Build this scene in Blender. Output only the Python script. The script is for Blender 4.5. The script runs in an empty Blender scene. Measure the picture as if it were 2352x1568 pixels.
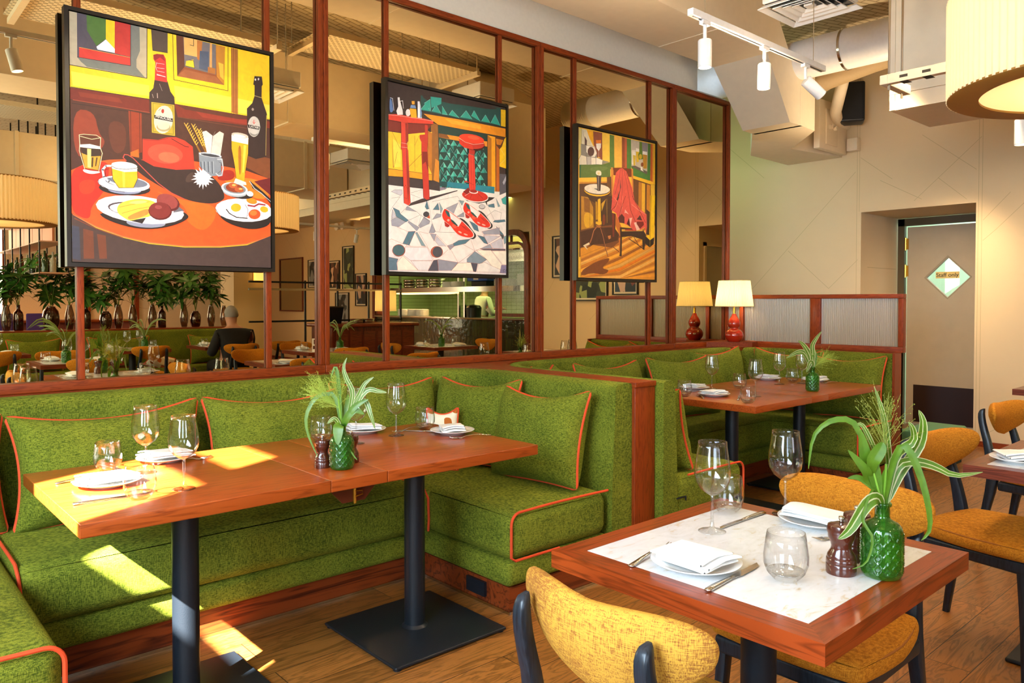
import bpy, math, random
from mathutils import Vector, Matrix
R = math.radians
pi = math.pi
S = bpy.context.scene
COL = S.collection
# ---------------------------------------------------------------- camera
cd = bpy.data.cameras.new('camera'); cam = bpy.data.objects.new('camera', cd); COL.objects.link(cam)
cam.location = (0, 0, 1.36)
yaw, pit = R(48.1), R(-1.27)
fw = Vector((math.cos(yaw)*math.cos(pit), math.sin(yaw)*math.cos(pit), math.sin(pit)))
cam.rotation_euler = fw.to_track_quat('-Z', 'Y').to_euler()
cd.sensor_width = 36; cd.lens = 1746/2352*36; cd.shift_y = -53/2352
cd.clip_start = .02; cd.clip_end = 60
S.camera = cam
S.view_settings.view_transform = 'Standard'; S.view_settings.look = 'None'
S.view_settings.exposure = 0.6; S.view_settings.gamma = 1; S.view_settings.use_curve_mapping = False
cy = S.cycles
cy.use_denoising = True; cy.max_bounces = 10; cy.diffuse_bounces = 4; cy.glossy_bounces = 5
cy.transmission_bounces = 8; cy.transparent_max_bounces = 24
cy.caustics_reflective = False; cy.caustics_refractive = False
cy.sample_clamp_indirect = 6.0; cy.sample_clamp_direct = 0
# ---------------------------------------------------------------- sky, sun, daylight, room lamps, added fill
w = bpy.data.worlds.new('sky'); S.world = w; w.use_nodes = True
w.node_tree.nodes['Background'].inputs[0].default_value = (.62, .80, 1, 1)
w.node_tree.nodes['Background'].inputs[1].default_value = 2.0
def lamp(name, kind, loc, energy, col, size=.1, to=None, spot=None, sy=None, blend=.5):
    l = bpy.data.lights.new(name, kind); l.energy = energy; l.color = col
    if kind == 'AREA':
        l.size = size
        if sy: l.shape = 'RECTANGLE'; l.size_y = sy
    elif kind == 'SUN': l.angle = R(.6)
    else: l.shadow_soft_size = size
    if kind == 'SPOT': l.spot_size = R(spot); l.spot_blend = blend
    o = bpy.data.objects.new(name, l); COL.objects.link(o); o.location = loc
    if to is not None: o.rotation_euler = (Vector(to)-Vector(loc)).to_track_quat('-Z', 'Y').to_euler()
    return o
WARM = (1, .70, .38); WARM2 = (1, .77, .50); COOL = (.66, .84, 1)
lamp('sun', 'SUN', (-4, -1, 5), 130, (1, .95, .86), to=(-4+1.03, -1+.52, 4))
lamp('window_daylight', 'AREA', (-1.5, 1.3, 1.75), 230, COOL, 2.2, (2, 2.2, .4), sy=1.7)
lamp('window_daylight', 'AREA', (-1.5, -3.2, 1.9), 140, COOL, 3.0, (3, -3.2, 1.2), sy=2.0)
lamp('window_daylight', 'AREA', (1.4, -9.7, 1.9), 110, (.95, .97, 1), 2.2, (1.4, 0, 1.4), sy=2.6)
lamp('corridor_light', 'POINT', (7.2, 5.1, 2.9), 5, (.5, 1, .55), .1)
lamp('kitchen_light', 'AREA', (9.2, -2.8, 3.0), 190, (.72, 1, .50), 2.5, (9.2, -2.8, 0), sy=3.5)
for x, y, e in ((1.7, 1.5, 18), (3.5, 1.5, 50), (4.4, 1.3, 60), (6.9, 1.1, 60), (2.6, -1.6, 60), (5.0, -2.6, 70), (.9, -2.2, 45), (3.2, -4.6, 60), (6.6, -4.6, 70), (4.6, -7.5, 70), (6.7, 2.9, 40)):
    lamp('fill_downspot', 'SPOT', (x, y, 2.95), e, WARM2, .05, (x, y, 0), 150, blend=1)  # added warm fill from above, no fixtures hang here
for x, y, e in ((1.9, 2.3, 55), (3.5, 2.3, 60), (6.6, 2.7, 45), (2.4, -2.2, 60), (6.9, -3.0, 40)):
    lamp('fill_upspot', 'SPOT', (x, y, 2.35), e, WARM2, .05, (x, y, 4), 155, blend=1)  # added fill thrown upward to brighten ducts and ceiling
# ---------------------------------------------------------------- mesh builder
class MB:
    def __init__(s): s.v = []; s.f = []; s.m = []; s.sm = []
    def add(s, vs, fs, mi=0, smooth=True):
        o = len(s.v); s.v += [tuple(p) for p in vs]
        for f in fs: s.f.append([i+o for i in f]); s.m.append(mi); s.sm.append(smooth)
        return s
    def box(s, a, b, mi=0, bev=0):
        x0, y0, z0 = [min(p, q) for p, q in zip(a, b)]; x1, y1, z1 = [max(p, q) for p, q in zip(a, b)]
        if bev <= 0:
            return s.add([(x0,y0,z0),(x1,y0,z0),(x1,y1,z0),(x0,y1,z0),(x0,y0,z1),(x1,y0,z1),(x1,y1,z1),(x0,y1,z1)],
                [(0,3,2,1),(4,5,6,7),(0,1,5,4),(1,2,6,5),(2,3,7,6),(3,0,4,7)], mi, False)
        return s.rbox((x0,y0,z0), (x1,y1,z1), bev, 2, mi)
    def rbox(s, a, b, r, n=4, mi=0, puff=0, fn=None, res=1):
        # rounded box from a cube sphere grid; res extra subdivisions in the flats
        x0,y0,z0 = a; x1,y1,z1 = b
        r = min(r, (x1-x0)/2*.999, (y1-y0)/2*.999, (z1-z0)/2*.999)
        c = [(x0+x1)/2, (y0+y1)/2, (z0+z1)/2]; h = [(x1-x0)/2, (y1-y0)/2, (z1-z0)/2]
        def axis(hh):
            L = [(-(hh-r), math.tan(-pi/4*(1-i/n))) for i in range(n+1)]
            for i in range(1, res): L.append((-(hh-r)+2*(hh-r)*i/res, 0.0))
            L += [((hh-r), math.tan((pi/4)*(i/n))) for i in range(n+1)]
            return L
        ax = [axis(q) for q in h]
        idx = {}
        def V(d, sg, ia, ib):
            a1, a2 = (d+1) % 3, (d+2) % 3
            pa, ta = ax[a1][ia]; pb, tb = ax[a2][ib]
            n3 = [0,0,0]; n3[d] = sg; n3[a1] = ta; n3[a2] = tb
            l = math.sqrt(sum(q*q for q in n3)); n3 = [q/l for q in n3]
            core = [0,0,0]; core[d] = sg*(h[d]-r); core[a1] = pa; core[a2] = pb
            p = [core[k]+n3[k]*r+c[k] for k in range(3)]
            if puff:
                g = max(0, 1-((p[0]-c[0])/h[0])**2)*max(0, 1-((p[1]-c[1])/h[1])**2)
                if d == 2 and sg > 0: p[2] += puff*g**.6
            if fn: p = list(fn(Vector(p)))
            key = tuple(round(q, 6) for q in p)
            if key not in idx: idx[key] = len(s.v); s.v.append(tuple(p))
            return idx[key]
        for d in range(3):
            a1, a2 = (d+1) % 3, (d+2) % 3
            for sg in (-1, 1):
                for i in range(len(ax[a1])-1):
                    for j in range(len(ax[a2])-1):
                        q = [V(d,sg,i,j), V(d,sg,i+1,j), V(d,sg,i+1,j+1), V(d,sg,i,j+1)]
                        if sg < 0: q = q[::-1]
                        qq = []
                        for k in q:
                            if k not in qq: qq.append(k)
                        if len(qq) > 2: s.f.append(qq); s.m.append(mi); s.sm.append(True)
        return s
    def lathe(s, prof, c=(0,0,0), n=32, mi=0, fn=None, closed=False):
        vs = []; fs = []; m = len(prof)
        for i in range(n):
            a = 2*pi*i/n
            for r_, z in prof:
                rr = r_ if fn is None else fn(r_, z, a)
                vs.append((c[0]+rr*math.cos(a), c[1]+rr*math.sin(a), c[2]+z))
        for i in range(n):
            for j in range(m-1 + (1 if closed else 0)):
                k = (j+1) % m; i2 = (i+1) % n
                fs.append((i*m+j, i2*m+j, i2*m+k, i*m+k))
        return s.add(vs, fs, mi)
    def tube(s, pts, r, n=8, mi=0, cap=True, closed=False):
        pts = [Vector(p) for p in pts]; N = len(pts); vs = []; fs = []
        rs = r if isinstance(r, (list, tuple)) else [r]*N
        up = None
        for i, p in enumerate(pts):
            t = (pts[(i+1) % N]-pts[i-1]) if closed else (pts[min(i+1, N-1)]-pts[max(i-1, 0)])
            if t.length < 1e-9: t = Vector((0,0,1))
            t.normalize()
            if up is None:
                up = Vector((0,0,1)) if abs(t.z) < .9 else Vector((1,0,0))
            u = up - t*up.dot(t)
            if u.length < 1e-6: u = t.orthogonal()
            u.normalize(); up = u; b = t.cross(u)
            for k in range(n):
                a = 2*pi*k/n; vs.append(p + (u*math.cos(a)+b*math.sin(a))*rs[i])
        for i in range(N if closed else N-1):
            j = (i+1) % N
            for k in range(n): fs.append((i*n+k, i*n+(k+1) % n, j*n+(k+1) % n, j*n+k))
        if cap and not closed: fs += [tuple(range(n))[::-1], tuple((N-1)*n+k for k in range(n))]
        return s.add(vs, fs, mi)
    def prism(s, poly, axis, a, b, mi=0, smooth=False):
        # polygon in the two other axes (cyclic order), extruded along axis
        n = len(poly); vs = []
        for t in (a, b):
            for u, v in poly:
                p = [0,0,0]; p[axis] = t; p[(axis+1) % 3] = u; p[(axis+2) % 3] = v; vs.append(p)
        fs = [tuple(range(n))[::-1], tuple(range(n, 2*n))] + [(i, (i+1) % n, n+(i+1) % n, n+i) for i in range(n)]
        return s.add(vs, fs, mi, smooth)
    def grid(s, fn, nu, nv, mi=0, smooth=True, mfn=None):
        vs = [fn(i/nu, j/nv) for i in range(nu+1) for j in range(nv+1)]
        o = len(s.v); s.v += [tuple(p) for p in vs]
        for i in range(nu):
            for j in range(nv):
                s.f.append([o+i*(nv+1)+j, o+(i+1)*(nv+1)+j, o+(i+1)*(nv+1)+j+1, o+i*(nv+1)+j+1])
                s.m.append(mfn(i, j) if mfn else mi); s.sm.append(smooth)
        return s
    def xf(s, M):
        s.v = [tuple(M @ Vector(p)) for p in s.v]; return s
    def mesh(s, name, mats):
        me = bpy.data.meshes.new(name); me.from_pydata([tuple(p) for p in s.v], [], s.f)
        for m in (mats if isinstance(mats, (list, tuple)) else [mats]): me.materials.append(m)
        me.polygons.foreach_set('material_index', s.m); me.polygons.foreach_set('use_smooth', s.sm)
        me.update()
        return me
def tag(o, label=None, cat=None, group=None, kind=None):
    if label: o['label'] = label
    if cat: o['category'] = cat
    if group: o['group'] = group
    if kind: o['kind'] = kind
    return o
def part(name, mb, mat, parent=None, label=None, sharp=35):
    me = mb.mesh(name, mat) if isinstance(mb, MB) else mb
    o = bpy.data.objects.new(name, me); COL.objects.link(o)
    if isinstance(mb, MB) and sharp:
        try: me.set_sharp_from_angle(angle=R(sharp))
        except Exception: pass
    if parent is not None: o.parent = parent
    if label: o['label'] = label
    return o
def thing(name, label, cat, loc=(0,0,0), rz=0, group=None):
    o = bpy.data.objects.new(name, None); COL.objects.link(o); o.empty_display_size = .1
    o.location = loc; o.rotation_euler = (0, 0, rz)
    return tag(o, label, cat, group)
def single(name, mb, mat, label, cat, loc=(0,0,0), rz=0, group=None):
    o = part(name, mb, mat); o.location = loc; o.rotation_euler = (0,0,rz)
    return tag(o, label, cat, group)
def struct(name, mb, mat, parent=None):
    o = part(name, mb, mat, parent)
    if parent is None: o['kind'] = 'structure'
    return o
def dup(root, loc, rz=0, label=None, group=None, scale=None):
    r = root.copy(); COL.objects.link(r); r.location = loc; r.rotation_euler = (0,0,rz)
    if scale: r.scale = (scale,)*3
    if label: r['label'] = label
    if group: r['group'] = group
    for ch in root.children:
        c = ch.copy(); COL.objects.link(c); c.parent = r
        for g in ch.children:
            d = g.copy(); COL.objects.link(d); d.parent = c
    return r
# ---------------------------------------------------------------- materials
def newmat(name):
    m = bpy.data.materials.new(name); m.use_nodes = True
    nt = m.node_tree; nt.nodes.clear()
    out = nt.nodes.new('ShaderNodeOutputMaterial'); return m, nt, out
def nd(nt, t, **kw):
    n = nt.nodes.new(t)
    for k, v in kw.items():
        if k in n.inputs: n.inputs[k].default_value = v
        else: setattr(n, k, v)
    return n
def srgb(c):
    if isinstance(c, str): c = tuple(int(c[i:i+2], 16)/255 for i in (0, 2, 4))
    return tuple(((q+.055)/1.055)**2.4 if q > .04045 else q/12.92 for q in c[:3])+(1,)
def bsdf(nt, out, **kw):
    b = nd(nt, 'ShaderNodeBsdfPrincipled'); nt.links.new(b.outputs[0], out.inputs[0])
    for k, v in kw.items(): b.inputs[k.replace('_', ' ')].default_value = v
    return b
def plain(name, c, rough=.5, metal=0, coat=0, spec=.5, emit=None, es=0, bump=0, bscale=40, vary=.06):
    m, nt, out = newmat(name); L = nt.links
    b = bsdf(nt, out, Roughness=rough, Metallic=metal, Coat_Weight=coat, Specular_IOR_Level=spec)
    tc = nd(nt, 'ShaderNodeTexCoord'); no = nd(nt, 'ShaderNodeTexNoise', Scale=bscale, Detail=3.0)
    L.new(tc.outputs['Object'], no.inputs['Vector'])
    c = srgb(c); mx = nd(nt, 'ShaderNodeMix', data_type='RGBA')
    mx.inputs[6].default_value = tuple(q*(1-vary) for q in c[:3])+(1,); mx.inputs[7].default_value = tuple(min(1, q*(1+vary)) for q in c[:3])+(1,)
    L.new(no.outputs['Fac'], mx.inputs[0]); L.new(mx.outputs[2], b.inputs['Base Color'])
    if bump:
        bp = nd(nt, 'ShaderNodeBump', Strength=bump, Distance=.002); L.new(no.outputs['Fac'], bp.inputs['Height']); L.new(bp.outputs[0], b.inputs['Normal'])
    if emit: b.inputs['Emission Color'].default_value = srgb(emit); b.inputs['Emission Strength'].default_value = es
    return m
def woodmat(name, dark, light, ax='x', scale=1.0, rough=.32, coat=.25):
    m, nt, out = newmat(name); L = nt.links
    b = bsdf(nt, out, Roughness=rough, Coat_Weight=coat, Coat_Roughness=.15, Specular_IOR_Level=.3)
    tc = nd(nt, 'ShaderNodeTexCoord'); mp = nd(nt, 'ShaderNodeMapping')
    L.new(tc.outputs['Object'], mp.inputs['Vector'])
    s = {'x': (1.6, 22, 22), 'y': (22, 1.6, 22), 'z': (22, 22, 1.6)}[ax]
    mp.inputs['Scale'].default_value = tuple(q*scale for q in s)
    n1 = nd(nt, 'ShaderNodeTexNoise', Scale=1.0, Detail=2.0, Distortion=1.2); L.new(mp.outputs[0], n1.inputs['Vector'])
    mp2 = nd(nt, 'ShaderNodeMapping'); L.new(tc.outputs['Object'], mp2.inputs['Vector'])
    mp2.inputs['Scale'].default_value = tuple(q*scale*7 for q in s)
    n2 = nd(nt, 'ShaderNodeTexNoise', Scale=1.0, Detail=2.0); L.new(mp2.outputs[0], n2.inputs['Vector'])
    wv = nd(nt, 'ShaderNodeMath', operation='MULTIPLY'); L.new(n1.outputs['Fac'], wv.inputs[0]); wv.inputs[1].default_value = 9
    fr = nd(nt, 'ShaderNodeMath', operation='PINGPONG'); L.new(wv.outputs[0], fr.inputs[0]); fr.inputs[1].default_value = 1
    ad = nd(nt, 'ShaderNodeMath', operation='MULTIPLY_ADD'); L.new(n2.outputs['Fac'], ad.inputs[0]); ad.inputs[1].default_value = .9; L.new(fr.outputs[0], ad.inputs[2])
    cr = nd(nt, 'ShaderNodeValToRGB'); L.new(ad.outputs[0], cr.inputs[0])
    cr.color_ramp.elements[0].position = .3; cr.color_ramp.elements[0].color = srgb(dark)
    cr.color_ramp.elements[1].position = 1.15 if False else 1; cr.color_ramp.elements[1].color = srgb(light)
    L.new(cr.outputs[0], b.inputs['Base Color'])
    bp = nd(nt, 'ShaderNodeBump', Strength=.12, Distance=.001); L.new(n2.outputs['Fac'], bp.inputs['Height']); L.new(bp.outputs[0], b.inputs['Normal'])
    return m
def fabric(name, c1, c2, scale=620, bump=.35, big=.35):
    m, nt, out = newmat(name); L = nt.links
    b = bsdf(nt, out, Roughness=.9, Specular_IOR_Level=.2, Sheen_Weight=.35, Sheen_Roughness=.4)
    b.inputs['Sheen Tint'].default_value = srgb(c2)
    tc = nd(nt, 'ShaderNodeTexCoord')
    outs = []
    for sx, sz in ((1, .12), (.12, 1)):
        mp = nd(nt, 'ShaderNodeMapping'); mp.inputs['Scale'].default_value = (sx, sx, sz)
        L.new(tc.outputs['Object'], mp.inputs['Vector'])
        n = nd(nt, 'ShaderNodeTexNoise', Scale=float(scale), Detail=2.0); L.new(mp.outputs[0], n.inputs['Vector']); outs.append(n)
    av = nd(nt, 'ShaderNodeMath', operation='ADD'); L.new(outs[0].outputs['Fac'], av.inputs[0]); L.new(outs[1].outputs['Fac'], av.inputs[1])
    bg = nd(nt, 'ShaderNodeTexNoise', Scale=5.0, Detail=3.0); L.new(tc.outputs['Object'], bg.inputs['Vector'])
    sm = nd(nt, 'ShaderNodeMath', operation='MULTIPLY_ADD'); L.new(bg.outputs['Fac'], sm.inputs[0]); sm.inputs[1].default_value = big; L.new(av.outputs[0], sm.inputs[2])
    mr = nd(nt, 'ShaderNodeMapRange'); L.new(sm.outputs[0], mr.inputs[0]); mr.inputs[1].default_value = .84+big*.5; mr.inputs[2].default_value = 1.16+big*.5
    mx = nd(nt, 'ShaderNodeMix', data_type='RGBA'); mx.inputs[6].default_value = srgb(c1); mx.inputs[7].default_value = srgb(c2)
    L.new(mr.outputs[0], mx.inputs[0]); L.new(mx.outputs[2], b.inputs['Base Color'])
    bp = nd(nt, 'ShaderNodeBump', Strength=bump, Distance=.0015); L.new(av.outputs[0], bp.inputs['Height']); L.new(bp.outputs[0], b.inputs['Normal'])
    return m
def schlick(nt, f0, k=1.0, pw=3.4):
    lw = nd(nt, 'ShaderNodeLayerWeight', Blend=.5); p = nd(nt, 'ShaderNodeMath', operation='POWER'); p.inputs[1].default_value = pw; nt.links.new(lw.outputs['Facing'], p.inputs[0])
    a = nd(nt, 'ShaderNodeMath', operation='MULTIPLY_ADD'); a.inputs[1].default_value = k; a.inputs[2].default_value = f0; nt.links.new(p.outputs[0], a.inputs[0]); return a
def thinglass(name, tint=(1, 1, 1), ior=1.45, extra=.03, rough=0.0):
    m, nt, out = newmat(name); L = nt.links
    t = nd(nt, 'ShaderNodeBsdfTransparent'); t.inputs[0].default_value = tuple(tint)+(1,)
    g = nd(nt, 'ShaderNodeBsdfGlossy', Roughness=rough); ad = schlick(nt, extra)
    mx = nd(nt, 'ShaderNodeMixShader'); L.new(ad.outputs[0], mx.inputs[0]); L.new(t.outputs[0], mx.inputs[1]); L.new(g.outputs[0], mx.inputs[2])
    L.new(mx.outputs[0], out.inputs[0]); return m
def solidglass(name, c=(1, 1, 1), rough=0.0):
    m, nt, out = newmat(name)
    g = nd(nt, 'ShaderNodeBsdfGlass', IOR=1.48, Roughness=rough); g.inputs[0].default_value = tuple(c)+(1,)
    nt.links.new(g.outputs[0], out.inputs[0]); return m
def shade(name, c, em, es, trans=.5):
    m, nt, out = newmat(name); L = nt.links
    d = nd(nt, 'ShaderNodeBsdfDiffuse'); d.inputs[0].default_value = srgb(c)
    t = nd(nt, 'ShaderNodeBsdfTranslucent'); t.inputs[0].default_value = srgb(c)
    mx = nd(nt, 'ShaderNodeMixShader'); mx.inputs[0].default_value = trans; L.new(d.outputs[0], mx.inputs[1]); L.new(t.outputs[0], mx.inputs[2])
    e = nd(nt, 'ShaderNodeEmission', Strength=es); e.inputs[0].default_value = srgb(em)
    ad = nd(nt, 'ShaderNodeAddShader'); L.new(mx.outputs[0], ad.inputs[0]); L.new(e.outputs[0], ad.inputs[1])
    L.new(ad.outputs[0], out.inputs[0]); return m
def leafmat(name, c1, c2):
    m, nt, out = newmat(name); L = nt.links
    tc = nd(nt, 'ShaderNodeTexCoord'); no = nd(nt, 'ShaderNodeTexNoise', Scale=45.0, Detail=3.0); L.new(tc.outputs['Object'], no.inputs['Vector'])
    mx = nd(nt, 'ShaderNodeMix', data_type='RGBA'); mx.inputs[6].default_value = srgb(c1); mx.inputs[7].default_value = srgb(c2); L.new(no.outputs['Fac'], mx.inputs[0])
    b = nd(nt, 'ShaderNodeBsdfPrincipled', Roughness=.38); L.new(mx.outputs[2], b.inputs['Base Color'])
    t = nd(nt, 'ShaderNodeBsdfTranslucent'); L.new(mx.outputs[2], t.inputs[0])
    k = nd(nt, 'ShaderNodeMixShader'); k.inputs[0].default_value = .25; L.new(b.outputs[0], k.inputs[1]); L.new(t.outputs[0], k.inputs[2]); L.new(k.outputs[0], out.inputs[0]); return m
GREEN = fabric('green_velvet', '3b4a0a', '808626')
ORANGE_PIPE = plain('orange_piping', 'd9481a', .8)
MUST = fabric('mustard_fabric', '985a10', 'cc8420', 700, .5, .3)
MUST2 = fabric('mustard_tweed', '8f5a26', 'c99638', 520, .5, .8)
TAN = woodmat('tan_cherry_top', '7c320c', 'a04818', 'x', 1.3, .30, .25)
WOODX = woodmat('red_oak_x', '662206', '8a3810', 'x', 2.4, .42, .08)
WOODY = woodmat('red_oak_y', '662206', '8a3810', 'y', 2.4, .42, .08)
WOODZ = woodmat('red_oak_z', '662206', '8a3810', 'z', 2.4, .42, .08)
PLINX = woodmat('plinth_oak_x', '3c1206', '7e3614', 'x', .6, .4, .1)
PLINY = woodmat('plinth_oak_y', '3c1206', '7e3614', 'y', .6, .4, .1)
DKX = woodmat('dark_walnut', '44180c', '74331f', 'x', 1.5)
BLACK = plain('black_powder_coat', '11171e', .42, 0, 0, .4, bump=.2, bscale=300)
NAVY = woodmat('black_stained_ash', '10141a', '1d2630', 'z', 2, .38, .2)
FRAMEB = plain('black_frame', '17130f', .35)
STEEL = plain('steel_cutlery', 'c9c4bc', .16, 1)
BRASS = plain('brass', 'd9a83f', .25, 1)
PORC = plain('white_porcelain', 'f2f1ee', .12, 0, .4)
LINEN = plain('white_linen', 'f4f3f1', .85, bump=.3, bscale=500)
CREAM = plain('cream_paint', 'e3d2b4', .75, bump=.1, bscale=30)
DUCT = plain('cream_duct_paint', 'ead9bb', .6, bump=.12, bscale=14)
WALLW = plain('white_plaster', 'e6dfd0', .85)
WHITE = plain('white_metal', 'efece6', .4)
DOORM = plain('grey_beige_door', 'b5a488', .55, bump=.1, bscale=6, vary=.08)
GLASS = thinglass('clear_glass', (.988, .993, .993), 1.35, .045)
GLASST = thinglass('thick_clear_glass', (.95, .965, .965), 1.5, .12)
GREENG = None
GREYG = thinglass('smoke_glass', (.66, .55, .46), 1.5, .09)
AMBERG = thinglass('brown_glass', (.45, .20, .07), 1.5, .09)
RED = plain('red_glaze', 'b3230e', .08, 0, 1)
LEAF = leafmat('leaf_green', '3f6a12', '6f9426')
LEAFD = plain('leaf_dark', '3a6a22', .4, vary=.3, bscale=12)
CREAML = leafmat('leaf_cream', 'b4bc7a', 'dcdcb0')
GRASS = plain('grass_green', 'a8c04a', .6)
STEM = plain('stem_green', '74a02c', .5)
PEPPER = plain('mahogany_mill', '4b1c0f', .22, 0, .6)
TWIG = plain('twig_brown', '6b4a38', .8)
SKIN = plain('skin', 'c08a6d', .6)
GREYHAIR = plain('grey_hair', '8d8680', .8)
COAT = plain('black_cloth', '0f0f11', .9)
def mirror_mat():
    m, nt, out = newmat('bronze_mirror')
    g = nd(nt, 'ShaderNodeBsdfGlossy', Roughness=.003); g.inputs[0].default_value = srgb('d6c297')
    nt.links.new(g.outputs[0], out.inputs[0]); return m
MIRROR = mirror_mat()
def greenglass():
    m, nt, out = newmat('green_glass'); L = nt.links
    t = nd(nt, 'ShaderNodeBsdfTransparent'); t.inputs[0].default_value = (.42, .68, .26, 1)
    g = nd(nt, 'ShaderNodeBsdfGlossy', Roughness=.04); lw = schlick(nt, .05)
    d = nd(nt, 'ShaderNodeBsdfDiffuse'); d.inputs[0].default_value = (.06, .30, .03, 1)
    m1 = nd(nt, 'ShaderNodeMixShader'); m1.inputs[0].default_value = .14; L.new(t.outputs[0], m1.inputs[1]); L.new(d.outputs[0], m1.inputs[2])
    mx = nd(nt, 'ShaderNodeMixShader'); L.new(lw.outputs[0], mx.inputs[0]); L.new(m1.outputs[0], mx.inputs[1]); L.new(g.outputs[0], mx.inputs[2])
    L.new(mx.outputs[0], out.inputs[0]); return m
GREENG = greenglass()
def marble():
    m, nt, out = newmat('cream_marble'); L = nt.links
    b = bsdf(nt, out, Roughness=.12, Coat_Weight=.3)
    tc = nd(nt, 'ShaderNodeTexCoord'); mp = nd(nt, 'ShaderNodeMapping'); L.new(tc.outputs['Object'], mp.inputs[0]); mp.inputs['Scale'].default_value = (1, 2.2, 1); mp.inputs['Rotation'].default_value = (0, 0, .5)
    n1 = nd(nt, 'ShaderNodeTexNoise', Scale=11.0, Detail=7.0, Distortion=1.6, Roughness=.62); L.new(mp.outputs[0], n1.inputs['Vector'])
    n2 = nd(nt, 'ShaderNodeTexNoise', Scale=4.0, Detail=3.0); L.new(tc.outputs['Object'], n2.inputs['Vector'])
    mu = nd(nt, 'ShaderNodeMath', operation='MULTIPLY_ADD'); L.new(n2.outputs['Fac'], mu.inputs[0]); mu.inputs[1].default_value = .35; L.new(n1.outputs['Fac'], mu.inputs[2])
    cr = nd(nt, 'ShaderNodeValToRGB'); L.new(mu.outputs[0], cr.inputs[0]); e = cr.color_ramp.elements
    e[0].position = .40; e[0].color = srgb('a88a62'); e[1].position = .60; e[1].color = srgb('e6e6e6')
    q = e.new(.50); q.color = srgb('dccdb4'); q = e.new(.80); q.color = srgb('efeff0'); q = e.new(.97); q.color = srgb('e2d8c6')
    L.new(cr.outputs[0], b.inputs['Base Color']); return m
MARBLE = marble()
def floor_mat():
    m, nt, out = newmat('oak_planks'); L = nt.links
    b = bsdf(nt, out, Roughness=.38, Coat_Weight=.1)
    tc = nd(nt, 'ShaderNodeTexCoord')
    br = nd(nt, 'ShaderNodeTexBrick', offset=.37, offset_frequency=2); br.inputs['Scale'].default_value = 1
    br.inputs['Brick Width'].default_value = 1.9; br.inputs['Row Height'].default_value = .155; br.inputs['Mortar Size'].default_value = .0018
    br.inputs['Mortar Smooth'].default_value = .1
    br.inputs['Color1'].default_value = (.12, .12, .12, 1); br.inputs['Color2'].default_value = (.95, .95, .95, 1); br.inputs['Mortar'].default_value = (0, 0, 0, 1)
    L.new(tc.outputs['Object'], br.inputs['Vector'])
    mp = nd(nt, 'ShaderNodeMapping'); L.new(tc.outputs['Object'], mp.inputs[0]); mp.inputs['Scale'].default_value = (1.3, 9, 1)
    of = nd(nt, 'ShaderNodeVectorMath', operation='ADD'); L.new(mp.outputs[0], of.inputs[0]); 
    sc = nd(nt, 'ShaderNodeVectorMath', operation='SCALE'); L.new(br.outputs['Color'], sc.inputs[0]); sc.inputs['Scale'].default_value = 13; L.new(sc.outputs[0], of.inputs[1])
    n = nd(nt, 'ShaderNodeTexNoise', Scale=1.4, Detail=4.0, Distortion=2.2); L.new(of.outputs[0], n.inputs['Vector'])
    k = nd(nt, 'ShaderNodeMath', operation='MULTIPLY'); k.inputs[1].default_value = 11; L.new(n.outputs['Fac'], k.inputs[0])
    pp = nd(nt, 'ShaderNodeMath', operation='PINGPONG'); pp.inputs[1].default_value = 1; L.new(k.outputs[0], pp.inputs[0])
    cr = nd(nt, 'ShaderNodeValToRGB'); L.new(pp.outputs[0], cr.inputs[0]); e = cr.color_ramp.elements
    e[0].color = srgb('704519'); e[1].color = srgb('9a622b'); e[0].position = .0; e[1].position = .7
    hs = nd(nt, 'ShaderNodeHueSaturation'); L.new(cr.outputs[0], hs.inputs['Color'])
    mr = nd(nt, 'ShaderNodeMapRange'); L.new(br.outputs['Color'], mr.inputs[0]); mr.inputs[3].default_value = .72; mr.inputs[4].default_value = 1.15; L.new(mr.outputs[0], hs.inputs['Value'])
    mx = nd(nt, 'ShaderNodeMix', data_type='RGBA', blend_type='MIX'); L.new(br.outputs['Fac'], mx.inputs[0]); L.new(hs.outputs[0], mx.inputs[6]); mx.inputs[7].default_value = srgb('2c1a0e')
    L.new(mx.outputs[2], b.inputs['Base Color'])
    bp = nd(nt, 'ShaderNodeBump', Strength=.3, Distance=.001); L.new(br.outputs['Fac'], bp.inputs['Height']); bp.invert = True; L.new(bp.outputs[0], b.inputs['Normal'])
    return m
FLOOR = floor_mat()
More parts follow.
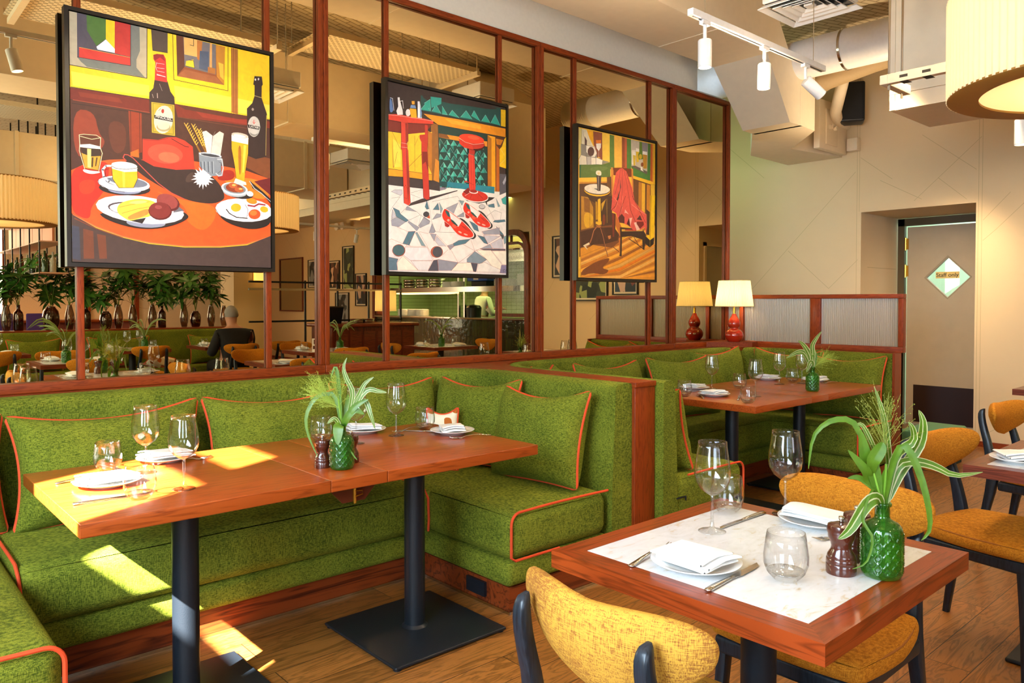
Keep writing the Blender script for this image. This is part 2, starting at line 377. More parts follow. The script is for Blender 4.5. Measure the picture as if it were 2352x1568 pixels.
# ================================================================= SETTING
YM = 3.95          # mirror plane
HC = 3.95          # ceiling slab
XE = 8.03          # far (east) wall
def tile_mat(name, c1, c2, bw, bh, rough, rot=0, mort='2a2a22', sheen=0):
    m, nt, out = newmat(name); L = nt.links
    b = bsdf(nt, out, Roughness=rough, Coat_Weight=.4)
    tc = nd(nt, 'ShaderNodeTexCoord'); mp = nd(nt, 'ShaderNodeMapping'); L.new(tc.outputs['Object'], mp.inputs[0])
    mp.inputs['Rotation'].default_value = (R(90), 0, R(90)) if rot == 0 else (R(90), 0, 0)
    sp = nd(nt, 'ShaderNodeSeparateXYZ'); L.new(tc.outputs['Object'], sp.inputs[0])
    cb = nd(nt, 'ShaderNodeCombineXYZ'); L.new(sp.outputs['Y' if rot == 0 else 'X'], cb.inputs['X']); L.new(sp.outputs['Z'], cb.inputs['Y'])
    br = nd(nt, 'ShaderNodeTexBrick', offset=0.0); br.inputs['Scale'].default_value = 1; br.inputs['Brick Width'].default_value = bw; br.inputs['Row Height'].default_value = bh
    br.inputs['Mortar Size'].default_value = .004; br.inputs['Color1'].default_value = srgb(c1); br.inputs['Color2'].default_value = srgb(c2); br.inputs['Mortar'].default_value = srgb(mort)
    L.new(cb.outputs[0], br.inputs['Vector']); L.new(br.outputs['Color'], b.inputs['Base Color'])
    no = nd(nt, 'ShaderNodeTexNoise', Scale=14.0); L.new(tc.outputs['Object'], no.inputs['Vector'])
    bp = nd(nt, 'ShaderNodeBump', Strength=.5, Distance=.01); L.new(no.outputs['Fac'], bp.inputs['Height']); L.new(bp.outputs[0], b.inputs['Normal'])
    return m
def slab_mat():
    m, nt, out = newmat('perforated_soffit'); L = nt.links
    b = bsdf(nt, out, Roughness=.8)
    tc = nd(nt, 'ShaderNodeTexCoord'); br = nd(nt, 'ShaderNodeTexBrick', offset=.5)
    mp = nd(nt, 'ShaderNodeMapping'); mp.inputs['Rotation'].default_value = (0, 0, R(20)); L.new(tc.outputs['Object'], mp.inputs[0])
    br.inputs['Scale'].default_value = 1; br.inputs['Brick Width'].default_value = .22; br.inputs['Row Height'].default_value = .06; br.inputs['Mortar Size'].default_value = .006
    br.inputs['Color1'].default_value = srgb('c4b290'); br.inputs['Color2'].default_value = srgb('d2c09c'); br.inputs['Mortar'].default_value = srgb('8a7756')
    L.new(mp.outputs[0], br.inputs['Vector']); L.new(br.outputs['Color'], b.inputs['Base Color']); return m
GTILE = tile_mat('dark_green_tile', '20301a', '35492a', .065, .26, .12)
WTILE = tile_mat('green_lit_kitchen_tile', 'cfe0b8', 'c2d6aa', .15, .075, .15, mort='8fa07a')  # white tiles tinted green, the kitchen's green light put into their colour
SLAB = slab_mat()
WALLE = plain('beige_panel_wall', 'dcc197', .7, vary=.03, bscale=3)
GROOVE_SHADE = plain('groove_shadow_line', 'c0a87e', .8)  # darker strips laid on the wall, painted as the shade in its grooves
# floor, ceiling
struct('floor', MB().box((-1.7, -10.1, -.1), (9.2, 5.5, 0)), FLOOR)
struct('ceiling', MB().box((-1.7, -10.1, HC), (10.6, 5.5, HC+.1)), SLAB)
# north wall carrying the mirrors
m = MB().box((-1.7, YM+.02, 0), (6.23, YM+.14, 3.24)).box((-1.7, YM+.02, 3.24), (5.78, YM+.14, HC))
m.box((6.23, YM+.02, 0), (6.27, YM+.14, 3.0))
struct('wall_north', m, WALLW)
struct('wall_corridor', MB().box((5.0, 5.35, 0), (8.2, 5.45, HC)), WALLE)
# east wall: niche and kitchen opening left open
m = MB()
KY0, KY1, KZ0, KZ1 = -5.1, -.65, 1.1, 2.44
for a, b in (((3.49, 0), (5.45, HC)), ((KY1, 0), (2.42, HC)), ((2.42, 2.29), (3.49, HC)), ((-10.1, 0), (KY0, HC)), ((KY0, KZ1), (KY1, HC))):
    m.box((XE, a[0], a[1]), (XE+.12, b[0], b[1]))
def groove(m, y0, z0, y1, z1, wd=.005, x=XE):
    d = Vector((0, y1-y0, z1-z0)); d.normalize(); n = Vector((0, -d.z, d.y))*wd/2
    a, b = Vector((x-.0012, y0, z0)), Vector((x-.0012, y1, z1))
    m.add([a-n, b-n, b+n, a+n], [(0, 1, 2, 3)], 1, False)
for g in ((3.51,2.3,3.51,3.9), (3.535,1.2,3.535,3.9), (4.75,1.5,3.55,2.72), (4.30,1.93,3.83,1.5), (3.83,1.5,3.52,1.80), (3.3,2.60,2.9,2.37), (2.9,3.0,2.42,2.6),
          (2.40,0,2.40,3.9), (2.37,0,2.37,3.9), (2.36,2.12,2.14,2.36), (2.36,1.93,2.25,2.03), (2.25,2.03,1.1,3.2), (2.97,2.36,2.62,2.68), (2.75,2.56,2.50,2.33), (2.62,2.68,2.38,2.9),
          (3.50,2.86,3.18,2.60), (5.05,3.18,4.6,2.78), (1.9,.4,2.35,.1), (1.9,.9,1.2,1.6), (1.1,.9,.2,1.9), (.2,1.9,-.5,2.6), (1.2,1.6,.6,1.1),
          (-5.4,1.6,-6.9,3.4), (-5.6,3.2,-7.6,1.6), (-6.9,1.2,-8.4,3.0), (-7.6,1.6,-9.4,3.2), (.9,3.0,-.4,1.3), (-.4,3.3,1.3,2.4)):
    groove(m, *g)
struct('wall_east', m, [WALLE, GROOVE_SHADE])
m = MB().box((XE+.12, 3.49, 0), (9.05, 3.6, 2.29)).box((XE+.12, 2.3, 0), (9.05, 2.42, 2.29)).box((XE+.12, 2.3, 2.29), (9.05, 3.6, 2.5))
groove_shade_m = m.box((8.2, 3.487, 1.72), (8.93, 3.49, 1.726), 1)
struct('wall_niche', m, [WALLE, GROOVE_SHADE])
m = MB()
for a, b, z0, z1 in ((-.2, 5.5, 3.68, HC), (-.2, 1.22, 0, 3.68), (1.89, 5.5, 0, 3.68), (1.22, 1.89, 0, 2.64), (-10.1, -4.9, 0, HC), (-4.9, -1.5, 2.95, HC), (-4.9, -1.5, 0, .85), (-1.5, -.2, 0, HC)):
    m.box((-1.72, a, z0), (-1.6, b, z1))
struct('wall_west', m, WALLW)
m = MB()
for a, b, z0, z1 in ((-1.7, .2, 0, HC), (2.6, 9.2, 0, HC), (.2, 2.6, 0, .5), (.2, 2.6, 3.3, HC)):
    m.box((a, -10.12, z0), (b, -10, z1))
struct('wall_south', m, WALLW)
# windows
def window(name, mbf, glassb):
    o = struct(name, mbf, PLINY if False else WHITE); part('pane', glassb, GLASS, o); return o
m = MB().box((-1.71, 1.22, 2.64), (-1.66, 1.89, 2.665)).box((-1.71, 1.22, 3.295), (-1.66, 1.89, 3.42)).box((-1.71, 1.22, 3.655), (-1.66, 1.89, 3.68)).box((-1.71, 1.22, 3.42), (-1.66, 1.32, 3.655)).box((-1.71, 1.76, 3.42), (-1.66, 1.89, 3.655)).box((-1.71, 1.22, 2.665), (-1.66, 1.245, 3.295)).box((-1.71, 1.865, 2.665), (-1.66, 1.89, 3.295))
window('window_1', m, MB().box((-1.69, 1.245, 2.665), (-1.684, 1.865, 3.295)).box((-1.69, 1.32, 3.42), (-1.684, 1.76, 3.655)))
m = MB()
for i in range(4): m.box((-1.7, -4.9+i*1.12, .85), (-1.64, -4.84+i*1.12, 2.95))
m.box((-1.7, -4.9, .85), (-1.64, -1.5, .91)).box((-1.7, -4.9, 2.89), (-1.64, -1.5, 2.95))
SUNBLOCK = plain('sun_block_film', 'f4f6f6', .6)  # opaque film added to keep direct sun out of this unseen window
o = struct('window_2', m, WHITE); part('pane', MB().box((-1.68, -4.88, .9), (-1.672, -1.52, 2.9)), SUNBLOCK, o)
m = MB()
for i in range(3): m.box((.2+i*1.17, -10.08, .5), (.26+i*1.17, -10.0, 3.3))
m.box((.2, -10.08, .5), (2.6, -10, .57)).box((.2, -10.08, 3.23), (2.6, -10, 3.3)).box((.2, -10.08, 2.3), (2.6, -10, 2.36))
o = struct('window_3', m, WOODZ); part('pane', MB().box((.22, -10.06, .55), (2.58, -10.05, 3.25)), GLASS, o)
# skirting
struct('baseboard_east', MB().box((XE-.018, KY1, 0), (XE, 2.40, .05)).box((XE-.018, -10, 0), (XE, KY0, .05)), WOODY)
# staff door in the niche
m = MB().box((8.93, 3.40, 0), (8.99, 3.47, 2.28)).box((8.93, 2.42, 2.20), (8.99, 3.47, 2.28)).box((8.93, 2.42, 0), (8.99, 2.44, 2.28))
fr = struct('door_frame_1', m, plain('olive_door_frame', '4f3f20', .5)); fr.name = 'trim_1'
d = bpy.data.objects.new('door_1', None); COL.objects.link(d); d['kind'] = 'structure'; d.location = (8.95, 2.96, 0)
cy0, cz0, hw = 0.0, 1.62, .215
def ring4(m, x, h0, h1, mi=0, dx=0):
    a = [(x, cy0+h0, cz0), (x, cy0, cz0+h0), (x, cy0-h0, cz0), (x, cy0, cz0-h0)]; b = [(x+dx, cy0+h1, cz0), (x+dx, cy0, cz0+h1), (x+dx, cy0-h1, cz0), (x+dx, cy0, cz0-h1)]
    m.add(a+b, [(i, (i+1) % 4, 4+(i+1) % 4, 4+i) for i in range(4)], mi, False)
m = MB()   # leaf with diamond hole: 8 polygons around
Y0, Y1, Z0, Z1 = -.50, .415, .01, 2.185
for x in (0, .04):
    c = [(x, hw, cz0), (x, 0, cz0+hw), (x, -hw, cz0), (x, 0, cz0-hw)]
    k = [(x, Y1, Z0), (x, Y1, Z1), (x, Y0, Z1), (x, Y0, Z0)]
    m.add(c+k, [(0, 4, 5), (0, 5, 1), (1, 5, 6), (1, 6, 2), (2, 6, 7), (2, 7, 3), (3, 7, 4), (3, 4, 0)], 0, False)
m.add([(0,Y1,Z0),(.04,Y1,Z0),(.04,Y1,Z1),(0,Y1,Z1)], [(0,1,2,3)], 0, False).add([(0,Y0,Z1),(.04,Y0,Z1),(.04,Y1,Z1),(0,Y1,Z1)], [(0,1,2,3)], 0, False)
ring4(m, 0, hw, hw, 0, .04)
part('leaf', m, DOORM, d)
m = MB(); ring4(m, -.004, hw+.022, hw+.006); part('glazing_bead', m, plain('bead_grey', '9a8c72', .5), d)
part('glass', MB().add([(.02, hw, cz0), (.02, 0, cz0+hw), (.02, -hw, cz0), (.02, 0, cz0-hw)], [(0,1,2,3)], 0, False).add([(.024, hw, cz0), (.024, 0, cz0+hw), (.024, -hw, cz0), (.024, 0, cz0-hw)], [(0,1,2,3)], 0, False), GLASS, d)
part('kick_plate', MB().box((-.006, -.29, .03), (-.001, .335, .44)), plain('dark_kick_plate', '24110a', .35), d)
for z in (1.70, 2.0): part('hinge', MB().tube([(-.01, .43, z-.07), (-.01, .43, z+.07)], .012, 10).box((-.012, .40, z-.06), (0, .45, z+.06)), BRASS, d)
SIGN = part('sign', MB().box((-.012, -.115, 1.61), (-.006, .115, 1.68)), plain('brass_sign', 'ecca78', .4, 0), d, 'brass plate reading Staff only')
def text(s, size, parent, loc, rot, mat, name='lettering', ext=.0005, sx=1):
    cu = bpy.data.curves.new(name, 'FONT'); cu.body = s; cu.size = size; cu.align_x = 'CENTER'; cu.align_y = 'CENTER'; cu.extrude = ext
    o = bpy.data.objects.new(name, cu); COL.objects.link(o)
    dg = bpy.context.evaluated_depsgraph_get(); dg.update(); me = bpy.data.meshes.new_from_object(o.evaluated_get(dg))
    bpy.data.objects.remove(o); me.name = name; me.materials.clear(); me.materials.append(mat)
    M = Matrix.Translation(loc) @ rot.to_4x4() @ Matrix.Diagonal((sx, 1, 1, 1)); me.transform(M)
    o = bpy.data.objects.new(name, me); COL.objects.link(o); o.parent = parent; return o
from mathutils import Euler
RW = Euler((R(90), 0, R(-90))).to_matrix()     # text facing -x
INK = plain('black_ink', '15110c', .6)
text('Staff only', .060, SIGN, (-0.016, 0, 1.645), RW, INK)
# bright back-of-house room seen through door glass
struct('wall_service', MB().box((11.0, 1.2, 0), (11.1, 4.6, 3)).box((9.0, 4.5, 0), (11.1, 4.6, 3)), plain('pale_service_wall', 'd8e8d4', .7))
struct('floor_service', MB().box((9.2, 1.2, -.1), (11.1, 4.6, 0)), plain('grey_vinyl', '8d9488', .6))
lamp('service_light', 'AREA', (10.2, 3.0, 2.8), 30, (.72, 1, .84), 1.2, (10.2, 3.0, 0))
# beige service door in the side of the niche, seen only in the mirrors
d2 = bpy.data.objects.new('door_2', None); COL.objects.link(d2); d2['kind'] = 'structure'; d2.location = (8.5, 2.42, 0)
part('leaf', MB().box((-.33, .001, .01), (.33, .012, 2.05)), DOORM, d2)
part('frame', MB().box((-.38, .001, 0), (-.335, .025, 2.10)).box((.335, .001, 0), (.38, .025, 2.10)).box((-.38, .001, 2.055), (.38, .025, 2.10)), WALLE, d2)
part('lock', MB().lathe([(0, .02), (.025, .02), (.025, 0)], n=16).xf(Matrix.Translation((-.26, .012, 1.15)) @ Matrix.Rotation(R(-90), 4, 'X')), STEEL, d2)
for z in (.3, 1.75): part('hinge', MB().box((.325, .010, z-.05), (.34, .02, z+.05)), STEEL, d2)
# ================================================================= MIRROR WALL
def mirror_panel(x0, x1, mull, label, lw=.030, rw=.030):
    t = thing('mirror_panel', label, 'mirror', ((x0+x1)/2, YM, .955)); X0, X1 = x0-t.location.x, x1-t.location.x
    part('mirror_glass', MB().box((X0+.01, 0, .03), (X1-.01, .012, 2.235)), MIRROR, t)
    yb, yf = -.001, -.034
    part('bottom_rail', MB().box((X0, yf-.006, 0), (X1, yb, .045), bev=.004), WOODX, t)
    part('top_rail', MB().box((X0, yf, 2.215), (X1, yb, 2.25), bev=.004), WOODX, t)
    part('stile', MB().box((X0, yf, .045), (X0+lw, yb, 2.215), bev=.004), WOODZ, t)
    part('stile', MB().box((X1-rw, yf, .045), (X1, yb, 2.215), bev=.004), WOODZ, t)
    for mx_ in mull: part('mullion', MB().box((mx_-.015-t.location.x, yf+.014, .045), (mx_+.015-t.location.x, yb, 2.215), bev=.003), WOODZ, t)
    return t
mirror_panel(-1.55, 2.088, (.86, 1.765), 'wide mirrored panel behind the plates-and-hat painting, running out of the left edge')
mirror_panel(2.09, 3.790, (2.515, 3.42), 'mirrored panel behind the red bar stool painting')
mirror_panel(3.792, 5.375, (4.16, 5.06), 'mirrored panel behind the painting of a chair with red cloth')
mirror_panel(5.377, 6.235, (), 'narrow mirrored panel beside the lamp at the far end')
# ================================================================= BANQUETTES
def sweep(m, path, prof, mi=0, capends=True, closedprof=True):
    # path: list of (x, y, nx, ny); prof: list of (n, z)
    k = len(prof); vs = []; fs = []
    for (x, y, nx, ny) in path:
        for n_, z in prof: vs.append((x+nx*n_, y+ny*n_, z))
    for i in range(len(path)-1):
        for j in range(k):
            j2 = (j+1) % k; fs.append((i*k+j, i*k+j2, (i+1)*k+j2, (i+1)*k+j))
    if capends: fs += [tuple(range(k)), tuple((len(path)-1)*k+j for j in range(k))[::-1]]
    return m.add(vs, fs, mi)
def cornerpath(pts, r, n=10, step=.12):
    # polyline (x,y) with rounded corners; normals to the left of travel
    out = []; P = [Vector(p) for p in pts]
    seg = []
    cur = P[0]
    for i in range(1, len(P)):
        d = (P[i]-P[i-1]).normalized()
        if i < len(P)-1:
            d2 = (P[i+1]-P[i]).normalized(); a = P[i]-d*r; b = P[i]+d2*r
            seg.append((cur, a, d)); seg.append((a, b, d, d2)); cur = b
        else: seg.append((cur, P[i], d))
    for s_ in seg:
        if len(s_) == 3:
            a, b, d = s_; k = max(1, int((b-a).length/step))
            for i in range(k): p = a.lerp(b, i/k); out.append((p.x, p.y, -d.y, d.x))
        else:
            a, b, d, d2 = s_; sgn = 1 if d.x*d2.y-d.y*d2.x > 0 else -1
            nl = Vector((-d.y, d.x))*sgn; c = a+nl*r
            for i in range(n):
                t = i/n*pi/2; p = c-nl*r*math.cos(t)+d*r*math.sin(t)
                tt = d*math.cos(t)+nl*math.sin(t); out.append((p.x, p.y, -tt.y, tt.x))
    a, b, d = seg[-1]; out.append((b.x, b.y, -d.y, d.x))
    return out
def backprof(th, top=.955, bot=.10):
    P = [(0, bot), (-.005, .30), (0, .45), (.012, .70), (.022, .90)]
    r = .032; cx = .022+r; cz = top-r
    for i in range(7): a = pi-i/6*pi/2; P.append((cx+r*math.cos(a), cz+r*math.sin(a)))
    P += [(th-.02, top), (th-.004, top-.008), (th, top-.03), (th, bot)]
    return P
def cushion(name, a, b, parent, r=.055, puff=.012, seam=None):
    m = MB().rbox(a, b, r, 5, 0, puff, res=8)
    return part(name, m, GREEN, parent, sharp=0)
def endpipe(parent, x0, x1, y, z0, z1, r=.05, side='both', left=True, right=True, off=.006):
    # piping round the front end of a wing cushion, lying in the plane y
    pts = []
    if left:
        pts += [(x0+.012, y, z0+.004), (x0, y, z0+.03)]
        for i in range(7): a = i/6*pi/2; pts.append((x0+r-r*math.cos(a), y, z1-r+r*math.sin(a)))
    else: pts += [(x0, y, z1)]
    pts += [(x0+(x1-x0)*k/6, y, z1+.006*math.sin(pi*k/6)) for k in range(2, 6)]
    if right:
        for i in range(7): a = pi/2-i/6*pi/2; pts.append((x1-r+r*math.cos(a), y, z1-r+r*math.sin(a)))
        pts += [(x1, y, z0+.03), (x1-.012, y, z0+.004)]
    else: pts += [(x1, y, z1-.004)]
    return part('piping', MB().tube(pts, .0065, 8), ORANGE_PIPE, parent, 'orange piping')
# --- near banquette: left wing, long run, right wing
bq = thing('banquette', 'green velvet U-shaped banquette with orange piping round the long near table', 'banquette', (1.35, 3.3, 0))
ox, oy = -1.35, -3.3
def L2(m): return m.xf(Matrix.Translation((ox, oy, 0)))
part('plinth', L2(MB().box((-.2, 2.42, 0), (.36, 3.80, .115)).box((.36, 3.10, 0), (2.18, 3.80, .115)).box((2.18, 2.445, 0), (2.93, 3.80, .115))), PLINX, bq)
part('kick_strip', L2(MB().box((.36, 3.092, 0), (2.18, 3.1, .012)).box((2.172, 2.44, 0), (2.18, 3.1, .012)).box((2.18, 2.437, 0), (2.93, 2.445, .012))), STEEL, bq)
m = MB().rbox((-.3, 2.31, .118), (.46, 3.75, .228), .03, 3, res=6).rbox((.40, 3.055, .118), (2.3, 3.75, .228), .03, 3, res=10).rbox((2.16, 2.43, .118), (2.82, 3.75, .228), .03, 3, res=6)
part('seat_base', L2(m), GREEN, bq, sharp=0)
def lcush(a, b, puff=.012, r=.055):
    m = MB().rbox(a, b, r, 5, 0, puff, res=8); return part('seat_cushion', L2(m), GREEN, bq, sharp=0)
lcush((-.3, 2.30, .230), (.455, 3.66, .445)); lcush((.45, 3.02, .230), (2.30, 3.68, .448), .016, .06); c3 = lcush((2.165, 2.42, .230), (2.80, 3.66, .442), .014)
bpy.context.view_layer.update()
def lp(o, mb, name, mat, label=None): return part(name, mb, mat, o, label)
p = MB(); endp = []
def pipe_path(x0, x1, y, z0, z1, r=.05, right=True):
    pts = [(x0+.3, y+.002, z0+.004), (x0+.03, y+.002, z0+.004), (x0+.006, y+.002, z0+.02)]
    for i in range(7): a = i/6*pi/2; pts.append((x0+.006+r-r*math.cos(a), y+.002, z1-r+r*math.sin(a)))
    pts += [(x0+(x1-x0)*k/6, y+.002, z1+.004*math.sin(pi*k/6)) for k in range(2, 7)]
    return pts
part('piping', L2(MB().tube(pipe_path(2.165, 2.80, 2.422, .232, .444), .006, 8)), ORANGE_PIPE, bq, 'orange piping')
pts = [(-.2, 2.302, .445), (.30, 2.302, .447)] + [(.405+.05*math.sin(a), 2.302, .395+.05*math.cos(a)) for a in [i/6*pi/2 for i in range(7)]] + [(.455, 2.302, .33), (.453, 2.302, .24)]
part('piping', L2(MB().tube(pts, .0065, 8)), ORANGE_PIPE, bq, 'orange piping')
pts = [(.462, 3.5, .455), (.462, 3.2, .455), (.463, 3.09, .45), (.464, 3.04, .42), (.466, 3.018, .38), (.470, 3.015, .30), (.474, 3.02, .24)]
part('piping', L2(MB().tube(pts, .006, 8)), ORANGE_PIPE, bq, 'orange piping')
pts = [(2.155, 3.6, .453), (2.155, 3.15, .453), (2.156, 3.05, .44), (2.157, 3.016, .40), (2.158, 3.012, .3), (2.16, 3.02, .24)]
part('piping', L2(MB().tube(pts, .006, 8)), ORANGE_PIPE, bq, 'orange piping')
path = cornerpath([(-.45, 3.70), (2.83, 3.70), (2.83, 2.42)], .36)
path = [(x, y, nx, ny) for x, y, nx, ny in path]
m = MB(); sweep(m, path, backprof(.15))
# fill behind the rounded corner
part('backrest', L2(m), GREEN, bq, sharp=50)
part('socket', L2(MB().box((2.165, 2.60, .035), (2.18, 2.73, .10))), BLACK, bq, 'black twin socket')
# divider between the two banquettes with its cap and end board
dv = thing('booth_divider', 'reddish oak divider between the two green banquettes, narrow end facing the aisle', 'divider', (3.055, 2.4, 0))
part('end_board', MB().box((-.078, 0, 0), (.082, .03, .93), bev=.003), WOODZ, dv)
part('core', MB().box((-.078, .03, 0), (.082, 1.48, .93)), WOODY, dv)
m = MB().box((-.08, -.006, .93), (.085, 1.3, .957), bev=.003); part('cap', m, WOODY, dv)
m = MB().prism([(x-3.055, y-2.4) for x, y in ((2.50,3.856),(2.67,3.812),(2.832,3.702),(2.935,3.56),(2.984,3.38),(3.138,3.38),(3.17,3.53),(3.27,3.695),(3.40,3.785),(3.56,3.825),(3.60,3.856),(3.60,3.89),(2.50,3.89))], 2, .93, .9555)
part('corner_shelf', m, WOODX, dv)
# ledge under the mirrors
m = MB().box((-1.5, 3.855, .88), (2.55, 3.945, .9545)).box((3.58, 3.855, .88), (6.23, 3.945, .9545))
tag(struct('trim_2', m, WOODX))
# --- second banquette
b2 = thing('banquette', 'green velvet U-shaped banquette round the far wooden table', 'banquette', (4.7, 3.3, 0)); ox, oy = -4.7, -3.3
part('plinth', L2(MB().box((3.17, 2.40, 0), (3.85, 3.8, .115)).box((3.85, 3.12, 0), (5.52, 3.8, .115)).box((5.52, 2.40, 0), (6.18, 3.8, .115))), PLINX, b2)
m = MB().rbox((3.15, 2.37, .118), (3.90, 3.75, .228), .03, 3, res=6).rbox((3.85, 3.075, .118), (5.6, 3.75, .228), .03, 3, res=10).rbox((5.48, 2.39, .118), (6.06, 3.75, .228), .03, 3, res=6)
part('seat_base', L2(m), GREEN, b2, sharp=0)
for a, b in (((3.25, 2.35, .230), (3.90, 3.66, .442)), ((3.88, 3.05, .230), (5.55, 3.68, .448)), ((5.46, 2.38, .230), (6.05, 3.66, .444))):
    part('seat_cushion', L2(MB().rbox(a, b, .055, 5, 0, .014, res=8)), GREEN, b2, sharp=0)
pts = [(3.36, 2.352, .446), (3.6, 2.35, .449), (3.82, 2.352, .446)] + [(3.85+.05*math.sin(a), 2.352, .395+.05*math.cos(a)) for a in [i/6*pi/2 for i in range(7)]] + [(3.90, 2.352, .3), (3.895, 2.352, .24)]
part('piping', L2(MB().tube(pts, .006, 8)), ORANGE_PIPE, b2, 'orange piping')
part('piping', L2(MB().tube(pipe_path(5.46, 6.05, 2.382, .232, .446), .006, 8)), ORANGE_PIPE, b2, 'orange piping')
part('zip', L2(MB().box((3.255, 2.344, .335), (3.335, 2.352, .341)).box((3.325, 2.341, .318), (3.331, 2.346, .338))), BLACK, b2, 'black zip end')
m = MB(); path = cornerpath([(3.262, 2.35), (3.262, 3.70), (6.055, 3.70), (6.055, 2.385)], .33)
# the corner path runs with its left-hand side towards the backs
path = [(x, y, nx, ny) for x, y, nx, ny in path]
sweep(m, path, backprof(.12)); part('backrest', L2(m), GREEN, b2, sharp=50)
part('end_panel', L2(MB().box((6.18, 2.365, 0), (6.205, 3.84, .96)).box((6.055, 2.365, .0), (6.205, 2.383, .96)).box((5.9, 3.62, .93), (6.2, 3.86, .96))), WOODZ, b2, 'red oak end panel')
# lamp shelf in the corner
m = MB().prism([(5.80, 3.875), (6.19, 3.875), (6.19, 3.60), (6.10, 3.60)], 2, .956, 1.0)
struct('trim_3', m, WOODX)
# ================================================================= FLUTED SCREEN
def fluted():
    m, nt, out = newmat('fluted_glass'); L = nt.links
    t = nd(nt, 'ShaderNodeBsdfTransparent'); t.inputs[0].default_value = (.95, .93, .88, 1)
    tr = nd(nt, 'ShaderNodeBsdfTranslucent'); tr.inputs[0].default_value = (.74, .66, .50, 1)
    df = nd(nt, 'ShaderNodeBsdfDiffuse'); df.inputs[0].default_value = (.56, .48, .36, 1)
    g = nd(nt, 'ShaderNodeBsdfGlossy', Roughness=.22)
    a = nd(nt, 'ShaderNodeMixShader'); a.inputs[0].default_value = .5; L.new(tr.outputs[0], a.inputs[1]); L.new(df.outputs[0], a.inputs[2])
    b = nd(nt, 'ShaderNodeMixShader'); b.inputs[0].default_value = .6; L.new(t.outputs[0], b.inputs[1]); L.new(a.outputs[0], b.inputs[2])
    c = nd(nt, 'ShaderNodeMixShader'); c.inputs[0].default_value = .10; L.new(b.outputs[0], c.inputs[1]); L.new(g.outputs[0], c.inputs[2])
    L.new(c.outputs[0], out.inputs[0]); return m
FLUTE = fluted()
sc = thing('fluted_glass_screen', 'oak framed screen of fluted glass on top of the far banquette back', 'screen', (6.225, 3.1, .96))
part('top_rail', MB().box((-.03, -.74, .425), (.03, .84, .46), bev=.004), WOODY, sc)
part('bottom_rail', MB().box((-.03, -.74, 0), (.03, .84, .045), bev=.004), WOODY, sc)
for y in (-.72, -.03, .67): part('post', MB().box((-.03, y-.02 if y != -.03 else y-.045, .045), (.03, y+.02 if y != -.03 else y+.045, .425), bev=.004), WOODZ, sc)
for y0, y1 in ((-.70, -.075), (.015, .65), (.69, .84)):
    def fl(u, v, y0=y0, y1=y1): return (-.008+.007*abs(math.sin(pi*u*(y1-y0)/0.016)), y0+(y1-y0)*u, .045+.38*v)
    part('fluted_pane', MB().grid(fl, int((y1-y0)/0.016)*8, 1).box((.0, y0, .045), (.003, y1, .425)), FLUTE, sc, sharp=0)
# ================================================================= PILLOWS
def pillow_mesh(w_, h_, t_, seed, sag=0):
    rng = random.Random(seed); N, Mn = 26, 20
    cr = [(rng.choice((-1, 1))*rng.uniform(.3, .8), rng.choice((-1, 1))*rng.uniform(.3, .8), rng.uniform(0, pi), rng.uniform(.006, .015)) for _ in range(9)]
    def outline(u, v):   # u,v in -1..1 -> x,z with concave edges and pointed ears
        x = u*w_/2*(1-.10*(1-v*v)*abs(u)**3) ; z = v*h_/2*(1-(.24 if v > 0 else .06)*(1-u*u)*abs(v)**3)
        return x, z
    def side(sg):
        def f(a, b):
            u = math.sin((a-.5)*pi)*.999; v = math.sin((b-.5)*pi)*.999
            x, z = outline(u, v)
            k = ((1-u**4)*(1-v**4))**.55
            th = t_/2*k
            wr = 0
            for cx, cz, an, am in cr:
                dx, dz = u-cx, v-cz; l = dx*math.cos(an)+dz*math.sin(an); q = -dx*math.sin(an)+dz*math.cos(an)
                wr -= am*math.exp(-(q/.07)**2)*math.exp(-(l/.45)**2)
            th += wr*k*(1 if sg < 0 else .3)
            return (x, sg*th, z + sag*(1-v)*.0)
        return f
    m = MB().grid(side(-1), N, Mn).grid(side(1), N, Mn)
    n = len(m.f)//2; m.f[n:] = [f[::-1] for f in m.f[n:]]
    pts = []
    K = 22
    for i in range(K): pts.append(outline(-1+2*i/K, -1))
    for i in range(K): pts.append(outline(1, -1+2*i/K))
    for i in range(K): pts.append(outline(1-2*i/K, 1))
    for i in range(K): pts.append(outline(-1, 1-2*i/K))
    # round the ears
    q = [(x, 0, z) for x, z in pts]
    sm = []
    for i in range(len(q)):
        a, b, c = q[i-1], q[i], q[(i+1) % len(q)]; sm.append(tuple((a[k]+2*b[k]+c[k])/4 for k in range(3)))
    pp = MB().tube(sm, .0068, 8, closed=True)
    return m, pp
def pillow(w_, h_, label, loc, rz, lean, seed, roll=0, t_=.24, group='green cushions with orange piping'):
    m, pp = pillow_mesh(w_, h_, t_, seed)
    M = Matrix.Rotation(rz, 4, 'Z') @ Matrix.Rotation(-lean, 4, 'X') @ Matrix.Rotation(roll, 4, 'Y') @ Matrix.Translation((0, 0, h_/2))
    m.xf(M); pp.xf(M)
    t = thing('cushion', label, 'cushion', loc, 0, group)
    part('cover', m, GREEN, t, sharp=0); part('piping', pp, ORANGE_PIPE, t, 'orange piping'); return t
ZS = .452
pillow(.50, .47, 'green velvet cushion cut off by the left edge of the photo', (.26, 3.54, ZS), 0, R(13), 1, 0)
pillow(.76, .47, 'wide green velvet cushion behind the sunlit place setting, leftmost whole one', (.90, 3.50, ZS), 0, R(14), 2, R(-1))
pillow(.72, .47, 'green velvet cushion behind the bare middle of the near wooden table', (1.64, 3.51, ZS), 0, R(14), 3, R(1))
pillow(.66, .49, 'green velvet cushion behind the potted grass and leaves, left of the booth corner', (2.28, 3.53, ZS), R(-3), R(14), 4, R(1.5))
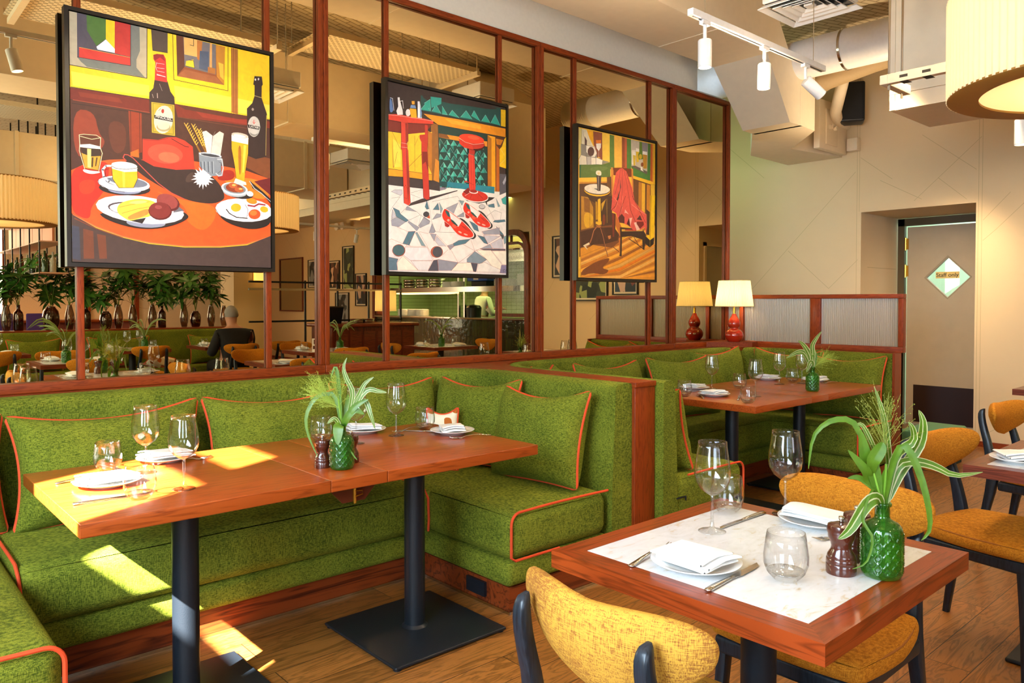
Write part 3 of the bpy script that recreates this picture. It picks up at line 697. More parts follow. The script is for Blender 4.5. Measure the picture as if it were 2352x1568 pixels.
pillow(.60, .49, 'green velvet cushion turned side-on in the corner of the near booth', (2.64, 3.30, ZS), R(-80), R(14), 5, R(-2))
pillow(.60, .48, 'green velvet cushion nearest the open end of the near booth', (2.62, 2.77, ZS), R(-88), R(15), 6, R(-2))
pillow(.34, .50, 'small tip of a green cushion peeping over the divider at the far booth', (3.52, 3.50, ZS), R(20), R(12), 7, R(2))
pillow(.70, .49, 'green cushion with sagging top edge just behind the booth divider', (4.16, 3.52, ZS), 0, R(13), 8, R(1))
pillow(.80, .49, 'green cushion behind the left plates of the far wooden table', (5.02, 3.50, ZS), R(-2), R(15), 9, R(1))
pillow(.62, .52, 'green cushion tucked into the far corner under the red lamp', (5.62, 3.60, ZS), R(-12), R(10), 10, R(-2))
pillow(.60, .52, 'green cushion in the corner below the first fluted pane', (5.93, 3.22, ZS), R(-84), R(11), 11, R(1))
pillow(.62, .50, 'green cushion with a deep fold at the aisle end below the fluted glass', (5.90, 2.70, ZS), R(-88), R(12), 12, R(-1))
pillow(.52, .46, 'green cushion seen edge-on against the far side of the divider', (3.44, 2.64, ZS), R(92), R(15), 13, R(1))
# patterned cushion
def patt():
    m, nt, out = newmat('orange_maze_fabric'); L = nt.links
    b = bsdf(nt, out, Roughness=.85); tc = nd(nt, 'ShaderNodeTexCoord'); ck = nd(nt, 'ShaderNodeTexMagic', Scale=9.0, Distortion=1.0, turbulence_depth=1)
    L.new(tc.outputs['Object'], ck.inputs['Vector']); cr = nd(nt, 'ShaderNodeValToRGB'); cr.color_ramp.interpolation = 'CONSTANT'
    cr.color_ramp.elements[0].color = srgb('b9631a'); cr.color_ramp.elements[1].position = .48; cr.color_ramp.elements[1].color = srgb('efe4cc')
    L.new(ck.outputs['Fac'], cr.inputs[0]); L.new(cr.outputs[0], b.inputs['Base Color']); return m
PATT = patt()
mm, pp = pillow_mesh(.17, .34, .08, 30)
M = Matrix.Rotation(R(-12), 4, 'X') @ Matrix.Translation((0, 0, .17)); mm.xf(M); pp.xf(M)
t = thing('cushion', 'small orange and white patterned cushion peeping up behind the near table top', 'cushion', (2.43, 3.27, ZS), R(-40)); part('cover', mm, PATT, t, sharp=0); part('piping', pp, ORANGE_PIPE, t)
dup(t, (3.55, -3.12, .47), R(170), 'orange and white patterned cushion on the reflected green banquette', scale=1.15).rotation_euler = (R(8), R(70), R(175))
# ================================================================= TABLES
TZ = .75
def wood_top(name, x0, x1, y0, y1, label, parts_=True, col=None, base=True, group=None, basehalf=.27):
    cx, cy_ = (x0+x1)/2, (y0+y1)/2
    t = thing(name, label, 'table', (cx, cy_, 0), 0, group)
    part('table_top', MB().box((x0-cx, y0-cy_, TZ-.042), (x1-cx, y1-cy_, TZ), bev=.003), TAN, t)
    if base:
        bx, by = (col or (cx, cy_)); bx -= cx; by -= cy_
        part('column', MB().lathe([(.0, .018), (.055, .018), (.05, .022), (.0425, .03), (.0425, TZ-.05), (.0, TZ-.05)], (bx, by, 0), 32), BLACK, t)
        m = MB().rbox((bx-basehalf, by-basehalf, .006), (bx+basehalf, by+basehalf, .019), .006, 3); 
        for sx in (-1, 1):
            for sy in (-1, 1): m.lathe([(0, 0), (.016, 0), (.016, .008), (0, .008)], (bx+sx*(basehalf-.02), by+sy*(basehalf-.02), 0), 12)
        part('base_plate', m, BLACK, t)
        part('mounting_plate', MB().box((bx-.15, by-.15, TZ-.05), (bx+.15, by+.15, TZ-.042)), BLACK, t)
    return t
wood_top('dining_table', .50, 1.262, 2.33, 3.15, 'left half of the long near wooden table, one end in full sun', col=(.87, 2.60))
t = wood_top('table_leaf', 1.264, 1.488, 2.33, 3.15, 'short leaf joining the two halves of the near wooden table, under the green vase', base=False)
t['category'] = 'table leaf'
part('bracket', MB().prism([(-.10, TZ-.042), (.10, TZ-.042), (.045, TZ-.10), (-.045, TZ-.10)][::-1], 0, -.004, .004).xf(Matrix.Rotation(R(90), 4, 'Z') @ Matrix.Identity(4)).xf(Matrix.Translation((0, -.36, 0))), PEPPER, t)
part('catch', MB().tube([(0, -.37, TZ-.05), (0, -.37, TZ-.105)], .006, 8).tube([(.0, -.375, TZ-.06), (.028, -.375, TZ-.062), (.03, -.375, TZ-.075), (0, -.375, TZ-.08)], .003, 6), BRASS, t)
wood_top('dining_table', 1.490, 2.24, 2.33, 3.15, 'right half of the long near wooden table, on a black column and square plate', col=(1.79, 2.60))
wood_top('dining_table', 3.99, 4.672, 2.33, 3.20, 'left half of the far wooden table in the second booth', col=(4.40, 2.74))
wood_top('table_leaf', 4.674, 4.90, 2.33, 3.20, 'short leaf in the middle of the far wooden table', base=False)['category'] = 'table leaf'
wood_top('dining_table', 4.902, 5.72, 2.33, 3.20, 'right half of the far wooden table, nearest the fluted glass', col=(5.30, 2.74))
def marble_table(x0, x1, y0, y1, label, wx=TAN, wy=TAN, b=.062, group=None, rz=0):
    cx, cy_ = (x0+x1)/2, (y0+y1)/2; hx, hy = (x1-x0)/2, (y1-y0)/2
    t = thing('marble_table', label, 'table', (cx, cy_, 0), rz, group)
    for sg in (-1, 1):
        q = [(-hx, sg*hy), (hx, sg*hy), (hx-b, sg*(hy-b)), (-hx+b, sg*(hy-b))]
        if sg > 0: q = q[::-1]
        part('edge_band', MB().prism(q, 2, TZ-.042, TZ), wx, t)
        q = [(sg*hx, hy), (sg*hx, -hy), (sg*(hx-b), -hy+b), (sg*(hx-b), hy-b)]
        if sg > 0: q = q[::-1]
        part('edge_band', MB().prism(q, 2, TZ-.042, TZ), wy, t)
    part('marble_top', MB().box((-hx+b+.0005, -hy+b+.0005, TZ-.02), (hx-b-.0005, hy-b-.0005, TZ+.0004)), MARBLE, t)
    part('column', MB().lathe([(.0, .018), (.055, .018), (.0425, .03), (.0425, TZ-.045), (.0, TZ-.045)], (0, 0, 0), 32), BLACK, t)
    part('base_plate', MB().rbox((-.25, -.25, .003), (.25, .25, .018), .006, 3), BLACK, t)
    return t
TANY = woodmat('tan_cherry_band', '642408', '963c14', 'y', 1.2, .28, .5)
TANX = woodmat('tan_cherry_bandx', '642408', '963c14', 'x', 1.2, .28, .5)
DKY = woodmat('dark_walnut_y', '44180c', '74331f', 'y', 1.5)
marble_table(1.31, 2.055, .625, 1.315, 'marble topped table with reddish wood edge in the right foreground', TANX, TANY)
T4 = marble_table(3.16, 3.90, .26, .985, 'marble table with dark wood edge at the right margin, napkin on its near corner', DKX, DKY)
T5 = marble_table(6.14, 6.88, .88, 1.61, 'far marble table, only its dark corner showing at the right edge', DKX, DKY)
# ================================================================= GLASSWARE AND TABLEWARE
wine_prof = [(.0, .0), (.036, .0), (.0365, .0015), (.03, .004), (.012, .008), (.0055, .014), (.0042, .03), (.004, .085), (.0055, .096), (.016, .102), (.032, .114), (.0435, .133), (.0475, .152), (.0465, .175), (.0425, .20), (.0385, .226), (.0372, .240)]
wine_bowl_in = [(.0362, .240), (.0375, .226), (.0415, .20), (.0455, .175), (.0465, .152), (.0425, .134), (.031, .1155), (.015, .1045), (.004, .1015), (0, .101)]
tum_prof = [(.0, 0), (.022, 0), (.028, .003), (.041, .018), (.0475, .037), (.048, .055), (.0445, .08), (.0405, .105)]
tum_in = [(.0393, .105), (.0433, .08), (.0466, .055), (.046, .038), (.039, .021), (.024, .010), (0, .0085)]
def wine_glass(label, loc, group='wine glasses', s=1):
    t = thing('wine_glass', label, 'wine glass', loc, 0, group); t.scale = (s,)*3
    part('stem_and_foot', MB().lathe(wine_prof[:9]+[(.002, .1005), (0, .1)], n=40), GLASST, t, sharp=0)
    part('bowl', MB().lathe(wine_prof[8:]+wine_bowl_in, n=48), GLASS, t, sharp=0); return t
def tumbler(label, loc, group='stemless tumblers'):
    t = thing('tumbler', label, 'tumbler', loc, 0, group)
    part('wall', MB().lathe(tum_prof[3:]+tum_in[:5], n=48), GLASS, t, sharp=0)
    part('heavy_base', MB().lathe([(0, 0), (.022, 0), (.028, .003), (.041, .018), (.039, .0215), (.024, .0105), (0, .009)], n=40), GLASST, t, sharp=0); return t
WG = wine_glass('tall wine glass behind the two napkins, glowing in the sun', (.831, 2.882, TZ))
TU = tumbler('sunlit tumbler at the left, behind the front napkin', (.739, 3.011, TZ))
G1, G2 = 'wine glasses', 'stemless tumblers'
dup(WG, (.851, 2.55, TZ), 0, 'wine glass at the front edge of the sunlit table end', G1)
dup(TU, (.706, 2.511, TZ), .3, 'tumbler in front of the front sunlit napkin, over the knife', G2)
dup(WG, (1.677, 2.873, TZ), 0, 'wine glass half hidden behind the near vase leaves', G1)
dup(WG, (1.911, 2.92, TZ), 0, 'wine glass standing clear to the right of the near green vase', G1)
dup(TU, (1.603, 3.049, TZ), 0, 'tumbler behind the pepper mill of the near wooden table', G2)
dup(TU, (2.112, 2.978, TZ), 0, 'tumbler at the corner of the near booth, beside the last napkin', G2)
dup(WG, (1.735, 1.138, TZ), 0, 'big clear wine glass at the left of the marble table', G1)
dup(WG, (2.034, 1.092, TZ), 0, 'big wine glass in the middle of the marble table', G1)
dup(TU, (1.93, 1.216, TZ), 0, 'tumbler behind the left wine glass of the marble table', G2)
dup(TU, (1.555, .832, TZ), 0, 'nearest tumbler, at the front of the marble table', G2)
for l, p in (('wine glass behind the left plates of the far wooden table', (4.575, 3.01)), ('front wine glass of the far wooden table', (4.426, 2.587)),
             ('wine glass to the left of the far vase', (5.212, 2.852)), ('wine glass directly behind the leaves of the far vase', (5.393, 2.77))): dup(WG, p+(TZ,), 0, l, G1)
for l, p in (('tumbler at the left end of the far wooden table', (4.086, 2.892)), ('tumbler at the front edge of the far wooden table', (4.107, 2.449)), ('tumbler behind the far middle wine glass', (4.75, 2.90)), ('tumbler between the far vase and the right napkin', (5.42, 2.86))): dup(TU, p+(TZ,), 0, l, G2)
plate_prof = [(0, .004), (.052, .004), (.056, 0), (.060, 0), (.064, .005), (.085, .010), (.102, .017), (.1035, .0185), (.102, .0195), (.085, .0135), (.066, .009), (.0, .008)]
def plate(label, loc, group='side plates'): 
    return single('side_plate', MB().lathe(plate_prof, n=56), PORC, label, 'plate', loc, 0, group)
def napkin_mesh(seed=1, L=.145, Wd=.105, n=3):
    rng = random.Random(seed); m = MB()
    for k in range(n):
        z = .003+k*.0085; dx = rng.uniform(-.006, .006); dy = rng.uniform(-.004, .008)*k; th = .0055
        def f(u, v, z=z, dx=dx, dy=dy, k=k):
            x = (u-.5)*(L-.004*k)+dx; y = (v-.5)*(Wd-.003*k)+dy
            zz = z + .005*math.sin(u*3.2+k)*math.sin(v*2.6+.4) - .006*max(0, abs(u-.5)*2-.8)
            zz += .004*(1-abs(2*v-1))
            return x, y, zz
        def rim(u, v, top): x, y, zz = f(u, v); return (x, y, zz+(th if top else 0))
        m.grid(lambda u, v: rim(u, v, True), 14, 10); m.grid(lambda u, v: rim(u, 1-v, False), 14, 10)
        for e in range(2):      # front and back rolled folds
            v0 = e
            m.grid(lambda a, u, v0=v0: (lambda p: (p[0], p[1]+(1 if v0 else -1)*math.sin(a*pi)*th*.6, p[2]+th*(1-math.cos(a*pi))/2))(f(u if v0 else 1-u, v0)), 4, 14)
            m.grid(lambda a, v, u0=e: (lambda p: (p[0]+(1 if u0 else -1)*math.sin(a*pi)*th*.5, p[1], p[2]+th*(1-math.cos(a*pi))/2))(f(u0, 1-v if u0 else v)), 4, 10)
    return m
NM = [napkin_mesh(s).mesh('napkin', LINEN) for s in (1, 2, 3)]
def napkin(label, loc, rz, k=0, group='folded white napkins', s=1):
    o = part_mesh('napkin', NM[k % 3])
    o.location = loc; o.rotation_euler = (R(-3), R(2), rz); o.scale = (s, s, 1); return tag(o, label, 'napkin', group)
def part_mesh(name, me, parent=None): o = bpy.data.objects.new(name, me); COL.objects.link(o); o.parent = parent; return o
def cutlery_mesh(kind):
    m = MB()
    def strip(sec):       # sec: (x, halfwidth, z, thick)
        vs = []
        for x, hw_, z, th in sec: vs += [(x, -hw_, z), (x, -hw_*.5, z+th), (x, hw_*.5, z+th), (x, hw_, z), (x, 0, z-th*.3)]
        fs = []
        for i in range(len(sec)-1):
            for j in range(5): fs.append((i*5+j, (i+1)*5+j, (i+1)*5+(j+1) % 5, i*5+(j+1) % 5))
        fs += [tuple(range(5)), tuple((len(sec)-1)*5+k for k in range(5))[::-1]]
        m.add(vs, fs)
    if kind == 'fork':
        strip([(-.1, .004, .002, .002), (-.098, .008, .002, .003), (-.085, .009, .003, .003), (-.05, .006, .007, .003), (-.01, .0032, .010, .003), (.03, .0034, .006, .003), (.042, .007, .003, .002), (.052, .0115, .002, .0015), (.066, .0122, .002, .0012)])
        for k in range(4):
            y = -.0105+k*.007; m.tube([(.064, y, .0025), (.085, y, .0035), (.102, y*.95, .008)], [.0019, .0015, .0008], 6)
    elif kind == 'knife':
        strip([(-.115, .005, .003, .003), (-.112, .0085, .003, .005), (-.09, .0085, .003, .006), (-.02, .006, .003, .005), (0, .0055, .003, .004)])
        m.add([(0, -.006, .003), (.02, -.0095, .003), (.08, -.0095, .003), (.105, -.006, .003), (.118, .006, .003), (0, .006, .003),
               (0, -.006, .0045), (.02, -.0095, .0035), (.08, -.0095, .0035), (.105, -.006, .0035), (.118, .006, .005), (0, .006, .006)],
              [(0, 1, 2, 3, 4, 5)[::-1], (6, 7, 8, 9, 10, 11)] + [(i, (i+1) % 6, 6+(i+1) % 6, 6+i) for i in range(6)], 0, False)
    return m
FORK = cutlery_mesh('fork').mesh('fork', STEEL); KNIFE = cutlery_mesh('knife').mesh('knife', STEEL)
def cutlery(kind, label, a, b, group=None, z=TZ):   # a = handle end, b = tip (x, y)
    o = part_mesh(kind, FORK if kind == 'fork' else KNIFE); mid = ((a[0]+b[0])/2, (a[1]+b[1])/2)
    o.location = mid+(z,); o.rotation_euler = (0, 0, math.atan2(b[1]-a[1], b[0]-a[0])); return tag(o, label, kind, group or (kind == 'fork' and 'steel forks' or 'steel knives'))
PM = MB().lathe(plate_prof, n=56).mesh('side_plate', PORC)
def plate(label, loc, group='side plates'):
    o = part_mesh('side_plate', PM); o.location = loc; return tag(o, label, 'plate', group)
def setting(px, py, rz, lab, k=0, s=1, nz=.013):
    plate('white plate under the napkin '+lab, (px, py, TZ)); napkin('folded white napkin '+lab, (px, py, TZ+nz), rz, k, s=s)
setting(.68, 2.77, R(10), 'at the front left of the sunlit table end', 0, 1.15)
setting(.95, 3.05, R(5), 'at the wall side of the sunlit table end', 1, 1.15)
setting(1.85, 3.10, R(-15), 'behind the green vase', 2)
setting(2.14, 2.80, R(60), 'nearest the near booth corner', 0)
setting(1.475, 1.01, R(84), 'nearest the camera on the marble table', 1, 1.08)
setting(2.01, .985, R(-85), 'at the far side of the marble table', 2, 1.08)
setting(4.47, 3.08, R(10), 'at the back left of the far wooden table', 0)
setting(4.25, 2.78, R(70), 'at the left end of the far wooden table, in front', 1)
setting(5.45, 3.08, R(0), 'between the two far wine glasses', 2)
setting(5.60, 2.77, R(80), 'at the far right of the far wooden table', 0)
cutlery('knife', 'knife along the front edge of the sunlit table end', (.53, 2.56), (.76, 2.555))
cutlery('fork', 'fork with shining tines beside the rear sunlit napkin', (.91, 2.99), (1.09, 2.985), z=TZ+.001)
cutlery('knife', 'knife between the sunlit tumbler and the rear napkin', (.74, 3.10), (.78, 2.95))
cutlery('fork', 'fork behind the front sunlit napkin, only its handle end showing', (.56, 2.90), (.74, 2.90))
cutlery('fork', 'fork to the right of the last napkin near the booth corner', (2.23, 2.64), (2.05, 2.68))
cutlery('fork', 'fork behind the clear wine glass of the near booth', (2.12, 3.02), (1.96, 2.99))
cutlery('knife', 'knife with its blade under the tumbler in the near booth corner', (2.10, 2.86), (2.02, 2.98))
cutlery('fork', 'fork left of the nearest napkin on the marble table', (1.365, 1.11), (1.55, 1.135))
cutlery('knife', 'knife right of the nearest napkin on the marble table', (1.36, .905), (1.59, .918))
cutlery('knife', 'knife by the left wine glass of the marble table', (1.985, 1.135), (1.775, 1.135))
cutlery('fork', 'fork behind the pepper mills on the marble table', (2.05, .86), (1.86, .915))
cutlery('fork', 'fork by the tumbler at the left of the far wooden table', (4.05, 2.72), (4.22, 2.88))
cutlery('knife', 'knife at the front left of the far wooden table', (4.16, 2.55), (4.36, 2.66))
cutlery('knife', 'knife behind the left plate of the far wooden table', (4.25, 3.05), (4.36, 3.00))
cutlery('fork', 'fork to the right of the far right napkin', (5.66, 2.62), (5.48, 2.66))
# table 4 setting
setting(3.36, .85, R(30), 'on the dark edged table at the right margin', 1, 1.15)
cutlery('knife', 'knife beside the napkin at the right margin', (3.26, .80), (3.46, .76), z=TZ+.001); cutlery('fork', 'fork beside the napkin at the right margin', (3.26, .765), (3.46, .73), z=TZ+.001)
# pepper mills
mill_prof = [(r_*1.2, z_) for r_, z_ in [(0, 0), (.0245, 0), (.025, .002), (.025, .020), (.0243, .0215), (.0250, .023), (.0245, .032), (.0235, .0335), (.0238, .035), (.0225, .04), (.0175, .05), (.0165, .057), (.019, .068), (.0222, .076), (.0222, .084), (.0235, .085), (.0242, .092), (.0225, .1005), (.012, .105), (0, .106)]]
def mill(label, loc, s=1):
    t = thing('pepper_mill', label, 'pepper mill', loc, 0, 'turned wooden mills'); t.scale = (s,)*3
    part('body', MB().lathe(mill_prof, n=40), PEPPER, t, sharp=50)
    part('finial', MB().lathe([(0, .105), (.005, .105), (.0038, .109), (.0062, .113), (.0058, .118), (0, .120)], n=20), STEEL, t, sharp=0); return t
ML = mill('light-topped wooden mill left of the green vase on the near wooden table', (1.344, 2.545, TZ))
dup(ML, (1.466, 2.55, TZ), 0, 'wooden mill almost hidden behind the right of the near green vase', 'turned wooden mills')
dup(ML, (1.685, .769, TZ), 0, 'front mahogany mill on the marble table', 'turned wooden mills', 1.08); dup(ML, (1.80, .785, TZ), 0, 'rear mahogany mill on the marble table, behind the other one', 'turned wooden mills', 1.08)
# green vase
def vase_r(r, z, a):
    if .012 < z < .100 and r > .04:
        q = 7; u = a*q/pi; v = (z-.012)/.088*3.6
        d1 = abs(((u+v) % 1)-.5)*2; d2 = abs(((u-v) % 1)-.5)*2
        rid = max(0, (max(d1, d2)-.78)/.22)
        return r + .0030*rid**.6
    return r
vp = [(0, .003), (.034, 0), (.040, .003), (.0425, .010)] + [(.0425, .010+.09*i/26) for i in range(1, 27)] + [(.0425, .104), (.040, .112), (.033, .121), (.022, .126), (.0165, .130), (.0155, .136), (.0155, .156), (.019, .158), (.0195, .163), (.0175, .166), (.0135, .165), (.0135, .13), (.03, .118), (.039, .104), (.0395, .012), (.03, .006), (0, .007)]
def vase(label, loc, rz=0):
    t = thing('glass_vase', label, 'vase', loc, rz, 'quilted green glass vases')
    part('bottle', MB().lathe(vp, n=168, fn=vase_r), GREENG, t, sharp=0); return t
V1 = vase('quilted green glass vase on the leaf of the near wooden table', (1.385, 2.475, TZ))
V2 = dup(V1, (1.733, .70, TZ), .2, 'quilted green glass vase on the near corner of the marble table', 'quilted green glass vases')
V3 = dup(V1, (4.974, 2.479, TZ), .4, 'quilted green glass vase on the far wooden table', 'quilted green glass vases')
# ================================================================= PLANTS
def leafstrip(m, pts, wmax, nrm, green=0, cream=None, fold=.12, pw=.8, seg=14, tip=True):
    wmax *= .66
    # pts: control points (Vector); nrm: side direction hint
    P = [Vector(p) for p in pts]; n = seg; vs = []
    def cat(t):
        t *= len(P)-1; i = min(int(t), len(P)-2); f = t-i
        p0 = P[max(i-1, 0)]; p1 = P[i]; p2 = P[i+1]; p3 = P[min(i+2, len(P)-1)]
        return .5*((2*p1)+(-p0+p2)*f+(2*p0-5*p1+4*p2-p3)*f*f+(-p0+3*p1-3*p2+p3)*f**3)
    cols = (-1, -.80, -.12, .1, .55, .86, 1); o = len(m.v)
    for i in range(n+1):
        t = i/n; c = cat(t); tg = (cat(min(1, t+.01))-cat(max(0, t-.01))).normalized()
        sd = Vector(nrm).cross(tg); sd = sd.normalized() if sd.length > 1e-5 else tg.orthogonal().normalized(); up = tg.cross(sd)
        wd = wmax*(math.sin(pi*min(1, t**pw))**.75 if tip else 1)*.5+.0006
        for k in cols: m.v.append(tuple(c+sd*k*wd+up*abs(k)*wd*fold))
    for i in range(n):
        for j in range(6):
            m.f.append([o+i*7+j, o+(i+1)*7+j, o+(i+1)*7+j+1, o+i*7+j+1]); m.sm.append(True)
            m.m.append(cream if (cream is not None and j in (0, 2, 5)) else green)
    return m
LM = [LEAF, CREAML]
def leaves(parent, specs, name='leaf', mats=LM):
    for s_ in specs:
        pts, wd, nrm, var = s_[:4]; fold = s_[4] if len(s_) > 4 else .15
        o = part(name, leafstrip(MB(), pts, wd, nrm, 0, 1 if var else None, fold, pw=s_[5] if len(s_) > 5 else .8), mats, parent, 'variegated cream edged leaf' if var else None, sharp=0)
# directions in the picture plane: r = right, b = away from camera
rr_ = Vector((math.sin(yaw), -math.cos(yaw), 0)); bb_ = Vector((math.cos(yaw), math.sin(yaw), 0)); zz = Vector((0, 0, 1))
def pp_(*pts): return [rr_*a+bb_*b+zz*c for a, b, c in pts]
CAMD = -bb_+zz*.2
def grass_tuft(m, base, d, L, n, spread, seed, r=.00045, bead=True):
    rng = random.Random(seed); d = Vector(d).normalized()
    for i in range(n):
        s0 = Vector(base)+d*rng.uniform(0, L*.45)
        q = d+Vector((rng.gauss(0, 1), rng.gauss(0, 1), rng.gauss(0, 1)))*spread; q.normalize(); l = L*rng.uniform(.35, .75)
        e = s0+q*l+Vector((0, 0, -.18*l*rng.random())); md = (s0+e)/2+Vector((0, 0, .03*l))
        m.tube([s0, md, e], [r, r*.9, r*.7], 3, cap=False)
        if bead:
            for b in range(4):
                t = .55+.45*rng.random(); p = s0.lerp(e, t)+Vector((rng.gauss(0, 1), rng.gauss(0, 1), rng.gauss(0, 1)))*.004
                m.tube([s0.lerp(e, t-.08), p], r*.7, 3, cap=False)
                k = .0011; m.add([p+Vector(v)*k for v in ((1,0,0),(0,1,0),(-1,0,0),(0,-1,0),(0,0,1.6),(0,0,-1.6))], [(0,1,4),(1,2,4),(2,3,4),(3,0,4),(1,0,5),(2,1,5),(3,2,5),(0,3,5)])
    return m
NK = .160
# near table bouquet
t = thing('bouquet', 'spray of feathery grass and striped leaves in the near table vase', 'plant', (1.385, 2.475, TZ))
leaves(t, [
 (pp_((0,0,NK-.03),(-.012,.0,.215),(-.03,.005,.27),(-.09,.0,.262),(-.125,-.01,.20),(-.12,-.015,.13),(-.082,-.02,.045)), .022, CAMD, 0),
 (pp_((0,0,NK-.02),(-.006,0,.24),(-.012,0,.32),(-.022,.0,.372),(-.04,.0,.33)), .022, CAMD, 0),
 (pp_((.006,0,NK-.02),(.03,0,.215),(.04,0,.28),(.018,0,.33),(.008,0,.37),(.02,0,.405)), .026, CAMD, 1),
 (pp_((.006,0,NK-.02),(.03,0,.20),(.06,0,.26),(.085,0,.31),(.118,0,.335)), .028, CAMD, 1),
 (pp_((.006,0,NK-.02),(.04,.0,.215),(.09,0,.285),(.135,.0,.283),(.165,0,.278)), .028, CAMD, 1),
 (pp_((.004,0,NK-.02),(.03,-.01,.20),(.06,-.01,.235),(.10,-.01,.255)), .034, CAMD, 0, .2, .9),
 (pp_((.002,0,NK-.02),(.02,-.01,.185),(.05,-.01,.215),(.085,-.01,.20)), .04, CAMD, 0, .2, .9),
 (pp_((.05,.01,.24),(.085,.01,.245),(.105,0,.20),(.122,0,.145)), .026, CAMD, 1),
 (pp_((.002,.01,NK-.02),(-.002,.02,.20),(-.008,.02,.25)), .034, CAMD, 0, .2, 1),
 (pp_((.004,.01,NK-.02),(.015,.02,.22),(.02,.02,.27)), .026, CAMD, 0, .2, 1),
 (pp_((0,-.01,NK-.01),(-.02,-.02,.185),(-.045,-.03,.17)), .024, CAMD, 1),
 (pp_((0,-.015,NK+.005),(-.004,-.035,.155),(-.004,-.046,.095)), .056, CAMD, 0, .1, 1.0),
 (pp_((.03,-.02,.08),(.045,-.02,.055),(.06,-.02,.035)), .006, CAMD, 0)])
part('stem', MB().tube(pp_((0,0,.02),(0,0,NK),(-.012,0,.26)), .0028, 6).tube(pp_((.006,0,.02),(.004,0,NK),(.03,0,.21)), .0024, 6), STEM, t)
m = MB(); grass_tuft(m, pp_((-.008, 0, .22))[0], pp_((-.75, .1, .62))[0], .17, 150, .34, 5); grass_tuft(m, pp_((-.006, 0, .23))[0], pp_((-.1, .1, 1))[0], .15, 70, .34, 6)
o = part('grass_plume', m, GRASS, t, sharp=0)
# marble table bouquet
t = thing('bouquet', 'bouquet of broad green and cream-edged leaves in the marble table vase', 'plant', (1.733, .70, TZ))
leaves(t, [
 (pp_((-.005,0,NK-.03),(-.02,.01,.22),(-.05,.02,.33),(-.10,.02,.345),(-.145,.02,.31),(-.157,.02,.235)), .019, CAMD, 0),
 (pp_((-.004,0,NK-.01),(-.02,0,.23),(-.038,0,.262),(-.05,0,.325)), .05, CAMD, 0, .2, 1.0),
 (pp_((-.006,0,.2),(-.03,0,.215),(-.045,-.01,.24),(-.082,-.01,.283)), .034, CAMD, 0, .2, 1.0),
 (pp_((-.02,.0,.225),(-.028,-.01,.255),(-.012,-.01,.285),(-.005,-.01,.30)), .045, CAMD, 0, .2, 1.0),
 (pp_((-.005,0,.205),(-.015,0,.235),(-.008,0,.272)), .02, CAMD, 0),
 (pp_((-.004,0,.18),(-.03,0,.205),(-.055,0,.22),(-.078,0,.218)), .02, CAMD, 0),
 (pp_((.002,.0,NK),(.004,0,.21),(.01,0,.245)), .03, CAMD, 0),
 (pp_((.0,0,NK-.01),(-.02,-.02,.178),(-.05,-.03,.168),(-.09,-.04,.115),(-.115,-.04,.095)), .042, CAMD, 1, .2),
 (pp_((.005,.01,NK-.02),(.02,.01,.22),(.012,.01,.31),(.004,.01,.36),(-.016,.01,.42)), .022, CAMD, 1),
 (pp_((.005,.0,NK-.02),(.012,0,.20),(.03,0,.27),(.065,0,.30),(.06,-.01,.33),(.05,-.01,.345)), .030, CAMD, 1),
 (pp_((.006,0,NK-.02),(.02,0,.21),(.04,.0,.25),(.075,.0,.255),(.115,0,.245),(.16,0,.225),(.222,0,.232)), .030, CAMD, 1),
 (pp_((.004,0,NK-.01),(.01,-.02,.25),(.03,-.03,.298),(.055,-.04,.25),(.072,-.05,.18),(.078,-.05,.12),(.06,-.05,.095)), .024, CAMD, 0),
 (pp_((0,0,NK),(-.03,-.02,.20),(-.062,-.04,.14),(-.045,-.05,.10),(-.06,-.055,.05),(-.09,-.055,.035)), .008, CAMD, 0),
 (pp_((.0,.02,.25),(-.01,.02,.28),(-.035,.02,.33),(-.05,.02,.335)), .016, CAMD, 1),
 (pp_((.01,0,NK),(.045,.01,.23),(.085,.01,.29),(.088,.0,.34),(.078,0,.37)), .036, CAMD, 1)])
part('stem', MB().tube(pp_((0,0,.02),(0,0,NK),(-.02,0,.23)), .003, 6).tube(pp_((.005,0,.02),(.003,0,NK),(.008,0,.25)), .003, 6), STEM, t)
m = MB(); grass_tuft(m, pp_((.006, 0, .27))[0], pp_((-.02, .1, 1))[0], .16, 48, .30, 8, r=.0004)
part('grass_plume', m, plain('dry_grass', '8f9a3a', .7), t, sharp=0)
# far table bouquet
t = thing('bouquet', 'small bouquet of pale pointed leaves on the far wooden table', 'plant', (4.974, 2.479, TZ))
leaves(t, [
 (pp_((0,0,NK-.02),(-.02,0,.24),(-.06,0,.31),(-.10,0,.345)), .055, CAMD, 1),
 (pp_((0,0,NK-.02),(-.05,0,.25),(-.10,0,.265),(-.18,0,.225)), .052, CAMD, 1),
 (pp_((.0,0,NK-.02),(-.0,0,.25),(.0,0,.32),(.06,0,.41)), .052, CAMD, 1),
 (pp_((0,0,NK),(-.02,-.02,.20),(-.05,-.02,.13)), .05, CAMD, 1),
 (pp_((0,0,NK),(.01,0,.22),(.02,0,.27)), .06, CAMD, 0)])
part('stem', MB().tube(pp_((0,0,.02),(0,0,NK),(-.005,0,.25)), .003, 6), STEM, t)
m = MB(); grass_tuft(m, pp_((.004, 0, .16))[0], pp_((.75, .1, .6))[0], .19, 90, .34, 9, r=.0005)
part('grass_plume', m, GRASS, t, sharp=0)
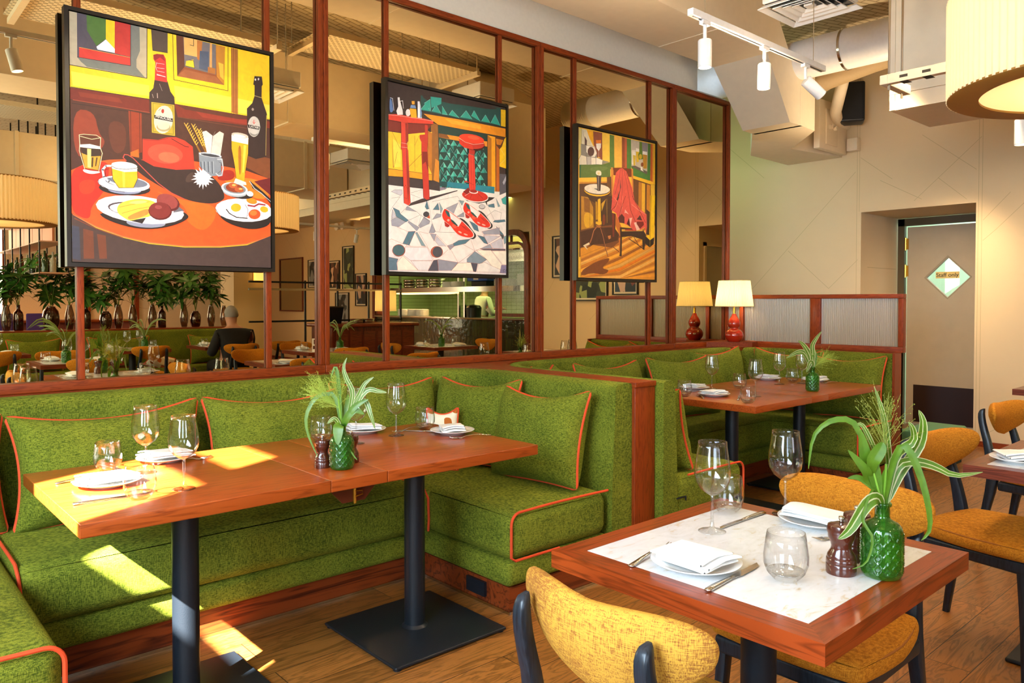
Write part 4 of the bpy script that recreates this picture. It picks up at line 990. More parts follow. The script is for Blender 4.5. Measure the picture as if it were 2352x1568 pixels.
# ================================================================= CHAIRS
def bolster(m, W=.46, n=44, k=22):
    # upholstered back: eye shaped in front view, wrapped round the sitter; local x forward, y sideways, z up
    vs = []; fs = []
    for i in range(n+1):
        u = -1+2*i/n; u = math.sin(u*pi/2)
        e = (1-abs(u)**3.2)**.5
        y = u*W/2; xc = .060*u*u-.010; hh = .083*e**.9*(1-.18*abs(u))+.002; th = .030*e**.8+.001
        zc = .745-.016*(1-u*u)+.028*abs(u)
        for j in range(k):
            a = 2*pi*j/k; ca, sa = math.cos(a), math.sin(a)
            x = xc+th*(abs(ca)**.8)*(1 if ca > 0 else -1)*(1.0 if sa > 0 else (1-.45*abs(sa)))+.10*hh*sa*-1; z = zc+hh*sa
            vs.append((x, y+.0*sa, z))
    for i in range(n):
        for j in range(k): fs.append((i*k+j, (i+1)*k+j, (i+1)*k+(j+1) % k, i*k+(j+1) % k))
    fs += [tuple(range(k)), tuple(n*k+j for j in range(k))[::-1]]
    return m.add(vs, fs)
def bar(m, pts, wx, wy, n=14):
    pts, wx, wy = list(pts), list(wx), list(wy)
    for _ in range(1):
        P2, X2, Y2 = [pts[0]], [wx[0]], [wy[0]]
        for i in range(len(pts)-1):
            for t in (.25, .75): P2.append(tuple(pts[i][k]*(1-t)+pts[i+1][k]*t for k in range(3))); X2.append(wx[i]*(1-t)+wx[i+1]*t); Y2.append(wy[i]*(1-t)+wy[i+1]*t)
        pts, wx, wy = P2+[pts[-1]], X2+[wx[-1]], Y2+[wy[-1]]
    # flattened bar through pts, half sizes given per point
    vs = []; fs = []; N = len(pts)
    for i, p in enumerate(pts):
        a_, b_ = wx[i], wy[i]
        for j in range(n):
            a = 2*pi*(j+.5)/n; c, s_ = math.cos(a), math.sin(a)
            vs.append((p[0]+a_*(abs(c)**.5)*(1 if c > 0 else -1), p[1]+b_*(abs(s_)**.5)*(1 if s_ > 0 else -1), p[2]))
    for i in range(N-1):
        for j in range(n): fs.append((i*n+j, i*n+(j+1) % n, (i+1)*n+(j+1) % n, (i+1)*n+j))
    fs += [tuple(range(n))[::-1], tuple((N-1)*n+j for j in range(n))]
    return m.add(vs, fs)
def chair_seat():
    def fn(p):
        f = 1-.10*max(0, -(p.x))/.23 ; q = .92+.08*math.cos(p.x*6)
        r2 = (p.x/.24)**2*(p.y/.23)**2
        s_ = 1-.10*r2**1.0
        return Vector((p.x*s_, p.y*f*s_, p.z))
    return MB().rbox((-.225, -.235, .425), (.235, .235, .478), .024, 4, 0, .016, fn=fn, res=8)
def make_chair(label, loc, rz, mat=MUST, back=MUST, simple=False):
    t = thing('dining_chair', label, 'chair', loc, rz, 'mustard chairs with black frames')
    part('seat', chair_seat(), mat, t, sharp=0); part('backrest', bolster(MB()).xf(Matrix.Translation((-.255, 0, 0))), back, t, sharp=50)
    sp_ = []
    for i in range(72):
        a = 2*pi*i/72; c, s_ = math.cos(a), math.sin(a); k = 1/(abs(c)**5+abs(s_)**5)**.2
        x, y = c*k*.222+.003, s_*k*.226; f = 1-.10*max(0, -x)/.23; r2 = (x/.24)**2*(y/.23)**2; sp_.append((x*(1-.09*r2), y*f*(1-.09*r2), .472))
    part('piping', MB().tube(sp_, .0035, 6, closed=True), plain('seat_piping', '9c5a10', .8), t, sharp=0)
    part('seat_frame', MB().rbox((-.20, -.20, .375), (.21, .20, .424), .012, 3), NAVY, t, sharp=0)
    for sy in (-1, 1):
        part('leg', bar(MB(), [(.205, sy*.205, 0), (.195, sy*.19, .2), (.18, sy*.18, .41)], [.013, .017, .022], [.013, .016, .018]), NAVY, t)
        part('back_post', bar(MB(), [(-.305, sy*.175, 0), (-.272, sy*.172, .22), (-.235, sy*.168, .40), (-.238, sy*.165, .47), (-.262, sy*.158, .60), (-.293, sy*.152, .70), (-.302, sy*.150, .755), (-.297, sy*.150, .782), (-.288, sy*.15, .79)],
             [.013, .018, .027, .026, .019, .016, .015, .011, .004], [.013, .017, .020, .020, .018, .017, .016, .013, .005]), NAVY, t)
        part('glide', MB().lathe([(0, -.001), (.012, -.001), (.012, .004), (0, .004)], (.205, sy*.205, .001), 12).lathe([(0, -.001), (.012, -.001), (.012, .004), (0, .004)], (-.305, sy*.175, .001), 12), STEEL, t)
    return t
CH = make_chair('chair seen from behind in the foreground, its tweedy mustard back nearest the camera', (1.30, .935, 0), 0, MUST2, MUST2)
GC = 'mustard chairs with black frames'
make_chair('chair behind the marble table, its long mustard back rising past the green vase', (2.05, 1.0, 0), R(180))
CB = make_chair('orange chair whose back rises between the vase leaves and the table at the right margin', (3.40, .93, 0), R(-102))
dup(CB, (4.68, 1.02, 0), R(-98), 'orange chair further right, its back above the napkin at the right margin', GC)
# ================================================================= RED LAMP
lampt = thing('table_lamp', 'red gourd-shaped lamp with cream pleated shade on the corner of the far banquette', 'lamp', (6.03, 3.74, 1.0))
gp = [(0, 0), (.052, 0), (.055, .006), (.07, .022), (.083, .05), (.081, .075), (.066, .10), (.043, .118), (.040, .124), (.050, .138), (.056, .158), (.053, .18), (.041, .205), (.026, .228), (.019, .245), (.019, .252), (0, .252)]
def smooth_prof(p, it=2):
    for _ in range(it):
        q = [p[0]]
        for a, b in zip(p, p[1:]): q += [(.75*a[0]+.25*b[0], .75*a[1]+.25*b[1]), (.25*a[0]+.75*b[0], .25*a[1]+.75*b[1])]
        p = q+[p[-1]]
    return p
part('base', MB().lathe(smooth_prof(gp), n=48), RED, lampt, sharp=0)
part('stem', MB().lathe([(0, .25), (.012, .25), (.012, .30), (.006, .302), (.006, .42), (0, .42)], n=16), BRASS, lampt, sharp=40)
def pleat(n, amp):
    def f(r, z, a): return r+amp*abs(math.sin(a*n/2))
    return f
SHADE = shade('lamp_shade_cloth', 'f3e3b0', 'ffe39a', .30, .6)
part('shade', MB().lathe([(.163, .318), (.134, .545)], n=360, fn=pleat(64, .004)), SHADE, lampt, sharp=0)
part('shade_trim', MB().tube([(.164*math.cos(a), .164*math.sin(a), .318) for a in [i/40*2*pi for i in range(40)]], .003, 6, closed=True).tube([(.135*math.cos(a), .135*math.sin(a), .545) for a in [i/40*2*pi for i in range(40)]], .003, 6, closed=True), plain('shade_trim', 'e8d6a0', .7), lampt)
part('bulb', MB().lathe([(0, .40), (.02, .405), (.03, .43), (.022, .46), (0, .47)], n=20), plain('bulb', 'fff2d0', .4, emit='ffe0a0', es=14), lampt, sharp=0)
lamp('lamp_bulb', 'POINT', (6.03, 3.74, 1.43), 15, (1, .74, .36), .035)
# ================================================================= PENDANT DRUMS
PSH = shade('pendant_cloth', 'f7e8c8', 'ffdf9e', .14, .45); PDIF = shade('pendant_diffuser', 'f7ead0', 'ffd084', .45, .5)
PRING = plain('ochre_ring', 'a8792f', .6)
def pendant(loc, label):
    t = thing('pendant_lamp', label, 'pendant lamp', loc, 0, 'pleated drum pendants')
    part('shade', MB().lathe([(.45, 0), (.452, .34)], n=720, fn=pleat(110, .010)), PSH, t, sharp=0)
    part('ring', MB().lathe([(.36, 0), (.36, -.004), (.45, -.004), (.457, 0), (.457, .006), (.45, .008), (.36, .004)], n=96, closed=True), PRING, t, sharp=30)
    part('top_ring', MB().lathe([(.44, .335), (.458, .335), (.458, .345), (.44, .345)], n=96, closed=True), PRING, t, sharp=30)
    part('diffuser', MB().lathe([(0, .012), (.2, .010), (.362, .003)], n=72), PDIF, t, sharp=0)
    part('cable', MB().tube([(0, 0, .30), (0, 0, HC-loc[2])], .004, 6).tube([(-.45, 0, .335), (.45, 0, .335)], .004, 6).tube([(0, -.45, .335), (0, .45, .335)], .004, 6), WHITE, t)
    part('bulb', MB().lathe([(0, .11), (.03, .12), (.045, .15), (.03, .19), (0, .20)], n=20), plain('bulb_big', 'fff2d0', .4, emit='ffd890', es=6), t, sharp=0)
    lamp('pendant_bulb', 'POINT', (loc[0], loc[1], loc[2]+.16), 17, WARM, .06)
pendant((3.115, .56, 2.065), 'big cream pleated drum pendant at the top right of the photo')
pendant((1.0, .45, 2.0), 'pleated drum pendant reflected at the left edge of the mirrors')
# ================================================================= CEILING SERVICES
def loftbox(m, secs, mi=0, caps=True):     # secs: list of (x, y0, y1, z0, z1)
    vs = []
    for x, y0, y1, z0, z1 in secs: vs += [(x, y0, z0), (x, y1, z0), (x, y1, z1), (x, y0, z1)]
    fs = []
    for i in range(len(secs)-1):
        for j in range(4): fs.append((i*4+j, i*4+(j+1) % 4, (i+1)*4+(j+1) % 4, (i+1)*4+j))
    if caps: fs += [(3, 2, 1, 0), tuple((len(secs)-1)*4+k for k in range(4))]
    return m.add(vs, fs, mi, False)
dt = thing('ventilation_duct', 'cream boxed duct running along above the mirrors and stepping down to the far wall', 'duct', (2, 3.4, 3.35))
m = MB(); loftbox(m, [(-3.5, -.27, .29, 0, .55), (2.0, -.27, .29, 0, .55), (3.62, -.2, .30, 0, .55)])
part('long_run', m, DUCT, dt)
m = MB(); loftbox(m, [(3.62, -.2, .30, 0, .55), (4.12, -.13, .32, -.46, .10), (4.34, -.128, .325, -.46, .02)])
part('sloping_drop', m, DUCT, dt)
m = MB().prism([(4.30,-.13),(4.60,-.11),(5.20,.43),(6.03,.30),(6.03,.91),(5.21,.89),(4.30,.33)], 2, -.46, .02)
part('wall_box', m, DUCT, dt)
part('seam', MB().box((2.85, -.272, -.004), (2.87, .292, .0)), DUCT, dt); part('seam', MB().box((.9, -.272, -.004), (.92, .292, 0)), DUCT, dt)
def rod(x, y, z0, parent_label=None): pass
vb = thing('valve_box', 'cream access box with two round ports on the far wall below the duct', 'box', (XE-.02, 3.69, 2.89))
part('body', MB().box((-.62, -.06, .01), (-.02, .005, .5), bev=.006), DUCT, vb); part('access_panel', MB().rbox((-.50, -.072, .06), (-.25, -.058, .42), .006, 2), CREAM, vb)
for x in (-.40, -.30): part('port', MB().lathe([(0, .03), (.022, .03), (.026, 0)], n=20).xf(Matrix.Translation((x-.03, -.072, .24)) @ Matrix.Rotation(R(90), 4, 'X')), CREAM, vb)
jb = single('junction_box', MB().box((-.09, -.07, 0), (0, .04, .13), bev=.006).lathe([(0, .008), (.012, .008), (.012, 0)], n=12), CREAM, 'small cream junction box on the far wall right of the duct', 'box', (XE-.001, 3.57, 2.93))
sp = thing('loudspeaker', 'black box loudspeaker high on the far wall', 'speaker', (7.80, 3.50, 3.38), R(28))
part('cabinet', MB().box((-.10, -.12, -.20), (.12, .12, .20), bev=.02), BLACK, sp); part('grille', MB().box((-.108, -.10, -.18), (-.099, .10, .18), bev=.003), plain('speaker_grille', '0c0c0d', .8), sp)
part('bracket', MB().box((.12, -.02, -.03), (.20, .02, .03)), BLACK, sp)
pt = thing('round_duct', 'white round duct crossing under the ceiling slab beyond the drop', 'duct', (6.30, 2.45, 3.45))
rib = [(-.0, 0)]
part('pipe', MB().tube([(0, -.2, 0), (0, 2.9, 0)], .165, 32), WHITE, pt, sharp=40)
for y in (.42, 1.2, 1.9): part('collar', MB().lathe([(.164, -.01), (.173, -.01), (.173, .01), (.164, .01)], n=32, closed=True).xf(Matrix.Translation((0, y, 0)) @ Matrix.Rotation(R(90), 4, 'X')), STEEL, pt)
mm = MB()
for i in range(14):
    k = MB().lathe([(.155, -.014), (.175, 0), (.155, .014)], n=28).xf(Matrix.Translation((0, -.2-.028*i, 0)) @ Matrix.Rotation(R(90), 4, 'X')); mm.add(k.v, k.f)
part('flexible_end', mm, plain('flexi_duct', 'cfc6b2', .6), pt)
ft = single('flexible_duct', MB().tube([(6.9, 3.7, 3.3), (6.8, 3.3, 3.42), (6.85, 2.9, 3.5), (7.0, 2.5, 3.6)], .13, 24), plain('dull_flexi', 'a88f68', .7), 'dark round duct in the gap behind the white pipe', 'duct')
single('curved_conduit', MB().tube([(6.95, 3.15, 3.62), (7.15, 3.3, 3.40), (7.45, 3.5, 3.24), (7.75, 3.62, 3.22), (8.02, 3.66, 3.22)], .055, 14), DUCT, 'bent cream conduit running into the wall beside the speaker', 'pipe')
# big rectangular duct at right with its tray
d2_ = thing('ventilation_duct', 'large cream rectangular duct at the upper right behind the big pendant', 'duct', (5.45, 2.03, 2.58))
m = MB().add([(-.37, 0, 0), (.30, 0, 0), (.30, -5.6, 0), (-.37, -5.6, 0), (-.37, 0, .85), (.30, 0, .85), (.30, -.75, 1.36), (-.37, -.75, 1.36), (.30, -5.6, 1.36), (-.37, -5.6, 1.36)],
    [(0, 1, 2, 3), (0, 4, 5, 1), (4, 7, 6, 5), (3, 9, 7, 4, 0), (1, 5, 6, 8, 2), (2, 8, 9, 3)], 0, False)
part('duct_body', m, DUCT, d2_); part('flange', MB().box((-.385, -.012, .06), (-.37, 0, .09)).box((-.385, -5.6, .10), (-.372, 0, .13)).box((-.38, -.03, 0), (-.37, .0, .85)), DUCT, d2_)
def perf():
    m, nt, out = newmat('perforated_tray_metal'); L = nt.links
    b = bsdf(nt, out, Roughness=.5); tc = nd(nt, 'ShaderNodeTexCoord'); br = nd(nt, 'ShaderNodeTexBrick', offset=.5)
    br.inputs['Scale'].default_value = 1; br.inputs['Brick Width'].default_value = .05; br.inputs['Row Height'].default_value = .03; br.inputs['Mortar Size'].default_value = .011
    br.inputs['Color1'].default_value = (.03, .022, .012, 1); br.inputs['Color2'].default_value = (.03, .022, .012, 1); br.inputs['Mortar'].default_value = srgb('d9cdb2')
    L.new(tc.outputs['Object'], br.inputs['Vector']); L.new(br.outputs['Color'], b.inputs['Base Color']); return m
PERF = perf()
def tray(label, loc, Lx, Ly, rz=0, rods=True, top=None):
    t = thing('cable_tray', label, 'cable tray', loc, rz, 'slotted cable trays'); top = (top or HC)-loc[2]
    part('tray', MB().box((0, 0, 0), (Lx, Ly, .004)), PERF, t)
    part('side', MB().box((0, -.003, 0), (Lx, 0, .045)).box((0, Ly, 0), (Lx, Ly+.003, .045)), CREAM, t)
    if rods:
        for x in (.05, Lx-.05):
            for y in (-.03, Ly+.03): part('threaded_rod', MB().tube([(x, y, -.03), (x, y, top)], .005, 6), STEEL, t)
            part('strut', MB().box((x-.02, -.06, -.04), (x+.02, Ly+.06, -.002)), CREAM, t)
    return t
st = thing('strut_support', 'slotted white strut hung on two rods beside the big right-hand duct', 'strut', (5.0, 1.62, 2.50))
part('channel', MB().box((-.86, -1.6, 0), (-.82, .05, .05), bev=.003), CREAM, st); part('channel', MB().box((-.86, .05, 0), (-.55, .09, .05), bev=.003), CREAM, st)
m = MB()
for i in range(14): m.box((-.8615, -.05-.11*i, .018), (-.8599, -.01-.11*i, .032)); m.box((-.86, -.05-.11*i, -.0015), (-.8, -.01-.11*i, .0))
part('slots', m, plain('slot_dark', '3a3226', .8), st)
for x, y in ((-.84, .05), (-.62, .07)): part('threaded_rod', MB().tube([(x, y, -.03), (x, y, HC-2.5)], .006, 6), STEEL, st)
# air diffusers
def cassette(label, loc, s=.62, h=.16, group='square ceiling air diffusers'):
    t = thing('air_diffuser', label, 'air diffuser', loc, 0, group); q = s/2
    part('box', MB().box((-q*.92, -q*.92, .0345), (q*.92, q*.92, h), bev=.01), WHITE, t)
    m = MB()
    for i, r_ in enumerate((q, q*.72, q*.52, q*.34)):
        w_ = q*.12; zz_ = -.002+.005*i
        for a in range(4):
            c = Matrix.Rotation(a*pi/2, 4, 'Z'); vs = [c @ Vector(p) for p in ((-r_, -r_, zz_), (r_, -r_, zz_), (r_-w_, -r_+w_, zz_+.022), (-r_+w_, -r_+w_, zz_+.022), (-r_, -r_, zz_+.006), (r_, -r_, zz_+.006), (r_-w_, -r_+w_, zz_+.028), (-r_+w_, -r_+w_, zz_+.028))]
            m.add(vs, [(0,3,2,1),(4,5,6,7),(0,1,5,4),(2,3,7,6)], 0, False)
    m.box((-q*.12, -q*.12, .015), (q*.12, q*.12, .029))
    part('vanes', m, WHITE, t, sharp=20); part('throat', MB().box((-q*.86, -q*.86, .030), (q*.86, q*.86, .034)), BLACK, t)
    part('hanger', MB().tube([(-q*.8, 0, h), (-q*.8, 0, HC-loc[2])], .005, 6).tube([(q*.8, 0, h), (q*.8, 0, HC-loc[2])], .005, 6), STEEL, t)
    return t
CA = cassette('white square diffuser at the top right between track light and duct', (4.62, 2.34, 3.20), .46)
dup(CA, (2.60, 2.05, 3.02), 0, 'white diffuser reflected beside the plates-and-hat painting')
dup(CA, (4.75, -.25, 3.0), 0, 'white diffuser reflected left of the bar stool painting')
# track lights
def spot_head(t, x, tilt, az, on=True, z=-.10):
    M = Matrix.Translation((x, 0, z)) @ Matrix.Rotation(az, 4, 'Z') @ Matrix.Rotation(tilt, 4, 'Y')
    h = part('spot_head', MB().lathe([(0, 0), (.030, 0), (.0325, -.004), (.0325, -.128), (.030, -.130), (.027, -.118), (0, -.118)], n=32).xf(M), WHITE, t, sharp=40)
    part('neck', MB().tube([(x, 0, -.012), (x, 0, z+.005)], .009, 10).box((x-.03, -.012, -.03), (x+.03, .012, -.01)), WHITE, t)
    part('lens', MB().lathe([(0, -.1195), (.0265, -.1195)], n=24).xf(M), plain('spot_lens', 'fff4dc', .3, emit='ffeac4', es=16 if on else .3), t, sharp=0)
    return M
def track(label, loc, Lx, heads, rz=0, on=True, energy=16, drop=True):
    t = thing('track_light', label, 'track light', loc, rz, 'white ceiling track lights')
    part('rail', MB().box((0, -.017, -.012), (Lx, .017, .02), bev=.003).box((.02, -.004, -.0135), (Lx-.02, .004, -.0119), 1), [WHITE, BLACK], t)
    for x in (.12, Lx-.12): part('suspension', MB().tube([(x, 0, .02), (x, 0, HC-loc[2])], .002, 6), STEEL, t)
    for x, tilt, az, lit in heads:
        M = spot_head(t, x, tilt, az, lit)
        if lit and on:
            p0 = Matrix.Translation(loc) @ Matrix.Rotation(rz, 4, 'Z') @ M @ Vector((0, 0, -.125)); p1 = Matrix.Translation(loc) @ Matrix.Rotation(rz, 4, 'Z') @ M @ Vector((0, 0, -1))
            lamp('track_spot', 'SPOT', p0, energy, WARM2, .02, p1, 70, blend=.8)
    return t
track('white track with three spots in front of the cream duct', (2.99, 2.095, 2.70), 1.31, [(.12, 0, 0, True), (.66, R(2), 0, True), (1.10, R(52), R(150), True)])
track('short white track at the right edge of the photo', (4.32, 1.20, 2.40), .9, [(.28, 0, 0, True)], R(-4))
tr = track('white track reflected left of the plates-and-hat painting', (-.2, 2.55, 2.95), 1.5, [(1.02, R(14), R(200), True), (.2, R(35), R(90), True)], energy=30)
track('short track reflected right of the plates-and-hat painting', (3.9, -3.6, 2.55), 1.2, [(.2, 0, 0, True), (.6, R(30), R(150), True), (1.0, 0, 0, True)])
track('track reflected between the first two paintings', (4.9, -2.5, 2.5), 1.6, [(.5, 0, 0, True), (1.2, R(20), R(90), True)])
track('track reflected between the last two paintings', (5.9, -.6, 2.55), 1.5, [(.45, 0, 0, True), (1.2, R(62), R(95), True)], energy=25)
lamp('niche_fill', 'SPOT', (6.9, 2.2, 2.5), 70, WARM2, .05, (8.95, 3.0, 1.0), 60, blend=1)  # added fill to brighten niche and door, no fixture
# bare spots brightening the paintings, no fixtures built
for x, ty in ((1.26, 3.8), (2.9, 3.8), (4.5, 3.8)): lamp('picture_spot', 'SPOT', (x+.1, 2.2, 3.0), 75, WARM2, .05, (x, 3.8, 2.0), 48, blend=.9)
lamp('wall_fill', 'SPOT', (4.7, 1.9, 2.6), 60, WARM, .06, (8.0, 3.4, 1.5), 75, blend=1)  # this and the next three: added fill for the east wall
lamp('wall_fill', 'SPOT', (6.3, .6, 2.5), 30, (1, .78, .55), .06, (8.0, 1.6, 1.2), 85, blend=1)
lamp('wall_fill', 'SPOT', (5.4, -6.9, 2.6), 120, WARM2, .06, (8.0, -6.8, 1.8), 80, blend=1)
lamp('wall_fill', 'SPOT', (6.2, -.2, 2.5), 60, WARM2, .06, (8.0, .3, 1.6), 80, blend=1)
# further ducts and trays seen in the mirrors only
def rect_duct(label, a, b, grp=None):
    t = thing('ventilation_duct', label, 'duct', ((a[0]+b[0])/2, (a[1]+b[1])/2, a[2])); o = Vector(t.location)
    A, B = Vector(a)-o, Vector(b)-o
    part('duct_body', MB().box(A, B, bev=.004), DUCT, t)
    m = MB(); ln = B.x-A.x; ly = B.y-A.y
    if abs(ln) > abs(ly):
        for k in (.25, .5, .75): x = A.x+ln*k; m.box((x-.02, A.y-.012, -.012), (x+.02, B.y+.012, B.z+.01))
    else:
        for k in (.25, .5, .75): y = A.y+ly*k; m.box((A.x-.012, y-.02, -.012), (B.x+.012, y+.02, B.z+.01))
    part('flange', m, DUCT, t); return t
rect_duct('deep cream duct reflected across the upper left mirror', (-1.2, .75, 3.0), (4.6, 1.35, 3.62))
rect_duct('stepped lower duct reflected beside the bar stool painting', (2.7, -1.9, 2.78), (5.05, -.95, 3.35))
rect_duct('cross duct reflected above the kitchen opening', (5.9, -6.5, 2.75), (6.7, -.4, 3.3))
rect_duct('long duct reflected over the banquette with vases', (-1.0, -3.6, 2.85), (4.4, -2.9, 3.4))
tray('perforated tray reflected above the plates-and-hat painting', (.9, 1.75, 3.30), 1.7, .62)
tray('perforated tray reflected over the bar stool painting', (2.8, 2.05, 3.42), 1.6, .5)
tray('perforated tray reflected far back at the left edge', (.6, -1.2, 3.2), 1.4, .6)
PAL = ['16504a', '1a3a36', '1a4848', '1a4a44', '1d4c48', '1f5a5e', '1f7a8e', '1f7f74', '241a17', '2a2222', '2a2420', '2aa08e', '2c1c14', '2c2018', '2c2020', '2c5c40', '2f9a8c', '33231f', '35241f', '352420', '352a28', '3a1612', '3a241c', '3a281c', '3a2d2a', '3a3032', '3a3a40', '3c281c', '3c3234', '3c3c40', '3c3f4c', '3c4a50', '3f5f66', '3fa09a', '463530', '464850', '4a2a1f', '4a2c1c', '4a2e1e', '4a3018', '4a3424', '4a362e', '4a3a30', '4a3a34', '4a3c3c', '4a3c40', '4a4040', '4a5568', '4a6b2c', '4b3c34', '4c3020', '4c3424', '4c4c58', '4c545c', '4c7c38', '4e4750', '4e7484', '4fb3a4', '54201c', '54302c', '54403c', '553830', '55555e', '55803c', '5a1410', '5a1616', '5a1c1c', '5a2824', '5a2c18', '5a2c1e', '5a2f14', '5a2f1c', '5a3018', '5a3414', '5a3424', '5a3c26', '5a4038', '5a4a4a', '5a7482', '5c2420', '5c5c66', '5c7cae', '5e3020', '5e7438', '5e7a38', '5f7f2a', '5fc0b0', '6a1c20', '6a3a28', '6a4626', '6a5a54', '6a6214', '6a6a74', '6b4426', '6b7f42', '6c6668', '6c8ab8', '6e2418', '6e3a22', '6e4a2a', '6e645e', '6e7484', '70736a', '7a1410', '7a1814', '7a2018', '7a241e', '7a2820', '7a2a1a', '7a3020', '7a3430', '7a3820', '7a3a20', '7a3c22', '7a4420', '7a4424', '7a4a1c', '7a4a20', '7a4a2a', '7a4c18', '7a8a96', '7c8890', '7e2a26', '7e2e1c', '7f8a94', '7f9aa0', '7fc8bc', '8a1c20', '8a3418', '8a3822', '8a4a24', '8a4a34', '8a5a28', '8a5c14', '8a7a78', '8a7c70', '8a7c8c', '8a809c', '8a8478', '8a8880', '8a93b0', '8c8484', '8c93a8', '8e201a', '8e241c', '8e3020', '8e3418', '8e4c30', '8e8e9a', '8fd0c4', '94403c', '96402a', '9a221a', '9a4844', '9a5a24', '9a5a34', '9a5a3a', '9a8a80', '9a8a88', '9a9aa6', '9ad4c8', '9e2416', 'a09088', 'a5662a', 'a82218', 'a82a20', 'a83020', 'a8323a', 'a83c28', 'a84a2c', 'a8661a', 'a8681c', 'a8692c', 'a86a34', 'a89a70', 'a8a8b4', 'aab4bc', 'b02a1c', 'b02c20', 'b0543a', 'b06838', 'b06a2a', 'b06e20', 'b07a2c', 'b0a068', 'b0a285', 'b39c28', 'b83226', 'b8322a', 'b85a28', 'b85a3a', 'b8601c', 'b8702a', 'b87820', 'b8782a', 'b87a22', 'b8822a', 'b8861c', 'b8b0a6', 'b8c0c6', 'b8c2c8', 'bd2a1a', 'bdb8ae', 'c02c2a', 'c0542a', 'c05a28', 'c07a40', 'c08a2c', 'c22e20', 'c2301e', 'c2702c', 'c4b8a4', 'c4bfc0', 'c4c0b8', 'c4c0c8', 'c4ccd0', 'c8372c', 'c83a2c', 'c87a1c', 'c87a24', 'c8822a', 'c8822c', 'c8962a', 'c8962c', 'c89a1c', 'c89a2c', 'c8a82c', 'c8b060', 'c8bca8', 'cc3c2c', 'cc4a40', 'cf3826', 'cf3a1c', 'd03a2a', 'd0661a', 'd0853a', 'd08a5a', 'd08c3c', 'd23c2c', 'd39a55', 'd6a85c', 'd6cabd', 'd6d2d0', 'd8301c', 'd8501c', 'd8584a', 'd8a054', 'd8a42c', 'd8a43c', 'd8b83a', 'd8c86a', 'd8c878', 'd8ccb0', 'd8cfb8', 'd8d0c8', 'd8d0cc', 'd8d4da', 'd8dce4', 'd8dee2', 'd98c24', 'd9902c', 'dba838', 'dcae50', 'dcb82c', 'dcdce4', 'ddd2b4', 'ded2b8', 'dfe4e8', 'e03a20', 'e07a10', 'e07a24', 'e0a030', 'e0ac34', 'e0ae30', 'e0b02c', 'e0b03a', 'e0cfae', 'e2561c', 'e2d6c4', 'e2d8c8', 'e4523a', 'e4dac8', 'e4dcd8', 'e4dedc', 'e4e4ea', 'e6a42c', 'e6aa1c', 'e6ddd2', 'e6dfd0', 'e6e0e0', 'e8921c', 'e89a2c', 'e8a01c', 'e8a41c', 'e8a498', 'e8a81c', 'e8b05c', 'e8b0a0', 'e8b24a', 'e8bc50', 'e8c41c', 'e8c890', 'e8d8d4', 'e8dcc8', 'e8dfd4', 'e8e0d4', 'e8e0da', 'e8e2dc', 'e8e4e2', 'e9b23c', 'e9b83a', 'e9c22c', 'e9e2da', 'e9e2e6', 'ea7444', 'ea9a1c', 'eab05a', 'ead07a', 'ecb860', 'ecc0b0', 'ecc24a', 'ece0b0', 'ece4d4', 'ece6ea', 'ece8ec', 'ee5a38', 'ee5a40', 'ee6a1e', 'ee6a48', 'ee7a30', 'ee8878', 'ee8c1c', 'eec41c', 'eee6da', 'eeeaec', 'efb22c', 'efb23a', 'efb82c', 'efbe2c', 'efcb48', 'efe2dc', 'efe6d4', 'efe8dc', 'efe9ea', 'efecee', 'f08222', 'f0a83a', 'f0b01c', 'f0b220', 'f0b8a8', 'f0c31c', 'f0d0c8', 'f0d8d0', 'f0dada', 'f0dcd6', 'f0e8c0', 'f0e8d8', 'f2a094', 'f2a632', 'f2b61c', 'f2c0b8', 'f2c21c', 'f2c41c', 'f2c42c', 'f2c51c', 'f2ead8', 'f2eadf', 'f4b0a4', 'f4d8d0', 'f4eee4', 'f6d050', 'f6d24c', 'f6f0e4', 'f7d84a', 'f7d94e', 'f8cf48', 'f8e27a', 'f8f6f6']
